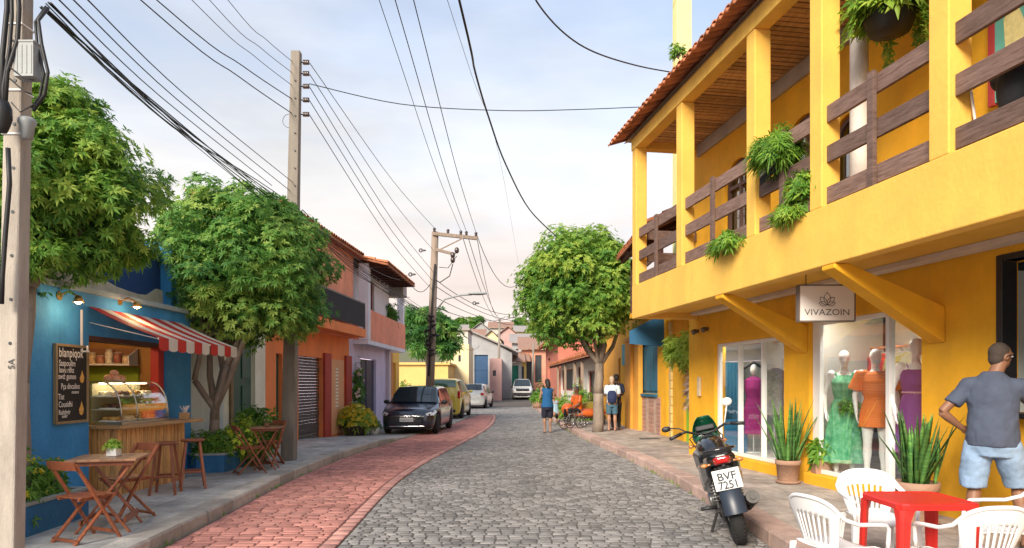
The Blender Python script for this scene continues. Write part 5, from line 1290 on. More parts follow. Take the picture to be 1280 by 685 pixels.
for px, py in ((566,319),(571,313),(566,325)): q = at(px, py, 25.7); mb.ell(q, (.09,.09,.12))
mb.build('fuse_switch', m_ins, p3)
mb = MB(); mb.tube([at(545,388,25.8), at(556,374,25.7), at(575,369,25.6), at(590,368,25.5)], .035, 8); mb.ell(at(597,367,25.4), (.36,.13,.06)); mb.build('street_light_arm', m_box, p3)
mb = MB(); mb.tube([at(566,330,25.7), at(562,345,25.7), at(550,353,25.75), at(545,350,25.8)], .02, 6); mb.tube([at(571,320,25.7), at(560,335,25.7), at(549,334,25.8)], .014, 6)
for k in range(9):
    q = at(539+rnd.uniform(-6,6), 395+k*6, 25.78); mb.ell(q, (.11+rnd.uniform(0,.07),.07,.05), (rnd.uniform(-30,30),rnd.uniform(-30,30),0), 8, 6)
mb.tube([at(536,470,25.78), at(538,420,25.78), at(541,360,25.8), at(544,330,25.82)], .035, 6); mb.tor(at(538,415,25.7), .2, .02, (0,1,.2)); mb.tor(at(536,425,25.7), .17, .018, (.1,1,0))
mb.build('cable_bundle', m_cable, p3)
# far lamp pole
b4 = at(622.5, 490, 62); b4.z = gz(62); t4 = at(624.5, 398, 62)
p4 = thing('street_lamp', 'slim far street lamp post before the green gates', 'street lamp', tuple(b4), world=True)
mb = MB(); mb.cyl(b4, t4, .17, .09, 10); mb.build('pole', m_conc2, p4)
mb = MB(); mb.tube([t4-V((0,0,.1)), t4+V((.5,-.1,.15)), t4+V((.95,-.3,.1))], .05, 6); mb.ell(t4+V((1.15,-.35,.05)), (.35,.14,.08)); mb.build('lamp_head', m_box, p4)
b5 = at(665, 490, 70); t5 = at(667, 428, 70); b5.z = gz(70)
tag(MB().cyl(b5, t5, .13, .09, 8).build('street_pole', m_conc2), 'plain thin pole in front of the salmon house far down the street', 'pole')

def cable(pts, r, label, group=None, sag=None, m=None, n=16):
    """pts: ends plus optional sag in metres"""
    a, b = V(pts[0]), V(pts[-1])
    if len(pts) == 2:
        sg_ = sag if sag is not None else (b-a).length*.02
        P = [a.lerp(b, i/n)-V((0,0,4*sg_*(i/n)*(1-i/n))) for i in range(n+1)]
    else:
        P = []
        k = len(pts)
        for i in range(k-1):
            p0 = V(pts[max(0,i-1)]); p1_ = V(pts[i]); p2_ = V(pts[i+1]); p3_ = V(pts[min(k-1,i+2)])
            for j in range(6):
                t = j/6; P.append(.5*((2*p1_)+(p2_-p0)*t+(2*p0-5*p1_+4*p2_-p3_)*t*t+(-p0+3*p1_-3*p2_+p3_)*t**3))
        P.append(V(pts[-1]))
    mb = MB(); mb.tube(P, r, 5); return tag(mb.build('overhead_cable', m or m_cable), label, 'cable', group)
# thick bundle: near pole -> second pole -> wooden pole
G1 = 'sagging cables bundled between the near pole and the wooden pole'
L1 = 'black cable in the sagging bundle running from the near concrete pole past the leafy trees'
r = random.Random(17)
for i in range(9):
    o = V((r.uniform(-.05,.05), 0, r.uniform(-.09,.07)))
    A_ = at(56+r.uniform(-6,8), 6+r.uniform(-6,6), 5.15); m1 = at(215+r.uniform(-4,4), 152+r.uniform(-6,8), 8.3); B_ = at(362, 268+r.uniform(-10,10), 12.85)+o
    m2 = at(450, 338+r.uniform(-5,6), 17.8)+o; C_ = at(538, 392+i*1.6, 25.8)
    cable([A_, m1, B_, m2, C_], .0075 if i < 5 else .005, L1, G1)
G2 = 'thin cables above the bundle from the near pole'
for i, (a_, b_) in enumerate((((66,-8),(340,232)), ((84,-8),(362,238)), ((100,-10),(366,228)))):
    cable([at(*a_, 5.2), at((a_[0]+b_[0])/2-2, (a_[1]+b_[1])/2+9, 8.6), at(*b_, 12.85)], .0065, ('lowest','middle','highest')[i]+' of the three thin cables above the thick bundle over the near tree', G2)
# lines arriving at the five insulators from behind the camera
G3 = 'power lines reaching the slender concrete pole from the left'
srcs = [(285,0,10.4),(262,0,10.0),(240,0,9.7),(196,0,9.2),(176,0,8.7)]
od = ['topmost','second from the top','middle','fourth from the top','lowest']
for i, (px, py, Y) in enumerate(srcs):
    e = insul[i]-V((.3,0,0)); q = at(px, py, Y); d = (q-e); s_ = e+d*3.2; s_.z = e.z+.25+i*.02
    cable([s_, q, e.lerp(q, .45)-V((0,0,.05)), e], .009 if i > 2 else .006, od[i]+' power line coming to the slender concrete pole from the upper left', G3, m=m_cable if i > 2 else m_cableg)
G4 = 'power lines from the slender pole to the wooden pole'
ends = [tops[0], at(541,312,25.85), at(540,338,25.85), at(540,350,25.85), at(540,362,25.85)]
for i in range(5):
    m_ = insul[i].lerp(ends[i], .5)-V((0,0,.22+.02*i)); cable([insul[i], m_, ends[i]], .008, od[i]+' power line between the slender concrete pole and the wooden pole', G4, m=m_cableg if i < 2 else m_cable)
for i, ((a_, Y0), k) in enumerate(zip(((474,11.5),(494,11.2),(517,11.0)), (2,3,4))):
    e = tops[k]; q = at(a_, 0, Y0); s_ = q+(q-e)*.9; s_.z = q.z+.9
    cable([s_, q, q.lerp(e,.5)-V((0,0,.25)), e], .009 if i else .007, ('left','middle','right')[i]+' of the three power lines running overhead to the crossarm', 'power lines running overhead to the crossarm')
q0 = at(574, 0, 8.2); e = at(697, 297, 19.4)
cable([q0+(q0-e)*.5+V((0,0,2.3)), q0, at(594,90,10.2), at(612,150,12), at(632,205,14), at(662,262,16.8), e], .016, 'thick black cable sweeping down from the top into the round street tree')
cable([at(655,-40,9), at(671,2,9.6), at(706,42,10.6), at(745,66,11.5), at(800,83,12.6), at(850,92,13.9)], .013, 'black cable curving from the top to the pale yellow tower')
cable([insul[2]+V((0,0,.05)), at(500,130,13.3), at(620,138,13.6), at(720,137,13.8), at(862,131,14.2)], .009, 'nearly level cable crossing the street from the slender pole to the yellow building')
cable([at(556,-10,12), at(590,95,18), at(625,200,30), at(648,330,58)], .006, 'faint thin cable descending beside the thick black cable', m=m_cableg)
for i, (k, tgt) in enumerate(((4,(624,392,62)),(4,(655,345,34)),(3,(636,405,62)),(2,(628,398,62)))):
    e = at(*tgt[:2], tgt[2]); cable([tops[k], e], .014, ('first','second','third','fourth')[i]+' far line fanning out beyond the crossarm', 'far lines fanning out beyond the crossarm', sag=1.2, m=m_cableg)
for i, (py0, tgt) in enumerate(((350,(672,388,40)),(358,(680,396,44)),(372,(690,400,50)),(384,(665,384,45)),(340,(508,344,26.5)),(398,(600,432,52)))):
    cable([at(545,py0,25.8), at(*tgt)], .013, od[i % 5]+(' service cable from the wooden pole toward the right side houses' if i < 4 else ' service cable reaching the lilac house' if i == 4 else ' service cable going to the cream house'), 'service cables leaving the wooden pole', sag=.7)
for i, (a_, b_) in enumerate((((378,262),(500,350)), ((378,275),(512,372)))):
    cable([at(*a_, 12.9), at(*b_, 22)], .009, ('upper','lower')[i]+' service cable crossing the front of the orange house', 'service cables crossing the orange house', sag=.25)
for i, (px, py, Y) in enumerate(((526,313,24),(513,343,23),(593,379,25))):
    p = at(px, py, Y); a = MB(); a.tor(p, .055, .022, (0,1,.3), 14, 6); a.ell(p+V((.1,0,0)), (.09,.035,.035)); tag(a.build('cable_splice', m_cableg), ('upper dark splice coil hanging on the lines before the wooden pole','lower dark splice coil hanging on the lines near the lilac roof','dark splice box on the line under the street light arm')[i], 'cable splice', 'splices hanging on the lines')
# ------------------------------------------------------------------ wooden cafe furniture
m_fw_ = wood('reddish_cafe_wood', (.20,.055,.022), (.38,.12,.05), .45, 'z', 5, .1, coat=.15, tint=.2)
m_ft_ = wood('cafe_table_wood', (.22,.10,.05), (.40,.21,.11), .4, 'x', 4, .1, coat=.15, tint=.2)
def rbar(name, a, b, w, h, m, t, up=(1,0,0), bev=.004):
    mb = MB(); mb.bar(a, b, w, h, up=up, t=rnd.random()); return mb.build(name, m, t, bevel=bev)
def fold_chair(label, loc, rz, group, s=1.0):
    t = thing('folding_chair', label, 'chair', loc, rz, group=group, scale=s)
    for x in (-.2, .2):
        rbar('frame_rail', (x,-.25,.80), (x*1.0,.22,.0), .022, .045, m_fw_, t)        # long rail: back top to front foot
        x2 = x*.86; rbar('leg', (x2,.17,.45), (x2,-.24,.0), .022, .04, m_fw_, t)
    for i in range(6): mb = MB(); mb.bx(-.19,.19,-.17+i*.065,-.115+i*.065,.44+.0,.458, t=rnd.random()) if i == 0 else None
    mb = MB()
    for i in range(6): mb.bx(-.19,.19,-.19+i*.066,-.135+i*.066,.445,.462, t=rnd.random())
    mb.bx(-.165,-.14,-.19,.19,.42,.4445); mb.bx(.14,.165,-.19,.19,.42,.4445); mb.build('seat', m_fw_, t, bevel=.003)
    mb = MB(); n = 8
    rings = []
    for i in range(n+1):
        x = -.215+.43*i/n; c = .03*math.sin(math.pi*i/n); rings.append([V((x,-.252-c,.735)), V((x,-.234-c,.735)), V((x,-.256-c,.815+.012*math.sin(math.pi*i/n))), V((x,-.274-c,.815+.012*math.sin(math.pi*i/n)))])
    mb.loft(rings, True, sm=False); mb.build('backrest', m_fw_, t, bevel=.003)
    mb = MB(); mb.bx(-.2,.2,-.225,-.205,.02,.05); mb.build('stretcher', m_fw_, t, bevel=.003)
    mb = MB(); mb.bx(-.19,.19,.165,.185,.05,.085); mb.build('stretcher', m_fw_, t, bevel=.003)
    return t
def fold_table(label, loc, rz, W=.62):
    t = thing('folding_table', label, 'table', loc, rz, group='folding cafe tables', scale=.96); h = W/2
    mb = MB()
    for i in range(6): mb.bx(-h+i*W/6+.001, -h+(i+1)*W/6-.001, -h, h, .725, .748, t=rnd.random())
    mb.build('tabletop', m_ft_, t, bevel=.003)
    mb = MB(); mb.bx(-h+.03,h-.03,-h+.04,-h+.06,.68,.724); mb.build('apron', m_fw_, t, bevel=.003); mb = MB(); mb.bx(-h+.03,h-.03,h-.06,h-.04,.68,.724); mb.build('apron', m_fw_, t, bevel=.003)
    for y in (-h+.07, h-.07):
        rbar('leg', (-h+.06,y,.70), (h-.07,y,.0), .022, .045, m_fw_, t, up=(0,1,0)); y2 = y*.86
        rbar('leg', (h-.06,y2,.70), (-h+.07,y2,.0), .022, .045, m_fw_, t, up=(0,1,0))
    mb = MB(); mb.bx(h-.13,h-.11,-h+.06,h-.06,.09,.16); mb.bx(-h+.11,-h+.13,-h+.06,h-.06,.09,.13); mb.build('stretcher', m_fw_, t, bevel=.003)
    return t
z_ = .15
fold_chair('nearest folding wooden chair, left of the near cafe table', (-3.95,6.34,z_), R(-24), 'folding wooden cafe chairs', .91)
fold_table('near folding wooden cafe table holding a small potted plant', (-4.02,6.82,z_), R(16), .64)
fold_chair('folding wooden chair between the near cafe table and the bar stools', (-4.17,7.36,z_), R(150), 'folding wooden cafe chairs', .96)
fold_chair('folding wooden chair left of the far cafe table by the blue corner planter', (-4.22,11.0,z_), R(-55), 'folding wooden cafe chairs', .95)
fold_table('far folding wooden cafe table before the corner planter', (-4.13,11.5,z_), R(10), .5)
fold_chair('folding wooden chair right of the far cafe table beside the slender pole', (-4.30,12.05,z_), R(168), 'folding wooden cafe chairs', .95)
t = thing('potted_herb', 'small white pot with a bright green plant on the near cafe table', 'potted plant', (-4.0,6.86,z_+.720))
mb = MB(); mb.bx(-.05,.05,-.05,.05,0,.085); mb.build('pot', m_white, t, bevel=.006)
a, b = bushmb((0,0,.09), (.085,.085,.075), 110, .035, 77, tb=.8); a.build('foliage', LMs, t)
t = thing('potted_flower', 'little pot of flowers on the far cafe table', 'potted plant', (-4.13,11.5,z_+.720)); mb = MB(); mb.lathe([(.035,0),(.045,.08),(.038,.08),(0,.06)], n=12); mb.build('pot', m_clay, t)
a, b = bushmb((0,0,.09), (.07,.07,.12), 60, .04, 78, flowers=12); a.build('foliage', LMs, t); b.build('flowers', mat('pale_petal', (.62,.5,.42), .7, .2, 6), t)
def stool(label, loc, rz):
    t = thing('bar_stool', label, 'stool', loc, rz, group='wooden bar stools at the counter'); H = .68
    mb = MB(); mb.lathe([(0,H-.035),(.14,H-.035),(.155,H-.02),(.155,H-.008),(.145,H),(0,H)], n=28); mb.build('seat', m_fw_, t)
    L = []
    for sx, sy in ((-1,-1),(1,-1),(1,1),(-1,1)):
        a = V((sx*.085, sy*.085, H-.036)); b = V((sx*.155, sy*.155, 0)); L.append((a, b)); rbar('leg', a, b, .032, .032, m_fw_, t)
    for i in range(4):
        z = .2 if i % 2 else .25
        p = [q[1].lerp(q[0], z/H) for q in (L[i], L[(i+1) % 4])]; rbar('stretcher', p[0], p[1], .02, .028, m_fw_, t, up=(0,0,1))
stool('nearer wooden bar stool at the snack bar counter', (-4.54,8.95,z_), R(12)); stool('farther wooden bar stool at the end of the snack bar counter', (-4.42,9.45,z_), R(28))

# ------------------------------------------------------------------ red plastic table and white monobloc chairs
m_redpl = mat('red_plastic', (.62,.022,.016), .38, .05, 5, spec=.5, grime=.25, gcol=(.5,.08,.05), gscale=6)
m_whpl = mat('white_plastic', (.80,.79,.78), .42, .03, 5, grime=.15, gcol=(.6,.58,.54), gscale=7)
t = thing('plastic_table', 'square red plastic table among the white chairs', 'table', (2.83,4.76,.15)); a = .27; H = .655
mb = MB(); pts = []
def rsq(h, c): 
    o = []
    for sx, sy in ((1,1),(-1,1),(-1,-1),(1,-1)):
        q = [(h, h-c), (h-c*.29, h-c*.29), (h-c, h)] if (sx, sy) in ((1,1),) else None
        e = [(sx*h, sy*(h-c)), (sx*(h-c*.35), sy*(h-c*.35)), (sx*(h-c), sy*h)]
        if sx*sy < 0: e = e[::-1]
        o += e
    return o
def rg(h, c, z): return [V((x, y, z)) for x, y in rsq(h, c)]
mb.loft([rg(a+.004,.06,H-.045), rg(a+.006,.06,H-.012), rg(a-.002,.055,H), rg(a-.018,.05,H+.001), rg(a-.03,.045,H-.004), rg(.02,.008,H-.004)], True, sm=False)
mb.build('tabletop', m_redpl, t, bevel=.003)
for sx, sy in ((1,1),(-1,1),(-1,-1),(1,-1)):
    mb = MB(); rings = []
    for f, w in ((0,.085),(.12,.062),(1,.044)):
        z = (H-.045)*(1-f); c = V((sx*(a-.0+.0*f), sy*(a-.0), z)); k = sx; o = .012*f
        rings.append([V((sx*(a+o), sy*(a+o-w*.25), z)), V((sx*(a+o-w*.25), sy*(a+o), z)), V((sx*(a+o-w*1.1), sy*(a+o), z)), V((sx*(a+o-w*1.0), sy*(a+o-w*.35), z)), V((sx*(a+o-w*.35), sy*(a+o-w*1.0), z)), V((sx*(a+o), sy*(a+o-w*1.1), z))])
    mb.loft(rings, True, sm=False); mb.build('leg', m_redpl, t, bevel=.003)
def mono(label, loc, rz, s):
    t = thing('plastic_chair', label, 'chair', loc, rz, group='white plastic armchairs round the red table', scale=s)
    # seat shell
    mb = MB(); n = 12; k = 10; g_ = []
    for j in range(k+1):
        f = j/k; y = .25-.48*f; w = .235-.03*f
        g_.append([V((-w+2*w*i/n, y, .43-.025*math.sin(math.pi*i/n)*math.sin(math.pi*min(1,f*1.2))+(-.03*(1-f*5) if f < .2 else 0)+(.02*abs(2*i/n-1)**3))) for i in range(n+1)])
    vs = [p for r_ in g_ for p in r_]; mb.add(vs, [(j*(n+1)+i, j*(n+1)+i+1, (j+1)*(n+1)+i+1, (j+1)*(n+1)+i) for j in range(k) for i in range(n)], 0, True)
    o = mb.build('seat', m_whpl, t); q = o.modifiers.new('t', 'SOLIDIFY'); q.thickness = .008
    # back shell : curved fan with slots
    mb = MB(); n = 22; k = 16
    def P(u, f):      # u -1..1
        w = .17+.105*f**.8; ang = u*1.05; top = 1-.26*abs(u)**2.6
        z = .43+(.41*top)*f; y = -.22-.10*f+ (1-math.cos(ang))*.13*(1+f*.3)
        return V((w*math.sin(ang)/math.sin(1.05), y, z))
    vs = [P(-1+2*i/n, j/k) for j in range(k+1) for i in range(n+1)]; fs = []
    for j in range(k):
        for i in range(n):
            if 2 <= j <= 10 and i % 2 == 1 and 4 < i < n-4: continue
            fs.append((j*(n+1)+i, j*(n+1)+i+1, (j+1)*(n+1)+i+1, (j+1)*(n+1)+i))
    mb.add(vs, fs, 0, True); o = mb.build('backrest', m_whpl, t); q = o.modifiers.new('t', 'SOLIDIFY'); q.thickness = .008; q.offset = 0
    # rolled rim of the back running down into the arms
    rim = [P(-1+2*i/20, 1.0)+V((0,0,.004)) for i in range(21)]
    arm = lambda sx: [V((sx*.285,-.2,.70)), V((sx*.30,-.08,.655)), V((sx*.305,.08,.645)), V((sx*.298,.19,.635)), V((sx*.285,.235,.60)), V((sx*.272,.245,.50)), V((sx*.262,.25,.43))]
    path = arm(-1)[::-1]+rim[2:-2]+arm(1)
    mb = MB(); mb.tube(path, [.017]*len(path), 8); 
    mb.build('armrest_rim', m_whpl, t)
    for sx in (-1, 1):
        mb = MB(); ar = arm(sx)[:5]
        for p, q_ in zip(ar, ar[1:]): mb.bar(p+V((-sx*.012,0,0)), q_+V((-sx*.012,0,0)), .055, .010)
        mb.build('armrest', m_whpl, t, bevel=.003)
    for sx in (-1, 1):
        for sy, x1, y1 in ((1,.262,.25),(-1,.215,-.235)):
            mb = MB(); rings = []
            for f, w in ((0,.055),(.4,.042),(1,.03)):
                c = V((sx*(x1+.03*f), y1+sy*.035*f, .43*(1-f))); rings.append([c+V((sx*w*.5, sy*w*.5,0)), c+V((-sx*w*.7, sy*w*.5,0)), c+V((-sx*w*.7, sy*w*.35,0)), c+V((sx*w*.3, sy*w*.3,0)), c+V((sx*w*.3,-sy*w*.7,0)), c+V((sx*w*.5,-sy*w*.7,0))])
            mb.loft(rings, True, sm=False); mb.build('leg', m_whpl, t, bevel=.002)
    return t
mono('white plastic armchair left of the red table, facing right', (2.20,4.62,.15), R(-72), .83)
mono('white plastic armchair behind the red table, before the wide clay pot', (2.93,5.50,.15), R(172), .85)
mono('white plastic armchair nearest the camera with its slotted back to us', (2.93,4.37,.15), R(4), .83)
mono('white plastic armchair on the right of the red table below the standing man', (3.62,5.02,.15), R(68), .85)

# ------------------------------------------------------------------ things in the shop windows
m_mann = mat('mannequin_gloss_white', (.90,.88,.85), .3, .02, 4, coat=.3)
def limb(mb, pts, rad, n=12, flat=1.0): mb.tube(pts, rad, n, flat=flat)
def hand(mb, w, d, pn, s=1.0, side=1, curl=.5):
    """palm plus five bent fingers; w wrist, d direction of fingers, pn palm normal"""
    d = V(d).normalized(); pn = V(pn); pn = (pn-d*pn.dot(d)).normalized(); x = d.cross(pn)*side
    w = V(w); L = .19*s
    M = Matrix((x, d, pn)).transposed()
    mb.box(w+d*(L*.26), (.078*s, L*.54, .026*s), None, 0, M); mb.ell(w+d*(L*.05), (.03*s,.03*s,.022*s))
    for i, (o, l) in enumerate(((-.030,.36),(-.010,.42),(.011,.39),(.030,.30))):
        b = w+d*(L*.50)+x*(o*s); k1 = b+d*(L*l*.42)+pn*(L*.05*curl); k2 = k1+(d*(1-.5*curl)+pn*curl*.9).normalized()*(L*l*.32); k3 = k2+(d*(1-curl)+pn*curl*1.2).normalized()*(L*l*.26)
        mb.tube([b-d*.01, k1, k2, k3], [.0095*s,.009*s,.008*s,.0065*s], 7)
    b = w+d*(L*.14)-x*(.030*s); t1_ = b-x*(.022*s)+d*(L*.16)+pn*(.008*s); t2_ = t1_-x*(.008*s)+d*(L*.16)+pn*(.014*s*(1+curl))
    mb.tube([b, t1_, t2_], [.013*s,.011*s,.008*s], 7)
JD = dict(ankle=(.10,.0,.085), knee=(.095,.025,.49), hip=(.09,0,.90), sh=(.175,0,1.43), el=(.225,-.03,1.13), wr=(.235,.05,.89), hd=(0,.1,-1))
def figure(mb, J=None, sex='m', face=True, headrot=0, lean=(0,0), fatness=1.0, hair=False, feet=True, head=True, headtilt=0):
    """continuous human surface (joined by voxel remesh): +Y is forward. J overrides joints: keys like 'L_el'"""
    J = J or {}
    def g(side, k):
        key = ('L_' if side < 0 else 'R_')+k
        if key in J: return V(J[key])
        p = JD[k]; return V((p[0]*side, p[1], p[2]))
    lo = V((lean[0], lean[1], 0)); fm = sex == 'f'; ft = fatness
    for s in (-1, 1):
        hp, kn, an = g(s,'hip'), g(s,'knee'), g(s,'ankle')
        th = hp.lerp(kn,.35)
        limb(mb, [hp+V((0,0,.03)), th, hp.lerp(kn,.8), kn], [.088*ft,.082*ft,.06,.054], 12)
        sd = (an-kn); back = V((0,-.018,0))
        limb(mb, [kn+V((0,0,.01)), kn+sd*.28+back, kn+sd*.62, an], [.053,.058,.040,.033], 12)
        fd = V(J.get(('L_' if s < 0 else 'R_')+'foot', (s*.15,1,0))).normalized()
        if feet:
            limb(mb, [an+V((0,0,.0))-fd*.02, an-fd*.045-V((0,0,.05)), an-fd*.03-V((0,0,.055))], [.034,.032,.028], 10)
            limb(mb, [an-fd*.05-V((0,0,.052)), an+fd*.05-V((0,0,.040)), an+fd*.13-V((0,0,.058)), an+fd*.185-V((0,0,.066))], [.032,.038,.038,.018], 10, flat=.75)
    pel = (g(-1,'hip')+g(1,'hip'))/2
    def oval(c, rx, ry, n=20): return [c+V((rx*math.cos(2*math.pi*i/n), ry*math.sin(2*math.pi*i/n), 0)) for i in range(n)]
    sz = (g(-1,'sh')+g(1,'sh'))/2; up = sz-pel; Ht = up.length
    W = (lambda m_, f_: f_ if fm else m_)
    prof = [(-.06,W(.13,.135),.10),(.02,W(.165,.172),.12),(.14,W(.155,.16),.112),(.32,W(.148,.122),.10*ft),(.55,W(.160,.135),.108*ft),(.76,W(.172,.15),.118),(.92,W(.178,.155),.10),(1.0,W(.14,.12),.075),(1.07,.075,.055)]
    mb.loft([oval(pel+up*f, a*(ft if f < .8 else 1), b) for f, a, b in prof])
    if fm:
        for s in (-1, 1): mb.ell(pel+up*.72+V((s*.066,.085,0)), (.062,.055,.058))
    for s in (-1, 1):
        mb.ell(pel+V((s*.075,-.045,.0)), (.085*ft,.08,.095)); sh, el, wr = g(s,'sh'), g(s,'el'), g(s,'wr')
        mb.ell(sh, (.058,.056,.060)); limb(mb, [sh-V((s*.03,0,-.02)), sh, sh.lerp(el,.3), sh.lerp(el,.75), el], [.045,.052,.050 if not fm else .042,.041 if not fm else .035,.038 if not fm else .032], 12)
        limb(mb, [el, el.lerp(wr,.25), el.lerp(wr,.7), wr], [.038 if not fm else .032,.042 if not fm else .034,.031 if not fm else .026,.025 if not fm else .021], 12)
        d = V(J.get(('L_' if s < 0 else 'R_')+'hd', (wr-el).normalized())); pn = V(J.get(('L_' if s < 0 else 'R_')+'pn', (-s,.2,0)))
        hand(mb, wr, d, pn, .98 if not fm else .9, side=(1 if s > 0 else -1), curl=J.get(('L_' if s < 0 else 'R_')+'curl', .45))
    nb = sz+V((0,-.01,.045)); hc = V(J.get('head', tuple(sz+V((0,.03,.215)))))
    nr = .058 if not fm else .047
    limb(mb, [nb-V((0,0,.05)), nb.lerp(hc,.3), hc-V((0,.02,.05))], [nr*1.25,nr,nr], 14)
    if head:
        M = Euler((headtilt,0,headrot)).to_matrix()
        def hp_(x, y, z): return hc+M@V((x,y,z))
        mb.ell(hc+M@V((0,-.008,.02)), (.074,.092,.098), M=M, nu=20, nv=14); mb.ell(hp_(0,.012,-.035), (.058,.072,.078), M=M, nu=16, nv=12)
        mb.ell(hp_(0,.045,-.078), (.032,.03,.026), M=M)
        if face:
            mb.tube([hp_(0,.082,.012), hp_(0,.104,-.028)], [.009,.014], 8); mb.ell(hp_(0,.08,-.058), (.024,.012,.009), M=M)
            for s in (-1, 1):
                mb.ell(hp_(s*.076,-.005,-.008), (.010,.022,.031), M=M); mb.ell(hp_(s*.03,.078,.032), (.026,.010,.008), M=M)
    return hc
def eyes(parent, hc, headrot, tilt=0, loc=(0,0,0)):
    M = Euler((tilt,0,headrot)).to_matrix(); mb = MB(); me_ = MB()
    for s in (-1, 1): mb.ell(hc+M@V((s*.03,.078,.008)), (.013,.011,.009), M=M); me_.ell(hc+M@V((s*.03,.086,.008)), (.006,.005,.006), M=M)
    mb.build('eye', mat('eye_white', (.7,.68,.65), .3, .02, 4), parent); me_.build('iris', mat('eye_dark', (.03,.02,.015), .2, .02, 4), parent)
def dress(name, m, t, rings, vox=.008, sleeves=(), extra=None):
    mb = MB(); 
    mb.loft([[V((cx+rx*math.cos(2*math.pi*i/40)*(1+pl*math.sin(i*pf)), cy+ry*math.sin(2*math.pi*i/40)*(1+pl*math.sin(i*pf+.6)), z)) for i in range(40)] for z, cx, cy, rx, ry, pl, pf in rings], True)
    for p, r_ in sleeves: mb.tube(p, r_, 12)
    if extra: extra(mb)
    return mb.blob(name, m, t, vox, 3)
def mannequin(label, loc, rz, s, J=None):
    t = thing('mannequin', label, 'mannequin', loc, rz, group='glossy white mannequins in the near shop window', scale=s)
    mb = MB(); figure(mb, J, 'f', face=False); mb.blob('body', m_mann, t, .009, 6)
    mb = MB(); mb.lathe([(0,0),(.16,.0),(.16,.008),(0,.012)], (0,-.02,-.012), 24); mb.build('base_plate', m_gl if False else m_alu, t)
    return t
m_grd = mat('green_print_dress', (.02,.30,.13), .8, col2=(.25,.62,.38), scale=14, bump=.1, bscale=30)
m_ord = mat('orange_dress_cloth', (.90,.22,.03), .8, .08, 6, .15, 40)
m_pud = mat('purple_dress_cloth', (.16,.035,.24), .75, .12, 6, .15, 40)
fz = .303
arms = {'L_el': (-.245,-.02,1.14), 'L_wr': (-.24,.07,.90), 'R_el': (.245,-.02,1.14), 'R_wr': (.235,.08,.90), 'L_sh': (-.16,0,1.42), 'R_sh': (.16,0,1.42)}
FR = R(99)+R(8)   # roughly facing the street (-X, towards the camera)
t = mannequin('mannequin in a long green patterned dress at the left of the shop window', (4.62,9.50,fz), R(158), 1.0, dict(arms))
dress('green_dress', m_grd, t, [(.20,0,.0,.27,.22,.07,1.25),(.55,0,0,.235,.19,.06,1.25),(.85,0,0,.195,.15,.03,1.25),(1.0,0,0,.165,.125,0,0),(1.08,0,0,.125,.10,0,0),(1.2,0,.02,.155,.145,0,0),(1.30,0,.035,.165,.15,0,0),(1.36,0,.02,.14,.13,0,0),(1.41,0,.0,.10,.09,0,0)],
      extra=lambda mb: (mb.tube([(-.06,.10,1.3),(-.11,.03,1.44),(-.10,-.05,1.42),(-.06,-.1,1.3)], .018, 8), mb.tube([(.06,.10,1.3),(.11,.03,1.44),(.10,-.05,1.42),(.06,-.1,1.3)], .018, 8)))
mb = MB(); a, b = bushmb((0,0,0), (.16,.12,.14), 60, .07, 90); 
tag(a.build('fabric_flower_posy', LMs, None), 'green leaf posy held at the hip of the green dress mannequin', 'posy').location = (4.60,9.28,fz+.80)
t = mannequin('mannequin in a short orange dress in the middle of the shop window', (4.80,9.02,fz), R(160), 1.0, dict(arms, L_el=(-.26,-.04,1.14), L_wr=(-.25,.05,.9)))
dress('orange_dress', m_ord, t, [(.72,0,0,.205,.165,.05,1.25),(.9,0,0,.185,.15,.03,1.25),(1.02,0,0,.16,.125,0,0),(1.09,0,0,.133,.105,0,0),(1.2,0,.02,.16,.145,0,0),(1.32,0,.03,.17,.15,0,0),(1.42,0,0,.158,.11,0,0),(1.455,0,-.01,.09,.07,0,0)],
      sleeves=[([(-.10,0,1.42),(-.18,0,1.42),(-.225,-.01,1.29),(-.25,-.02,1.21)], [.06,.068,.075,.085]), ([(.10,0,1.42),(.18,0,1.42),(.225,-.01,1.29),(.25,-.02,1.21)], [.06,.068,.075,.085])],
      extra=lambda mb: mb.tube([(-.12,.05,1.09),(0,.115,1.09),(.12,.05,1.09),(.10,-.07,1.09),(-.10,-.07,1.09),(-.12,.05,1.09)], .016, 8))
t = mannequin('larger mannequin in a purple strappy dress behind the window mullion', (4.83,8.17,fz), R(165), 1.05, dict(arms))
dress('purple_dress', m_pud, t, [(.45,0,0,.22,.18,.05,1.25),(.85,0,0,.19,.155,.03,1.25),(1.02,0,0,.16,.125,0,0),(1.12,0,0,.128,.10,0,0),(1.22,0,.02,.155,.145,0,0),(1.33,0,.03,.168,.15,0,0),(1.39,0,.01,.145,.12,0,0)],
      extra=lambda mb: (mb.tube([(-.07,.09,1.33),(-.10,.03,1.46),(-.08,-.06,1.40),(-.06,-.1,1.33)], .009, 8), mb.tube([(.07,.09,1.33),(.10,.03,1.46),(.08,-.06,1.40),(.06,-.1,1.33)], .009, 8)))
mb = MB(); mb.tor((0,0,1.13), .135, .012, (0,0,1), 28, 6, sx=1.0); o = mb.build('waist_cord', mat('pink_cord', (.6,.3,.4), .7, .1, 6), t); o.scale = (1,.82,1)
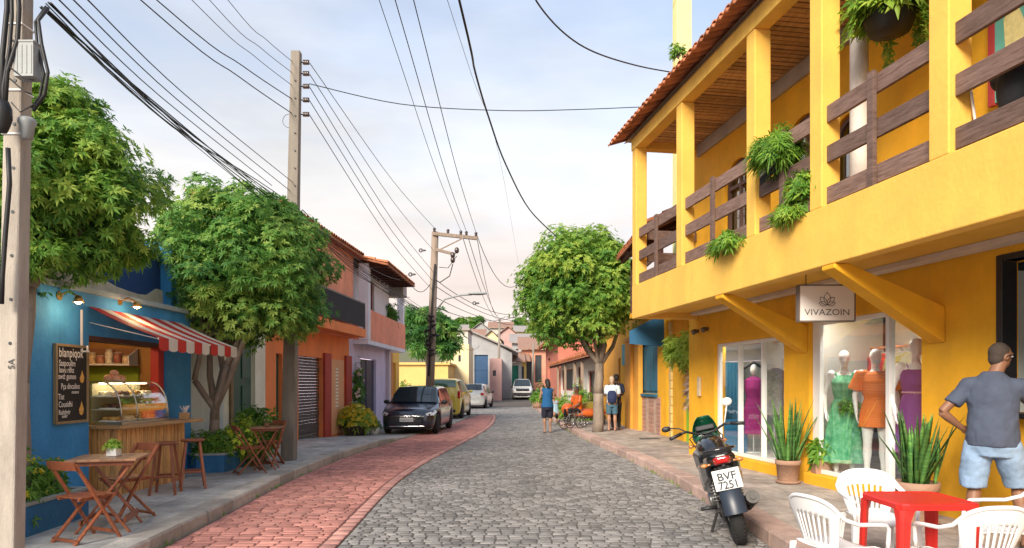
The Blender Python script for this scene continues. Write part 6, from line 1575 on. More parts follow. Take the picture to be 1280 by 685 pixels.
# clothes rail at the back of the shop
def hang(label, p, m, W, H, cat='garment', rz=0, group=None, name='hanging_garment'):
    t = thing(name, label, cat, p, rz, group=group)
    mb = MB(); pts = [(-W*.5,-.03),(-W*.12,.03),(W*.12,.03),(W*.5,-.03),(W*.62,-.25),(W*.48,-.27),(W*.46,-.2),(W*.42,-H*.6),(W*.52,-H),(-W*.52,-H),(-W*.42,-H*.6),(-W*.46,-.2),(-W*.48,-.27),(-W*.62,-.25)]
    mb.prism(pts, (0,-.025,0), (1,0,0), (0,0,1), (0,.05,0)); mb.build('cloth', m, t, bevel=.015, seg=3)
    mb = MB(); mb.tube([(-W*.4,0,-.01),(0,0,.05),(W*.4,0,-.01)], .006, 5); mb.tube([(0,0,.05),(0,0,.08),(.02,0,.10),(.0,0,.12)], .004, 5); mb.build('hanger', m_alu, t)
rail = at(1080, 428, 10.2)
t = thing('clothes_rail', 'wooden clothes rail high on the back wall of the shop', 'clothes rail', (5.55,9.2,2.2), world=True)
qa, qb = P_(.1,-1.2,2.12), P_(1.7,-1.2,2.12)
mb = MB(); mb.cyl(qa, qb, .018, n=8); mb.build('rail_bar', mat('rail_wood', (.5,.22,.12), .5, .1, 5), t); mb = MB()
for s in (.2, .9, 1.6): mb.cyl(P_(s,-1.2,2.12), P_(s,-1.49,2.12), .012, n=6)
mb.build('rail_bracket', m_alu, t)
reds = [mat('dark_red_cloth', (.35,.02,.025), .85, .15, 6), mat('wine_cloth', (.22,.015,.03), .85, .15, 6), mat('coral_cloth', (.55,.07,.06), .85, .15, 6), mat('olive_cloth', (.30,.28,.08), .85, .15, 6), mat('grey_green_cloth', (.35,.38,.28), .85, .15, 6)]
nmr = ['dark red','wine red','coral red','olive','sage']
for i in range(13):
    k = (0,1,0,2,0,1,2,0,0,3,4,3,4)[12-i]; s = .3+i*.105
    hang('%s garment hanging on the shop rail, number %d from the right end of the rail' % (nmr[k], i+1) if False else '%s top hanging on the clothes rail in the near shop' % nmr[k], P_(s,-1.2,2.0), reds[k], .42, .75+.1*((i*5) % 3), rz=R(99.2+90-78), group='%s tops on the shop clothes rail' % nmr[k])
m_blk = mat('black_cloth', (.015,.015,.018), .85, .1, 6)
hang('long black dress hanging behind the orange dress mannequin', P_(.55,-.8,1.5), m_blk, .4, 1.15, rz=R(20))
hang('long black dress hanging behind the purple dress mannequin', P_(.1,-.85,1.5), m_blk, .4, 1.2, rz=R(20))
t = thing('potted_plant', 'small green plant in a square clay pot inside the shop window', 'potted plant', (4.36,9.66,.303)); mb = MB(); mb.box((0,0,.12), (.21,.21,.24)); mb.build('pot', m_clay, t, bevel=.01)
a, b = bushmb((0,0,.24), (.17,.17,.32), 90, .12, 91, tb=.6); a.build('foliage', LMs, t)
# second shop
t = thing('dress_form', 'magenta dress on a stand behind the far shop window', 'dress stand', tuple(P_(RB.spx(942,-.75),-.75,.303)), R(150))
mb = MB(); mb.cyl((0,0,0),(0,0,1.5),.015,n=8); mb.lathe([(0,0),(.16,0),(.14,.02),(0,.03)], n=20); mb.build('stand', m_alu, t)
dress('magenta_dress', mat('magenta_cloth', (.42,.03,.22), .8, .12, 6), t, [(.35,0,0,.2,.15,.06,1.25),(.8,0,0,.175,.13,.03,1.25),(1.02,0,0,.13,.10,0,0),(1.2,0,0,.16,.12,0,0),(1.36,0,0,.16,.08,0,0),(1.42,0,0,.07,.05,0,0)], vox=.012)
mb = MB(); mb.ell((0,0,1.55), (.07,.08,.11)); mb.build('head', m_mann, t)
t = thing('dress_form', 'pale patterned garment on a stand at the right of the far shop window', 'dress stand', tuple(P_(RB.spx(968,-.55),-.55,.303)), R(150))
mb = MB(); mb.cyl((0,0,0),(0,0,1.5),.015,n=8); mb.lathe([(0,0),(.16,0),(.14,.02),(0,.03)], n=20); mb.build('stand', m_alu, t)
dress('patterned_top', mat('pale_print_cloth', (.7,.66,.6), .8, col2=(.35,.3,.28), scale=22), t, [(.75,0,0,.17,.13,.04,1.25),(1.02,0,0,.14,.11,0,0),(1.3,0,0,.17,.12,0,0),(1.5,0,0,.17,.08,0,0),(1.56,0,0,.07,.05,0,0)], vox=.012)
t = thing('blue_cabinet', 'blue chest of drawers inside the far shop', 'cabinet', tuple(P_(RB.spx(921,-.5),-.42,.303)), R(9), scale=.72); m_cab = mat('blue_cabinet_paint', (.02,.16,.32), .5, .1, 4)
mb = MB(); mb.bx(-.32,.32,-.18,.18,0,.85); mb.build('body', m_cab, t, bevel=.01)
for z in (.12,.38,.62): mb = MB(); mb.bx(-.29,.29,-.195,-.181,z,z+.2); mb.build('drawer', m_cab, t, bevel=.005)
t = thing('curtain_screen', 'tall blue curtain screen at the left inside the far shop', 'screen', tuple(P_(RB.spx(905,-.5),-.6,.303)), R(9)); mb = MB()
for i in range(8): mb.cyl((-.3+i*.08,0,0),(-.3+i*.08,0,1.7),.045,n=10)
mb.build('curtain', mat('blue_curtain', (.05,.25,.42), .8, .12, 5), t); mb = MB(); mb.cyl((-.36,0,1.72),(.36,0,1.72),.015,n=8); mb.build('curtain_rod', m_alu, t)
mb = MB(); q = P_(RB.spx(942,-.75),-.75,1.98); mb.tube([q+V((-.3,0,-.16)), q+V((0,0,0)), q+V((.3,0,-.16))], .03, 6); tag(mb.build('wooden_hanger', m_dark), 'big dark hanger above the magenta dress', 'hanger')

# ------------------------------------------------------------------ on the veranda
zv = 3.121
def rp(px, d, z): return P_(RB.spx(px, d), d, z)
bush('big feathery green plant bulging over the veranda rail', tuple(rp(972,1.28,4.28)), (.29,.31,.32), 850, .13, 101, tb=.5, W=.13, k=8, name='potted_fern', cat='potted plant')
bush('trailing green plant along the slab edge below the far railing', tuple(rp(906,1.34,3.46)), (.16,.5,.2), 420, .085, 102, tb=.55, W=.25, name='trailing_plant', cat='plant')
bush('small yellow green plant poking through the railing below the feathery plant', tuple(rp(982,1.34,3.50)), (.13,.32,.17), 260, .08, 103, tb=.7, W=.25, name='trailing_plant', cat='plant')
bush('small shrub on the veranda floor left of the second railing', tuple(rp(1003,1.25,3.7)), (.2,.25,.4), 130, .10, 104, tb=.5, name='trailing_plant', cat='plant')
# hanging basket with vine
q = rp(1112, .7, 5.35)
t = thing('hanging_basket', 'large hanging basket of bright green vine under the veranda ceiling', 'hanging plant', tuple(q), world=False)
mb = MB(); mb.lathe([(.05,-.12),(.2,-.08),(.26,.08),(.27,.1),(.24,.1),(0,.02)], n=20); mb.build('basket', m_cable, t); mb = MB()
for a_ in range(3): mb.cyl((.25*math.cos(a_*2.1), .25*math.sin(a_*2.1), .1), (0,0,.88), .004, n=5)
mb.build('chain', m_alu, t)
a, b = bushmb((0,0,.12), (.46,.46,.27), 540, .12, 105, tb=.7); r = random.Random(6)
for k in range(8):
    an = r.uniform(0,6.28); x, y = .4*math.cos(an), .4*math.sin(an)
    for j in range(int(r.uniform(5,14))): rosette(a, V((x*(1+j*.02), y*(1+j*.02), .05-j*.045)), V((x,y,.3)), .09, 5, r, .65+r.uniform(-.2,.2), .4)
a.build('foliage', LMs, t)
q = at(857, 92, 11.2)
bush('little weed sprouting from the tiled roof edge before the tower', tuple(rp(848,1.55,6.62)), (.13,.13,.16), 50, .08, 106, name='roof_weed', cat='weed')
t = thing('towel', 'folded white, red and dark towel drying on the middle veranda railing', 'towel', tuple(rp(966,1.33,4.22)), R(99.2)); mb = MB(); tw_ = [mat('towel_white', (.75,.72,.68), .9, .05, 5), mat('towel_red', (.55,.05,.04), .9, .1, 5), mat('towel_dark', (.02,.02,.025), .9, .1, 5)]
for mi, (a_, b_, z0_, z1_) in enumerate(((-.22,.06,-.08,.06),(-.40,-.2,.0,.1),(-.05,.26,-.17,-.075))):
    pass
mb.prism([(-.1,.0),(.26,-.07),(.28,.02),(-.08,.13)], (0,.0,0), (1,0,0), (0,0,1), (0,.025,0), 0); mb.prism([(-.3,.10),(-.1,.06),(-.08,.14)], (0,.001,0), (1,0,0), (0,0,1), (0,.023,0), 1); mb.prism([(-.12,-.09),(.27,-.17),(.28,-.075),(-.1,-.005)], (0,.002,0), (1,0,0), (0,0,1), (0,.02,0), 2)
mb.build('folded_cloth', tw_, t, bevel=.006)
t = thing('veranda_chair', 'white chair with a black jacket over it behind the nearest veranda railing', 'chair', tuple(rp(1262,.75,zv)), R(60))
mb = MB(); mb.box((0,0,.44), (.48,.46,.03)); mb.build('seat', m_whpl, t, bevel=.01); mb = MB(); mb.prism([(-.22,0),(.22,0),(.25,.42),(.2,.5),(-.2,.5),(-.25,.42)], (0,.22,.44), (1,0,0), (0,.12,1), (0,.02,0)); mb.build('backrest', m_whpl, t, bevel=.01)
for sx in (-.21,.21):
    for sy in (-.2,.2): mb = MB(); mb.cyl((sx,sy,.43),(sx*1.1,sy*1.1,0),.018,n=8); mb.build('leg', m_whpl, t)
t = thing('black_jacket', 'black jacket and dark bag slung behind the nearest railing at the right edge', 'jacket', tuple(rp(1275,1.0,3.75))); mb = MB(); mb.ell((0,0,.18), (.13,.2,.3)); mb.ell((.05,-.1,-.05), (.12,.16,.2)); mb.ell((-.02,.15,.3), (.08,.12,.12)); mb.blob('cloth', m_blk, t, .015, 3)
t = thing('painted_panel', 'colourful painted panel hanging on the upper wall at the right edge', 'wall panel', tuple(rp(1276,.06,4.3)), world=False); t.rotation_euler = (0,0,R(99.2))
mb = MB(); mb.bx(-.5,.25,0,.03,0,1.05); mb.build('panel', mat('teal_panel', (.12,.38,.30), .7, .15, 5), t); mb = MB(); mb.bx(.25,.31,-.001,.05,-.02,1.07); mb.build('panel_frame', mat('red_panel_edge', (.35,.03,.03), .6, .1, 5), t)
mb = MB(); mb.prism([(0,0),(.12,.05),(.15,.5),(.02,.62),(-.1,.3)], (.0,.031,.25), (1,0,0), (0,0,1), (0,.004,0)); mb.prism([(0,0),(.1,.1),(.06,.5),(-.04,.4)], (-.22,.031,.35), (1,0,0), (0,0,1), (0,.004,0)); mb.build('painted_shape', mat('panel_yellow', (.7,.6,.25), .7, .2, 12), t)
# ------------------------------------------------------------------ vehicles
m_tyre = mat('tyre_rubber', (.018,.018,.018), .85, .2, 20, .2, 80)
m_rim = mat('alloy_rim', (.45,.45,.46), .3, .1, 6, metal=.8)
m_chr = mat('chrome_trim', (.75,.75,.75), .12, .02, 5, metal=1)
m_cgl = mat('car_window_glass', (.02,.03,.035), .04, .02, 3, spec=.9)
m_hl = mat('headlight_lens', (.62,.64,.66), .08, .05, 20, coat=1)
m_blkpl = mat('black_plastic', (.02,.02,.022), .5, .1, 8)
m_tail = mat('tail_light_red', (.45,.01,.01), .12, .1, 20, coat=1)
m_plate = mat('number_plate_grey', (.62,.63,.62), .5, .03, 8)
m_ink = mat('plate_ink', (.02,.02,.025), .6, .05, 8)
def wheel(parent, c, r, w, side, spokes=5, rimm=None):
    c = V(c); t = MB(); t.tor(c, r-w*.32, w*.34, (1,0,0), 28, 10, sx=1.35); t.lathe([(r*.60,-w*.42),(r*.68,-w*.46),(r*.68,w*.46),(r*.60,w*.42)], c, 28, M=Matrix(((0,0,1),(0,1,0),(-1,0,0)))); o = t.build('wheel', m_tyre, parent)
    m = MB(); x = side*w*.34; M = Matrix(((0,0,1),(0,1,0),(-1,0,0)))
    m.lathe([(r*.66,x-.01),(r*.62,x+side*.01),(r*.58,x-side*.03)], c, 28, M=M, caps=False); m.cyl(c+V((x-side*.03,0,0)), c+V((x,0,0)), r*.15, n=14)
    for i in range(spokes):
        a = 2*math.pi*i/spokes; d = V((0, math.cos(a), math.sin(a))); m.bar(c+V((x-side*.012,0,0))+d*r*.1, c+V((x-side*.008,0,0))+d*r*.62, .03, r*.14, up=(1,0,0))
    m.cyl(c+V((x-side*.07,0,0)), c+V((x-side*.06,0,0)), r*.6, n=20)
    m.build('rim', rimm or m_rim, o)
def car(label, loc, rz, paint, L=3.95, W=1.70, H=1.48, style='hatch', glassm=None, group='cars parked along the left kerb', plate=True, name='parked_car', details=True):
    """+Y is the front of the car"""
    glassm = glassm or m_cgl
    t = thing(name, label, 'car', loc, rz, group=group); h = L/2; hw = W/2
    if style == 'hatch':
        hood0, ws0, ws1, rf1, rr = h-.10, h-.98, h-1.72, -h+.62, -h+.10; belt = .60*H; hoodz = .50*H; tailz = .64*H
    elif style == 'suv':
        hood0, ws0, ws1, rf1, rr = h-.08, h-1.15, h-1.75, -h+.35, -h+.06; belt = .62*H; hoodz = .56*H; tailz = .64*H
    else:
        hood0, ws0, ws1, rf1, rr = h-.06, h-1.25, h-1.85, -.2, -.45; belt = .58*H; hoodz = .55*H; tailz = .56*H
    def lerp(a, b, f): return a+(b-a)*f
    N = 44; st = []
    for i in range(N+1):
        y = -h+L*i/N; st.append(y)
    for e in (ws0, ws1, rf1, rr): st.append(e)
    st = sorted(st)
    def ss(a, b, y): f = max(0, min(1, (y-a)/(b-a))); return f*f*(3-2*f)
    def lowtop(y):      # shoulder height
        z = belt
        if y > ws0: z = lerp(belt+.0, hoodz-.06, (y-ws0)/(h-ws0))
        if y > h-.28: z -= (.16)*((y-h+.28)/.28)**2
        if y < -h+.2: z -= .07*((-h+.2-y)/.2)**2
        return z
    def ctop(y):        # centre line without the cabin
        z = lowtop(y)+.05*(1 if y > ws0 else .3)
        return z
    def roof(y):
        if style == 'pickup' and y < rr: return None
        if y >= ws0: return None
        if y >= ws1: return lerp(H-.03, ctop(ws0), ((y-ws1)/(ws0-ws1))**1.15)
        if y >= rf1: f = (y-rf1)/(ws1-rf1); return H-.03+.035*math.sin(math.pi*min(1,f*1.0))
        if y >= rr: f = (rf1-y)/(rf1-rr); return lerp(H-.03, tailz+.03, f**1.6)
        return None
    def wd(y):
        f = 1-.10*ss(h-.9, h+.1, y)-.06*ss(-h+.8, -h-.1, y)
        if y > h-.3: f -= .16*((y-h+.3)/.3)**2.2
        if y < -h+.25: f -= .10*((-h+.25-y)/.25)**2.2
        return hw*f
    wr = .31 if style == 'hatch' else .36; fy, ry = h-.78, -h+.72
    def sill(y):
        z = .20
        for c in (fy, ry):
            d = abs(y-c); R0 = wr+.07
            if d < R0: z = max(z, wr+math.sqrt(R0*R0-d*d)-.0)
        if y > h-.4: z = max(z, .20+.04*((y-h+.4)/.4))
        return z
    rings = []; ri = 17
    for y in st:
        w = wd(y); lt = lowtop(y); sl = min(sill(y), lt-.06); rf = roof(y); ct = ctop(y)
        tw = w*.80 if rf else w*.9
        side = [(w*.55 if sl > .3 else w*.90, sl-.0), (w*.97, sl+.01), (w*1.0, lerp(sl, lt, .35)), (w*1.0, lerp(sl, lt, .7)), (w*.965, lt)]
        if rf and rf > lt+.02:
            k = min(1, (rf-lt)/(H-lt)); tw = lerp(w*.93, w*.74, k)
            up = [(lerp(w*.955, tw, .5), lerp(lt, rf, .5)), (tw, rf-.045*k-.0), (tw*.86, rf-.008), (0, rf+.004)]
        else: up = [(w*.92, lt+.012), (w*.86, lt+.022), (w*.6, ct-.008), (0, ct)]
        half = side+up; ring = [V((x, y, z)) for x, z in half]+[V((-x, y, z)) for x, z in half[:-1][::-1]]
        rings.append(ring)
    b = MB(); b.loft(rings, True); o = b.build('body', paint, t)
    m = o.modifiers.new('ss', 'SUBSURF'); m.levels = m.render_levels = 1
    under = MB(); under.bx(-hw+.12, hw-.12, -h+.15, h-.15, .17, .5); under.build('underbody', m_blkpl, t)
    # wheel wells + wheels
    for s in (-1, 1):
        for c in (fy, ry): wheel(t, (s*(hw-.11), c, wr), wr, .2, s)
    # glass: offset patches over the cabin
    def ringat(y):
        i = max(j for j in range(len(st)) if st[j] <= y+1e-6); j = min(i+1, len(st)-1); f = 0 if st[j] == st[i] else (y-st[i])/(st[j]-st[i])
        return [a.lerp(b_, f) for a, b_ in zip(rings[i], rings[j])]
    def patch(name, quad, n=6):
        g = MB(); vs = []
        for a in range(n+1):
            for c in range(n+1): vs.append(quad(a/n, c/n))
        g.add(vs, [(a*(n+1)+c, a*(n+1)+c+1, (a+1)*(n+1)+c+1, (a+1)*(n+1)+c) for a in range(n) for c in range(n)], 0, True); return g.build(name, glassm, t)
    def ws(u, v):      # windshield
        y = lerp(ws0-.06, ws1+.05, v); r_ = ringat(y); rf = roof(y); w = r_[6].x
        x = lerp(-w*.93, w*.93, u); zz = lerp(r_[8].z, r_[7].z, (abs(x)/max(.01, r_[7].x))**2 if abs(x) < r_[7].x else 1)
        return V((x, y+.018, zz+.022))
    patch('windshield', ws, 8)
    if style != 'pickup' or True:
        ya_, yb_ = (rf1-.07, rr+.08)
        def rg(u, v):
            y = lerp(yb_, ya_, v); r_ = ringat(y); w = r_[6].x; x = lerp(-w*.9, w*.9, u); return V((x, y-.022, lerp(r_[8].z, r_[7].z, min(1, (abs(x)/max(.01, r_[7].x))**2))+.022))
        patch('rear_window', rg, 6)
    for s in (-1, 1):
        segs = ((ws0-.42, (ws1+rf1)/2+.15), ((ws1+rf1)/2+.08, rf1-.05 if style != 'pickup' else rf1+.02))
        for a_, b_ in segs:
            def sw(u, v, a_=a_, b_=b_):
                y = lerp(a_, b_, u); r_ = ringat(y); p0, p1_, p2_ = r_[4], r_[5], r_[6]
                q = p0.lerp(p1_, v*2) if v < .5 else p1_.lerp(p2_, (v-.5)*2); q0 = p0.lerp(p1_, .12); 
                vv = .1+v*.82; q = p0.lerp(p1_, vv*2) if vv < .5 else p1_.lerp(p2_, (vv-.5)*2)
                return V((s*(q.x+.010), q.y, q.z+.002))
            patch('side_window', sw, 6)
    if details:
        for s in (-1, 1):
            # headlight and tail light hugging the corners
            mb = MB(); r1_, r2_, r3_ = ringat(h-.02), ringat(h-.22), ringat(h-.42)
            zt_ = lowtop(h-.2)
            mb.add([V((s*.36*W, h-.035, zt_-.13)), V((s*.47*W, h-.17, zt_-.12)), V((s*.494*W, h-.5, zt_-.03)), V((s*.47*W, h-.42, zt_+.03)), V((s*.40*W, h-.13, zt_-.02)), V((s*.33*W, h-.03, zt_-.07)),
                    V((s*.36*W, h-.2, zt_-.13)), V((s*.43*W, h-.3, zt_-.12)), V((s*.45*W, h-.52, zt_-.03)), V((s*.43*W, h-.5, zt_+.0)), V((s*.38*W, h-.3, zt_-.04)), V((s*.30*W, h-.2, zt_-.07))],
                   [(0,1,2,3,4,5),(0,6,7,1),(1,7,8,2),(2,8,9,3),(3,9,10,4),(4,10,11,5),(5,11,6,0)]); mb.build('headlight', m_hl, t, bevel=.008)
            mb = MB(); mb.bx(s*.40*W-.10, s*.40*W+.09, -h-.012, -h+.2, tailz-.17, tailz-.01) if style != 'suv' else mb.bx(s*.43*W-.05, s*.43*W+.06, -h-.01, -h+.2, tailz-.22, tailz+.1); mb.build('tail_light', m_tail, t, bevel=.02)
            mb = MB(); mb.ell((s*(hw+.075), ws0-.32, belt+.08), (.10,.055,.07)); mb.tube([(s*(hw-.04), ws0-.33, belt+.03), (s*(hw+.03), ws0-.33, belt+.05)], .02, 6); mb.build('wing_mirror', m_blkpl if style != 'suv' else paint, t)
            mb = MB(); mb.ell((s*.36*W, h-.085, .36), (.06,.03,.035)); mb.build('fog_lamp', m_hl, t)
            mb = MB()
            for y in (.25,-.55): mb.box((s*(hw+.002), y, belt-.11), (.02,.16,.022))
            mb.build('door_handle', m_chr, t, bevel=.004)
        mb = MB(); mb.box((0,h-.035,hoodz-.22), (W*.60,.05,.07)); mb.box((0,h-.028,.40), (W*.52,.05,.12)); mb.build('grille', m_blkpl, t, bevel=.012)
        mb = MB(); mb.box((0,h-.015,.265), (W*.62,.03,.022)); mb.box((0,h-.005,hoodz-.175), (W*.36,.02,.014)); mb.build('chrome_strip', m_chr, t, bevel=.004)
        mb = MB(); mb.ell((0,h-.0,hoodz-.215), (.06,.012,.04)); mb.build('front_emblem', m_chr, t)
        mb = MB(); mb.box((0,h+.004,.47), (.42,.012,.125)); pl_ = mb.build('front_plate', m_plate, t, bevel=.003)
        mb = MB(); text_into(mb, 'HGO·0574', (0,h+.011,.43), (-1,0,0), (0,0,1), .10, .002, sx=.8); mb.build('plate_text', m_ink, pl_)
        mb = MB(); mb.box((0,-h-.006,.62 if style != 'suv' else .7), (.42,.012,.125)); mb.build('rear_plate', m_plate, t, bevel=.003)
        mb = MB(); mb.box((0,-h+.02,.36), (W*.7,.07,.14)); mb.build('rear_bumper', m_blkpl if style == 'suv' else paint, t, bevel=.03)
    for s in (-1, 1):
        mb = MB(); mb.bar((s*hw*.70, ws1-.05, H-.012), (s*hw*.70, rf1+.1, H-.012), .025, .025); 
        if style == 'suv': mb.build('roof_rail', m_chr, t)
    return t
def cpaint(n, c, r=.25, mt=0): return mat(n, c, r, .03, 3, metal=mt, coat=1.0)
p_dk = cpaint('dark_navy_paint', (.006,.011,.026), .22); p_yl = cpaint('yellow_gold_paint', (.62,.48,.06)); p_wh = cpaint('white_car_paint', (.74,.72,.66)); p_bg = cpaint('cream_car_paint', (.66,.60,.42)); p_sv = cpaint('pale_silver_paint', (.62,.62,.60))
car('dark navy hatchback parked nose toward the viewer, half on the left pavement', (-3.07,22.75,.02), R(180-4.0), p_dk, 4.0, 1.74, 1.50, 'hatch')
car('tall yellow car with greenish windows parked behind the dark hatchback', (-2.98,31.9,.03), R(-3), p_yl, 4.3, 1.80, 1.78, 'suv', glassm=mat('green_tinted_window', (.06,.14,.09), .06, .05, 3, spec=.8))
car('white hatchback seen from behind, last in the row of parked cars', (-2.3,44.6,.02), R(-7), p_wh, 4.0, 1.72, 1.55, 'hatch')
car('cream car with dark windscreen parked between the yellow and the white cars', (-3.75,45.5,.02), R(176), p_bg, 4.1, 1.75, 1.55, 'suv')
tk = car('white pickup truck driving toward the viewer far down the street', (.95,64.2,gz(62)), R(180), p_sv, 4.9, 1.86, 1.92, 'pickup', group=None, name='pickup_truck')
tk['category'] = 'pickup truck'
mb = MB(); mb.box((0,2.47,.55), (1.7,.16,.22)); mb.box((0,2.5,.95), (1.2,.06,.16)); mb.build('bull_bar', m_blkpl, tk, bevel=.02)

# ------------------------------------------------------------------ motorcycle (+Y forward, leaning on its side stand)
m_mblk = mat('gloss_black_fairing', (.010,.011,.014), .18, .05, 4, coat=1)
m_mblue = mat('dark_blue_grey_fender', (.022,.032,.050), .38, .1, 5)
m_mgrey = mat('cast_engine_alloy', (.22,.22,.22), .45, .2, 12, metal=.7)
m_mseat = mat('black_vinyl_seat', (.02,.02,.022), .6, .15, 20, .15, 60)
m_mgreen = mat('green_windshield', (.01,.11,.055), .15, .15, 5, coat=.8)
m_amber = mat('amber_lens', (.5,.2,.05), .2, .05, 10, coat=.8)
mc = thing('motorcycle', 'black motorcycle on its side stand at the right kerb, seen from behind', 'motorcycle', (2.275,6.78,.0), rot=(0, R(-13.5), R(-11)), scale=1.07)
mc.rotation_mode = 'ZYX' if False else 'XYZ'
def bwheel(y, r, w, disc):
    t = MB(); t.tor((0,y,r), r-w*.5, w*.52, (1,0,0), 40, 12)
    for i in range(40):
        a = 2*math.pi*i/40; d = V((0, math.cos(a), math.sin(a)))
        for s in (-1, 1): t.bar(V((0,y,r))+d*(r-.003)+V((s*.002,0,0)), V((0,y,r))+d*(r-.016)+V((s*w*.40,0,0)), .014, .010, up=d)
    o = t.build('wheel', m_tyre, mc)
    m = MB(); m.tor((0,y,r), r-w*.98, .014, (1,0,0), 32, 8, sx=2.0); m.cyl((-.06,y,r),(.06,y,r),.035,n=14)
    for i in range(6):
        a = 2*math.pi*i/6; d = V((0, math.cos(a), math.sin(a))); m.bar(V((0,y,r))+d*.03, V((0,y,r))+d*(r-w*1.0), .022, .02, up=(1,0,0))
    m.build('rim', m_mgrey, o)
    m = MB(); m.lathe([(disc,-.003),(disc,.003),(disc-.03,.003),(disc-.03,-.003),(disc,-.003)], (.05 if y > .5 else -.05,y,r), 24, M=Matrix(((0,0,1),(0,1,0),(-1,0,0))), caps=False); m.build('brake_disc', m_chr, o)
bwheel(0, .305, .125, .08); bwheel(1.26, .30, .085, .12)
def part(name, fn, m, bevel=0, par=None, blob=None):
    mb = MB(); fn(mb); return mb.blob(name, m, par or mc, blob, 3) if blob else mb.build(name, m, par or mc, bevel=bevel)
for s in (-1, 1):
    part('fork_leg', lambda b: (b.cyl((s*.085,1.26,.30),(s*.085,1.12,.62),.026,n=12), b.cyl((s*.085,1.12,.62),(s*.085,1.00,.93),.018,n=12)), m_chr)
    part('swing_arm', lambda b: b.bar((s*.075,.0,.305),(s*.085,.48,.36),.03,.05), m_blkpl, .006)
    part('rear_shock', lambda b: (b.cyl((s*.11,.04,.36),(s*.12,.17,.66),.014,n=8), [b.tor(V((s*.11,.04,.36)).lerp(V((s*.12,.17,.66)), .2+i*.09), .026, .007, (s*.01,.13,.3), 12, 5) for i in range(8)]), m_mgrey)
    part('foot_peg', lambda b: b.cyl((s*.10,.42,.30),(s*.26,.40,.31),.018,n=8), m_blkpl)
    part('handlebar_grip', lambda b: b.cyl((s*.26,.855,1.045),(s*.385,.79,1.02),.019,n=10), m_blkpl)
    part('brake_lever', lambda b: b.tube([(s*.24,.89,1.04),(s*.30,.91,1.03),(s*.38,.86,1.01)], .007, 6), m_mgrey)
    part('rear_indicator', lambda b: (b.cyl((s*.07,-.10,.79),(s*.14,-.12,.79),.009,n=8), b.ell((s*.16,-.125,.79),(.034,.022,.02))), m_amber)
    part('front_indicator', lambda b: (b.cyl((s*.08,1.12,.86),(s*.16,1.12,.86),.010,n=8), b.ell((s*.18,1.12,.86),(.03,.022,.02))), m_amber)
    part('side_panel', lambda b: b.loft([[V((s*x,y,z)) for x, z in q] for y, q in ((.0,((.08,.80),(.15,.77),(.145,.66),(.08,.64))),(.22,((.10,.80),(.19,.75),(.185,.56),(.10,.50))),(.42,((.10,.78),(.20,.73),(.195,.48),(.10,.42))),(.52,((.08,.70),(.11,.68),(.11,.58),(.08,.56))))], sm=False), m_mblk, .012)
    part('tank_shroud', lambda b: b.loft([[V((s*x,y,z)) for x, z in q] for y, q in ((.60,((.12,.84),(.16,.80),(.155,.68),(.12,.66))),(.80,((.13,.88),(.20,.82),(.19,.66),(.13,.62))),(1.02,((.10,.84),(.17,.78),(.165,.62),(.10,.58))))], sm=False), m_mblk, .012)
part('handlebar', lambda b: b.tube([(-.30,.835,1.04),(-.2,.89,1.05),(-.10,.95,1.0),(0,.965,.985),(.10,.95,1.0),(.2,.89,1.05),(.30,.835,1.04)], .013, 8), m_blkpl)
part('frame', lambda b: (b.tube([(0,.98,.88),(0,.80,.80),(0,.55,.66),(0,.40,.42),(0,.42,.30)], .025, 8), b.tube([(0,1.0,.82),(0,.92,.50),(0,.80,.30),(0,.45,.26)], .022, 8), b.tube([(.09,.52,.68),(.09,.2,.72),(.06,-.1,.74)], .016, 6), b.tube([(-.09,.52,.68),(-.09,.2,.72),(-.06,-.1,.74)], .016, 6)), m_blkpl)
part('engine', lambda b: (b.box((0,.62,.36), (.26,.34,.20), (10,0,0)), b.cyl((-.15,.62,.34),(.15,.62,.34),.10,n=20), b.cyl((-.13,.50,.37),(.13,.50,.37),.085,n=20), [b.box((0,.76+i*.012,.46+i*.024), (.20,.17,.010), (-25,0,0)) for i in range(6)], b.box((0,.80,.53), (.14,.13,.16), (-25,0,0))), m_mgrey, .008)
part('fuel_tank', lambda b: b.loft([[V((w*math.cos(2*math.pi*i/20), y, z+h_*math.sin(2*math.pi*i/20))) for i in range(20)] for y, w, z, h_ in ((.46,.05,.80,.05),(.50,.10,.81,.09),(.62,.14,.83,.125),(.78,.155,.85,.135),(.92,.13,.86,.12),(.99,.07,.87,.07))]), m_mblk)
part('seat', lambda b: b.loft([[V((w*math.cos(2*math.pi*i/20), y, z+h_*max(-.75, math.sin(2*math.pi*i/20)))) for i in range(20)] for y, w, z, h_ in ((-.14,.07,.86,.03),(-.08,.11,.87,.045),(.08,.135,.865,.05),(.22,.14,.835,.05),(.30,.13,.81,.045),(.44,.11,.80,.045),(.54,.07,.81,.04))]), m_mseat)
part('tail_cowl', lambda b: b.loft([[V((x,y,z)) for x, z in q] for y, q in ((-.20,((-.05,.80),(.05,.80),(.06,.85),(.04,.875),(-.04,.875),(-.06,.85))),(-.10,((-.11,.77),(.11,.77),(.135,.83),(.11,.87),(-.11,.87),(-.135,.83))),(.10,((-.12,.72),(.12,.72),(.155,.79),(.13,.84),(-.13,.84),(-.155,.79))),(.30,((-.12,.66),(.12,.66),(.15,.74),(.13,.80),(-.13,.80),(-.15,.74))))], sm=False), m_mblk, .02)
part('grab_rail', lambda b: b.tube([(-.13,.20,.87),(-.155,.0,.90),(-.12,-.15,.915),(0,-.19,.92),(.12,-.15,.915),(.155,.0,.90),(.13,.20,.87)], .012, 8), m_mblk)
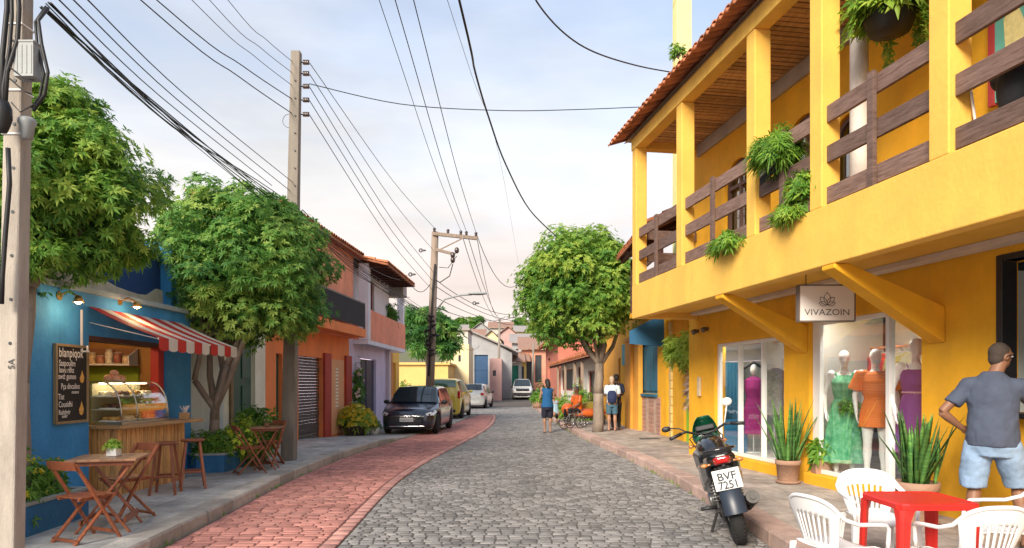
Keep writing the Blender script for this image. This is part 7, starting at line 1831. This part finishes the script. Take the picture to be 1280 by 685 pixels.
part('tail_light', lambda b: b.loft([[V((x,y,z)) for x, z in q] for y, q in ((-.235,((-.045,.80),(.045,.80),(.055,.835),(.035,.852),(-.035,.852),(-.055,.835))),(-.17,((-.075,.775),(.075,.775),(.085,.84),(.06,.862),(-.06,.862),(-.085,.84))))], sm=False), m_tail, .012)
part('plate_bracket', lambda b: (b.bar((0,-.15,.77),(0,-.25,.66),.10,.015), b.ell((0,-.235,.775),(.02,.02,.015))), m_blkpl)
def plm(b): b.box((0,-.262,.655), (.24,.006,.185), (-16,0,0))
pl_ = part('number_plate', plm, m_plate, .003)
Mx = Euler((R(-16),0,0)).to_matrix(); po = V((0,-.2665,.655)); ux_, uz_ = Mx@V((1,0,0)), Mx@V((0,0,1))
mb = MB(); text_into(mb, 'BVF', po+uz_*-.004, ux_, uz_, .098, .001, sx=1.05, bold=.002); text_into(mb, '7251', po+uz_*-.082, ux_, uz_, .098, .001, sx=.92, bold=.002); text_into(mb, 'RN·SALINA', po+uz_*.072, ux_, uz_, .022, .001); mb.build('plate_text', m_ink, pl_)
part('rear_fender', lambda b: b.loft([[V((x, .0-rr_*math.cos(a), .305+rr_*math.sin(a))) for x, rr_ in ((-.10,.335),(-.088,.372),(0,.388),(.088,.372),(.10,.335))] for a in [R(q) for q in (8,20,35,50,65,80,95)]], False, closed=False), m_mblue)
mc.children[-1].modifiers.new('t', 'SOLIDIFY').thickness = .006
part('mud_guard', lambda b: b.prism([(-.075,0),(.075,0),(.10,.28),(.08,.36),(-.08,.36),(-.10,.28)], (0,-.30,.36), (1,0,0), (0,.18,1), (0,.008,0)), m_mblue, .006)
part('front_fender', lambda b: b.loft([[V((x, 1.26-rr_*math.cos(a), .30+rr_*math.sin(a))) for x, rr_ in ((-.055,.315),(-.045,.34),(0,.35),(.045,.34),(.055,.315))] for a in [R(q) for q in (30,50,70,90,110,130,150)]], False, closed=False), m_mblk)
mc.children[-1].modifiers.new('t', 'SOLIDIFY').thickness = .006
part('exhaust', lambda b: (b.tube([(.10,.84,.45),(.12,.90,.30),(.14,.70,.22),(.15,.35,.25)], .022, 8), b.tube([(.15,.36,.25),(.165,.22,.30),(.175,.0,.38),(.18,-.22,.45)], [.03,.052,.06,.058], 16)), m_blkpl)
part('exhaust_tip', lambda b: (b.tube([(.18,-.21,.447),(.181,-.235,.455)], [.062,.060], 18), b.tube([(.181,-.235,.455),(.1815,-.246,.459)], [.028,.026], 12)), mat('burnt_steel', (.06,.055,.05), .5, .2, 20, metal=.5))
part('heat_shield', lambda b: b.loft([[V((.178+.066*math.cos(a), y, z+.066*math.sin(a))) for a in [R(q) for q in (-50,-20,10,40,70)]] for y, z in ((.2,.305),(.0,.38),(-.16,.43))], False, closed=False), m_chr)
part('headlight', lambda b: (b.ell((0,1.12,.92), (.10,.08,.10)), b.cyl((0,1.14,.92),(0,1.21,.92),.085,n=20)), m_hl)
part('instrument_panel', lambda b: b.box((0,.99,1.035), (.20,.09,.06), (-30,0,0)), m_blkpl, .015)
def shield(b):
    rings = []
    for f in range(7):
        q = f/6; z = .96+.21*q; y = 1.17-.13*q-.05*q*q; w = .14*(1-.55*q**2.2)
        rings.append([V((w*math.sin(a), y+.10*(math.cos(a)-1), z)) for a in [R(-75+k*15) for k in range(11)]])
    b.loft(rings, False, closed=False)
part('windshield', shield, m_mgreen); q = mc.children[-1].modifiers.new('t', 'SOLIDIFY'); q.thickness = .006
part('front_cowl', lambda b: b.loft([[V((w*math.cos(2*math.pi*i/18), y, z+h_*math.sin(2*math.pi*i/18))) for i in range(18)] for y, w, z, h_ in ((.98,.10,.95,.07),(1.06,.15,.94,.11),(1.13,.13,.93,.11))]), m_mgreen)
for s, mm_ in ((-1,m_blkpl),(1,mat('mirror_back_white', (.72,.70,.66), .3, .05, 5))):
    k = part('wing_mirror', lambda b: (b.tube([(s*.20,.89,1.05),(s*.24,.92,1.15),(s*.27,.92,1.23)], .007, 6), b.ell((s*.28,.92,1.27), (.055,.022,.045))) if s > 0 else (b.tube([(s*.20,.89,1.05),(s*.27,.92,1.10),(s*.35,.93,1.12)], .007, 6), b.ell((s*.40,.93,1.12), (.05,.025,.032))), mm_)
part('side_stand', lambda b: (b.bar((-.09,.50,.27),(-.29,.40,-.10+.03),.022,.022), b.box((-.30,.40,-.065), (.06,.05,.012))), m_blkpl, .004)
part('chain_cover', lambda b: b.prism([(-.05,.24),(.45,.30),(.46,.38),(.05,.40),(-.08,.34)], (-.10,0,0), (0,1,0), (0,0,1), (.02,0,0)), m_blkpl, .008)
part('wiring', lambda b: (b.tube([(-.1,.95,1.02),(-.18,1.05,.95),(-.1,1.08,.75),(-.05,.9,.62)], .006, 5), b.tube([(.1,.95,1.02),(.17,1.05,.92),(.1,1.1,.7),(.09,1.22,.45)], .006, 5)), m_cable)
# parked bicycles in front of the orange bench
def bicycle(label, loc, rz, s=.62):
    t = thing('bicycle', label, 'bicycle', loc, rz, scale=s, group='bicycles leaning by the orange bench'); m_bf = mat('bicycle_frame_grey', (.25,.25,.24), .35, .1, 6, metal=.5)
    for y in (-.52,.52):
        mb = MB(); mb.tor((0,y,.33), .315, .018, (1,0,0), 32, 6); o = mb.build('wheel', m_tyre, t); mb = MB(); mb.tor((0,y,.33), .295, .008, (1,0,0), 28, 5)
        for i in range(14): a = 2*math.pi*i/14; mb.cyl((0,y,.33),(0,y+.29*math.cos(a),.33+.29*math.sin(a)),.0025,n=4)
        mb.build('rim', m_chr, o)
    mb = MB()
    for a, b in (((0,-.52,.33),(0,-.12,.30)),((0,-.12,.30),(0,.36,.78)),((0,-.22,.75),(0,.34,.82)),((0,-.12,.30),(0,-.24,.85)),((0,-.52,.33),(0,-.22,.75)),((0,.52,.33),(0,.34,.9))): mb.cyl(a, b, .017, n=8)
    mb.build('frame', m_bf, t); mb = MB(); mb.ell((0,-.25,.89), (.07,.13,.035)); mb.build('saddle', m_blkpl, t); mb = MB(); mb.tube([(-.27,.25,.98),(-.2,.34,1.0),(0,.34,.93),(.2,.34,1.0),(.27,.25,.98)], .014, 7); mb.build('handlebar', m_blkpl, t)
    mb = MB(); mb.tor((.03,-.12,.30), .09, .008, (1,0,0), 20, 5); mb.bar((.05,-.12,.30),(.05,-.06,.15),.02,.015,up=(1,0,0)); mb.build('crank', m_mgrey, t)
bicycle('small bicycle nearest the kerb leaning before the orange bench', (1.93,21.8,.15), R(-62), .60)
bicycle('second small bicycle leaning just behind the first by the orange bench', (2.12,22.2,.15), R(-50), .60)
# ------------------------------------------------------------------ people
m_skin1 = mat('brown_skin', (.24,.115,.065), .5, .06, 6, spec=.4); m_skin2 = mat('tan_skin', (.36,.20,.13), .5, .06, 6, spec=.4); m_skin3 = mat('dark_skin', (.09,.045,.03), .5, .06, 6, spec=.4)
m_hair = mat('black_hair', (.014,.011,.010), .6, .2, 30, .4, 90)
m_tee = mat('slate_tshirt', (.060,.075,.115), .9, .12, 9, .35, 14)
m_jean = mat('light_denim', (.22,.32,.46), .9, .25, 7, .35, 18)
def person(label, loc, rz, J, sex='m', headrot=0, skin=None, s=1.0, fat=1.0, vox=.010, tilt=0, feet=True):
    t = thing('person', label, 'person', loc, rz, scale=s); mb = MB(); hc = figure(mb, J, sex, headrot=headrot, fatness=fat, headtilt=tilt, feet=feet); mb.blob('body', skin, t, vox, 5); eyes(t, hc, headrot, tilt)
    return t, hc
def oval(c, rx, ry, n=24, tilt=(0,0)): return [V((c[0]+rx*math.cos(2*math.pi*i/n), c[1]+ry*math.sin(2*math.pi*i/n), c[2]+tilt[0]*math.cos(2*math.pi*i/n)+tilt[1]*math.sin(2*math.pi*i/n))) for i in range(n)]
def cloth(name, m, t, torso=(), limbs=(), vox=.010, it=3):
    mb = MB()
    if torso: mb.loft([oval(c, a, b) for c, a, b in torso])
    for p, r_ in limbs: mb.tube(p, r_, 16)
    o = mb.blob(name, m, t, vox, it)
    if 'fold' not in bpy.data.textures: q = bpy.data.textures.new('fold', 'CLOUDS'); q.noise_scale = .16; q.noise_depth = 2
    d = o.modifiers.new('d', 'DISPLACE'); d.texture = bpy.data.textures['fold']; d.strength = .035 if vox < .011 else .02; d.mid_level = .42
    return o
def haircap(t, hc, rot, m=m_hair, long=0, tilt=0, name='hair', k=1.0):
    M = Euler((tilt,0,rot)).to_matrix(); mb = MB(); mb.ell(hc+M@V((0,-.022,.034)), (.082*k,.092*k,.095*k), M=M, nu=20, nv=14); mb.ell(hc+M@V((0,-.045,-.02)), (.072*k,.06*k,.075*k), M=M)
    if long: mb.tube([hc+M@V((0,-.05,.0)), hc+M@V((0,-.085,-.12)), hc+M@V((0,-.10,-long))], [.085,.082,.05], 14)
    return mb.blob(name, m, t, .010, 3)
# man leaning on the window sill: right of frame, seen from behind, hand on hip
J = {'L_hip': (-.10,0,.92), 'R_hip': (.10,0,.92), 'L_knee': (-.13,.02,.49), 'R_knee': (.17,.16,.52), 'L_ankle': (-.16,-.03,.085), 'R_ankle': (.24,.02,.085),
     'L_sh': (-.185,.03,1.39), 'R_sh': (.185,.05,1.38), 'L_el': (-.37,-.07,1.16), 'L_wr': (-.22,.09,1.00), 'L_hd': (.75,.6,-.15), 'L_pn': (.2,-.8,-.1), 'R_el': (.33,.26,1.19), 'R_wr': (.46,.47,1.205), 'R_hd': (.35,.9,-.02), 'R_pn': (0,0,-1), 'R_curl': .15,
     'head': (.055,.085,1.655)}
t, hc = person('man in slate blue T-shirt and light denim shorts leaning on the dark window sill', (4.22,6.0,.18), R(-40), J, 'm', R(-42), m_skin1, 1.0, 1.08, .009, R(-6))
cloth('t_shirt', m_tee, t, [((0,-.01,.87),.198,.165),((0,-.01,.96),.198,.165),((0,.005,1.10),.185,.15),((0,.02,1.22),.185,.142),((0,.03,1.32),.195,.14),((0,.035,1.40),.19,.118),((.0,.035,1.455),.14,.095),((0,.03,1.50),.095,.075),((0,.03,1.52),.08,.068)],
      [([(-.10,.035,1.42),(-.185,.03,1.405),(-.25,-.0,1.31),(-.295,-.025,1.235)], [.065,.073,.070,.074]), ([(.10,.04,1.415),(.19,.05,1.395),(.25,.12,1.31),(.285,.175,1.255)], [.065,.073,.070,.074])], .009, 7)
cloth('denim_shorts', m_jean, t, [((0,-.01,.78),.17,.14),((0,-.01,.86),.195,.155),((0,-.01,.93),.188,.15)],
      [([(-.09,-.01,.90),(-.115,-.01,.74),(-.135,-.0,.62),(-.14,.005,.50)], [.112,.113,.106,.103]), ([(.09,-.01,.90),(.13,.05,.74),(.16,.11,.62),(.175,.13,.52)], [.112,.113,.106,.103])], .010, 3)

haircap(t, hc, R(-42), mat('cropped_hair', (.05,.036,.028), .8, .2, 60, .4, 150), k=.955, tilt=R(-6))
mb = MB(); mb.tube([hc+V((.05,-.09,-.0)), hc+V((.075,-.02,.012)), hc+V((.085,.05,.01))], .004, 5); mb.build('glasses_arm', m_blkpl, t)
for s, q in ((-1, (-.16,-.03)), (1, (.24,.02))):
    mb = MB(); mb.prism([(-.045,-.09),(.045,-.09),(.055,.08),(.04,.18),(-.035,.18),(-.05,.08)], (q[0], q[1]+.03, .0), (1,0,0), (0,1,0), (0,0,.022)); mb.tube([(q[0]-.045,q[1]+.08,.02),(q[0],q[1]+.11,.075),(q[0]+.045,q[1]+.08,.02)], .012, 6); mb.build('sandal', m_blkpl, t, bevel=.004)
# woman in the road, back to us
J = {'L_el': (-.24,.05,1.12), 'L_wr': (-.14,.24,1.10), 'R_el': (.235,.04,1.12), 'R_wr': (.12,.25,1.12), 'L_hd': (.7,.6,.2), 'R_hd': (-.7,.6,.2), 'L_ankle': (-.085,0,.085), 'R_ankle': (.10,.01,.085)}
t, hc = person('woman in blue sleeveless top and dark shorts standing in the road, back turned', (1.14,22.0,.0), R(6), J, 'f', R(8), m_skin2, .985, 1.15, .012, R(-14))
cloth('blue_top', mat('royal_blue_top', (.008,.09,.24), .85, .15, 8, .2, 30), t, [((0,0,.84),.205,.16),((0,0,.95),.195,.15),((0,0,1.10),.165,.135),((0,.01,1.25),.17,.145),((0,0,1.38),.168,.115),((0,0,1.44),.14,.085),((0,0,1.475),.07,.06)], [([(-.11,0,1.42),(-.19,0,1.41)], [.06,.062]), ([(.11,0,1.42),(.19,0,1.41)], [.06,.062])], .012)
cloth('dark_shorts', mat('black_navy_shorts', (.012,.014,.03), .85, .1, 8), t, [((0,0,.74),.17,.14),((0,0,.84),.19,.155),((0,0,.95),.175,.14)], [([(-.09,0,.88),(-.095,.01,.62),(-.095,.02,.50)], [.112,.10,.088]), ([(.09,0,.88),(.095,.01,.62),(.095,.02,.50)], [.112,.10,.088])], .012)
haircap(t, hc, R(8), long=.20, tilt=R(-14))
for s in (-1, 1): mb = MB(); mb.bx(s*.09-.045, s*.09+.045, -.07, .2, .0, .02); mb.build('sandal', m_blkpl, t, bevel=.004)
# pair beside the tree
J = {'L_el': (-.24,.02,1.14), 'L_wr': (-.16,.20,1.16), 'L_hd': (.3,.9,.1), 'R_el': (.22,.06,1.14), 'R_wr': (.1,.22,1.16), 'R_hd': (-.4,.9,.1)}
t, hc = person('person in pale shirt with navy backpack, left of the pair by the tree', (2.98,20.35,.17), R(-8), J, 'm', R(-10), m_skin2, .93, .9, .012)
cloth('shirt', mat('white_blue_shirt', (.58,.66,.72), .85, .12, 6), t, [((0,0,.92),.165,.12),((0,0,1.1),.16,.12),((0,0,1.3),.175,.13),((0,0,1.42),.175,.10),((0,0,1.49),.07,.06)], [([(-.12,0,1.43),(-.19,0,1.42),(-.225,0,1.28),(-.24,.01,1.2)], [.065,.07,.066,.064]), ([(.12,0,1.43),(.19,0,1.42),(.215,.02,1.28),(.225,.04,1.2)], [.065,.07,.066,.064])], .012)
cloth('shorts', mat('blue_grey_shorts', (.05,.12,.17), .85, .12, 6), t, [((0,0,.78),.16,.12),((0,0,.95),.165,.12)], [([(-.09,0,.88),(-.1,.01,.55)], [.10,.085]), ([(.09,0,.88),(.1,.01,.55)], [.10,.085])], .012)
cloth('backpack', mat('navy_backpack', (.010,.020,.075), .8, .1, 6), t, [((0,-.17,.92),.13,.07),((0,-.18,1.05),.15,.095),((0,-.17,1.22),.14,.08),((0,-.15,1.30),.09,.05)], (), .012)
haircap(t, hc, R(-10), mat('sandy_cap', (.55,.42,.30), .8, .1, 8), name='cap', k=1.0)
J = {'L_el': (-.23,.02,1.14), 'L_wr': (-.14,.2,1.12), 'R_el': (.24,.02,1.14), 'R_wr': (.2,.22,1.10), 'L_hd': (.3,.9,0), 'R_hd': (0,.9,.1)}
t, hc = person('person in dark top and long black trousers, right of the pair by the tree', (3.16,20.72,.17), R(12), J, 'm', R(15), m_skin3, .96, .88, .012)
cloth('dark_shirt', mat('navy_shirt', (.015,.025,.06), .85, .12, 6), t, [((0,0,.92),.165,.12),((0,0,1.1),.16,.12),((0,0,1.3),.175,.13),((0,0,1.42),.175,.10),((0,0,1.49),.07,.06)], [([(-.12,0,1.43),(-.19,0,1.42),(-.225,0,1.28),(-.23,.01,1.2)], [.065,.07,.066,.064]), ([(.12,0,1.43),(.19,0,1.42),(.225,0,1.28),(.235,.01,1.2)], [.065,.07,.066,.064])], .012)
cloth('trousers', m_blk, t, [((0,0,.80),.16,.12),((0,0,.96),.165,.12)], [([(-.09,0,.88),(-.095,.02,.49),(-.10,0,.10)], [.10,.072,.055]), ([(.09,0,.88),(.095,.02,.49),(.10,0,.10)], [.10,.072,.055])], .012)
haircap(t, hc, R(15), k=1.12)
# seated person in orange on the orange bench cart
m_orp = mat('bright_orange_vinyl', (.75,.15,.02), .45, .08, 5, coat=.2)
J = {'L_hip': (-.09,0,.50), 'R_hip': (.09,0,.50), 'L_knee': (-.15,.42,.52), 'R_knee': (.12,.43,.52), 'L_ankle': (-.16,.45,.085), 'R_ankle': (.14,.42,.085), 'L_sh': (-.18,.03,1.01), 'R_sh': (.18,.03,1.01), 'L_el': (-.23,.10,.74), 'L_wr': (-.12,.33,.62), 'R_el': (.23,.10,.74), 'R_wr': (.12,.33,.62)}
t, hc = person('person in orange shirt and grey cap sitting on the orange bench', (2.25,23.35,.15), R(118), J, 'm', R(10), m_skin1, 1.0, 1.0, .012)
cloth('orange_shirt', m_orp, t, [((0,0,.50),.19,.15),((0,0,.66),.185,.15),((0,.02,.84),.185,.14),((0,.03,.98),.185,.11),((0,.03,1.06),.075,.065)], [([(-.12,.03,1.0),(-.19,.03,1.0),(-.225,.08,.8)], [.068,.074,.066]), ([(.12,.03,1.0),(.19,.03,1.0),(.225,.08,.8)], [.068,.074,.066])], .012)
cloth('dark_trousers', m_blk, t, [((0,.0,.46),.17,.14),((0,0,.56),.165,.13)], [([(-.09,0,.52),(-.15,.42,.53),(-.16,.44,.14)], [.095,.072,.055]), ([(.09,0,.52),(.12,.43,.53),(.14,.42,.14)], [.095,.072,.055])], .012)
haircap(t, hc, R(10), mat('grey_cap', (.12,.11,.12), .8, .1, 8), name='cap', k=1.03)
b = thing('orange_bench', 'plump orange and yellow padded bench behind the bicycles', 'bench', (2.45,23.5,.15), R(8))
mb = MB(); mb.ell((.1,0,.42), (.72,.30,.17)); mb.ell((.45,0,.44), (.35,.28,.16)); mb.blob('cushion', m_orp, b, .02, 3)
mb = MB(); mb.ell((.35,.16,.62), (.42,.14,.2)); mb.blob('back_cushion', mat('mustard_vinyl', (.45,.36,.05), .5, .1, 5), b, .02, 3)
mb = MB(); mb.ell((-.55,.0,.55), (.22,.26,.22)); mb.blob('armrest_cushion', m_orp, b, .02, 3)
for sx in (-.5,.7):
    for sy in (-.2,.2): mb = MB(); mb.cyl((sx,sy,.35),(sx,sy,0),.025,n=8); mb.build('leg', m_blkpl, b)
mb = MB(); mb.box((.1,0,.27), (1.3,.45,.04)); mb.build('frame', m_blkpl, b)
# crouching child in light blue
J = {'L_hip': (-.08,-.02,.30), 'R_hip': (.08,-.02,.30), 'L_knee': (-.13,.30,.45), 'R_knee': (.13,.30,.45), 'L_ankle': (-.11,.08,.085), 'R_ankle': (.11,.08,.085), 'L_sh': (-.16,.18,.74), 'R_sh': (.16,.18,.74), 'L_el': (-.2,.34,.56), 'L_wr': (-.08,.5,.5), 'R_el': (.2,.34,.56), 'R_wr': (.08,.5,.5), 'head': (0,.28,.93)}
t, hc = person('small person in pale blue shirt and dark hat crouching beside the road', (1.62,25.6,.15), R(20), J, 'm', 0, m_skin2, 1.02, .92, .012, R(-15))
cloth('pale_blue_shirt', mat('pale_blue_shirt', (.30,.45,.52), .85, .1, 6), t, [((0,-.02,.30),.15,.13),((0,.04,.44),.15,.125),((0,.12,.6),.16,.13),((0,.18,.72),.16,.10),((0,.2,.79),.07,.06)], [([(-.1,.18,.73),(-.17,.18,.73),(-.195,.28,.62)], [.058,.062,.056]), ([(.1,.18,.73),(.17,.18,.73),(.195,.28,.62)], [.058,.062,.056])], .012)
cloth('dark_trousers', m_blk, t, [((0,-.03,.24),.14,.12),((0,-.02,.34),.15,.12)], [([(-.08,-.02,.3),(-.13,.30,.45),(-.11,.10,.12)], [.085,.066,.05]), ([(.08,-.02,.3),(.13,.30,.45),(.11,.10,.12)], [.085,.066,.05])], .012)
mb = MB(); M = Euler((R(-15),0,0)).to_matrix(); mb.lathe([(.15,.02),(.155,.03),(.09,.04),(.085,.11),(.05,.135),(0,.14)], hc+V((0,-.01,.01)), 20, M=M); mb.build('hat', m_hair, t)

# ------------------------------------------------------------------ fallen leaves and weeds
mb = MB(); r = random.Random(77)
for i in range(420):
    y = r.uniform(5, 24)
    if r.random() < .55: x = interp(KL, y)+r.uniform(-1.6,.5); z = (szl(y) if x < interp(KL, y) else gz(y)+.012)+.008
    else: x = interp(KR, y)+r.uniform(-.5,.05); z = .014
    if interp(KL, y)-.3 < x < interp(KL, y)+.05: continue
    a = r.uniform(0,6.28); L = r.uniform(.02,.05); d = V((math.cos(a), math.sin(a), r.uniform(0,.3)))
    leaf(mb, V((x,y,z)), d, V((0,0,1)), L, L*.4, r.random(), 0, r)
tag(mb.build('fallen_leaves', leafmat('dry_fallen_leaf', (.10,.06,.02), (.22,.15,.05), (.30,.30,.06))), 'dry fallen leaves scattered along both kerbs', 'leaves', kind='stuff')
mb = MB()
for i in range(90):
    y = r.uniform(5, 30); s = r.random() < .5
    c = V((interp(KL, y)+.03 if s else interp(KR, y)-.03, y, .01))
    for k in range(r.randrange(3,9)): leaf(mb, c+V((r.uniform(-.02,.02), r.uniform(-.05,.05), 0)), V((r.uniform(-.6,.6), r.uniform(-.6,.6), 1)), V((r.uniform(-1,1),1,0)), r.uniform(.03,.08), .008, r.uniform(.2,.8), 0, r)
tag(mb.build('kerb_weeds', LMs), 'thin grass weeds sprouting at the foot of both kerbs', 'weeds', kind='stuff')
# ------------------------------------------------------------------ sky, sun, camera
SUN_EL, SUN_AZ = R(30), R(207)      # azimuth clockwise from +Y : behind the camera, to the left
w = bpy.data.worlds.new('World'); scene.world = w; w.use_nodes = True
n = w.node_tree.nodes; l = w.node_tree.links; n.clear()
out = n.new('ShaderNodeOutputWorld'); bg = n.new('ShaderNodeBackground'); l.new(bg.outputs[0], out.inputs[0])
sky = n.new('ShaderNodeTexSky'); sky.sky_type = 'NISHITA'; sky.sun_disc = False; sky.sun_elevation = SUN_EL; sky.sun_rotation = SUN_AZ
sky.air_density = 1.0; sky.dust_density = 1.5; sky.ozone_density = 1.2
tc = n.new('ShaderNodeTexCoord'); mp = n.new('ShaderNodeMapping'); l.new(tc.outputs['Generated'], mp.inputs[0]); mp.inputs['Scale'].default_value = (1.0, 1.0, 3.2); mp.inputs['Location'].default_value = (.35, 0, .1)
nz = n.new('ShaderNodeTexNoise'); nz.inputs['Scale'].default_value = 1.7; nz.inputs['Detail'].default_value = 9; nz.inputs['Roughness'].default_value = .52; l.new(mp.outputs[0], nz.inputs['Vector'])
sx = n.new('ShaderNodeSeparateXYZ'); l.new(tc.outputs['Generated'], sx.inputs[0])
# cloud veil: thick near the horizon, thinner high up
el = n.new('ShaderNodeMapRange'); el.inputs['From Min'].default_value = .0; el.inputs['From Max'].default_value = .55; el.inputs['To Min'].default_value = .55; el.inputs['To Max'].default_value = -.02; l.new(sx.outputs['Z'], el.inputs['Value'])
cv = n.new('ShaderNodeMapRange'); cv.inputs['From Min'].default_value = .36; cv.inputs['From Max'].default_value = .68; l.new(nz.outputs['Fac'], cv.inputs['Value'])
ad = n.new('ShaderNodeMath'); ad.operation = 'MULTIPLY_ADD'; ad.inputs[1].default_value = .62; ad.use_clamp = True; l.new(cv.outputs[0], ad.inputs[0]); l.new(el.outputs[0], ad.inputs[2])
ad2 = n.new('ShaderNodeMath'); ad2.operation = 'ADD'; ad2.inputs[1].default_value = .42; ad2.use_clamp = True; l.new(ad.outputs[0], ad2.inputs[0])
# cloud tint: warm low, cool white high
ct = n.new('ShaderNodeValToRGB'); l.new(sx.outputs['Z'], ct.inputs[0]); e = ct.color_ramp.elements
CB = 1.2
e[0].position = .02; e[0].color = (.98*CB,.88*CB,.79*CB,1); e[1].position = .6; e[1].color = (.62*CB,.72*CB,.90*CB,1)
q = e.new(.14); q.color = (.97*CB,.84*CB,.78*CB,1); q = e.new(.27); q.color = (.90*CB,.89*CB,.89*CB,1)
n2 = n.new('ShaderNodeTexNoise'); n2.inputs['Scale'].default_value = 2.6; n2.inputs['Detail'].default_value = 10; n2.inputs['Roughness'].default_value = .5; l.new(mp.outputs[0], n2.inputs['Vector'])
sh = n.new('ShaderNodeMapRange'); sh.inputs['From Min'].default_value = .38; sh.inputs['From Max'].default_value = .62; sh.inputs['To Min'].default_value = .82; sh.inputs['To Max'].default_value = 1.04; l.new(n2.outputs['Fac'], sh.inputs['Value'])
mm = n.new('ShaderNodeVectorMath'); mm.operation = 'SCALE'; l.new(ct.outputs[0], mm.inputs[0]); l.new(sh.outputs[0], mm.inputs['Scale'])
m2_ = n.new('ShaderNodeVectorMath'); m2_.operation = 'SCALE'; m2_.inputs['Scale'].default_value = 3.25; l.new(mm.outputs[0], m2_.inputs[0])
mx = n.new('ShaderNodeMixRGB'); l.new(ad2.outputs[0], mx.inputs[0]); l.new(sky.outputs[0], mx.inputs[1]); l.new(m2_.outputs[0], mx.inputs[2])
l.new(mx.outputs[0], bg.inputs[0]); bg.inputs[1].default_value = .15
sun = bpy.data.lights.new('sun', 'SUN'); sun.energy = 3.1; sun.angle = R(24); sun.color = (1,.90,.76)
so = bpy.data.objects.new('sun', sun); COL.objects.link(so)
d = V((math.sin(SUN_AZ)*math.cos(SUN_EL), math.cos(SUN_AZ)*math.cos(SUN_EL), math.sin(SUN_EL)))
so.rotation_euler = d.to_track_quat('Z', 'Y').to_euler()
cam = bpy.data.cameras.new('camera'); co = bpy.data.objects.new('camera', cam); COL.objects.link(co); scene.camera = co
co.location = (0, 0, CZ); co.rotation_euler = (R(90), 0, 0); cam.sensor_width = 36; cam.lens = 24.0; cam.shift_y = (479-342.5)/1280; cam.clip_end = 5000; cam.clip_start = .05
vs_ = scene.view_settings; vs_.view_transform = 'Standard'; vs_.look = 'None'; vs_.gamma = 1; vs_.exposure = 1.0
for o in bpy.data.objects:
    if '_w' in o: del o['_w']
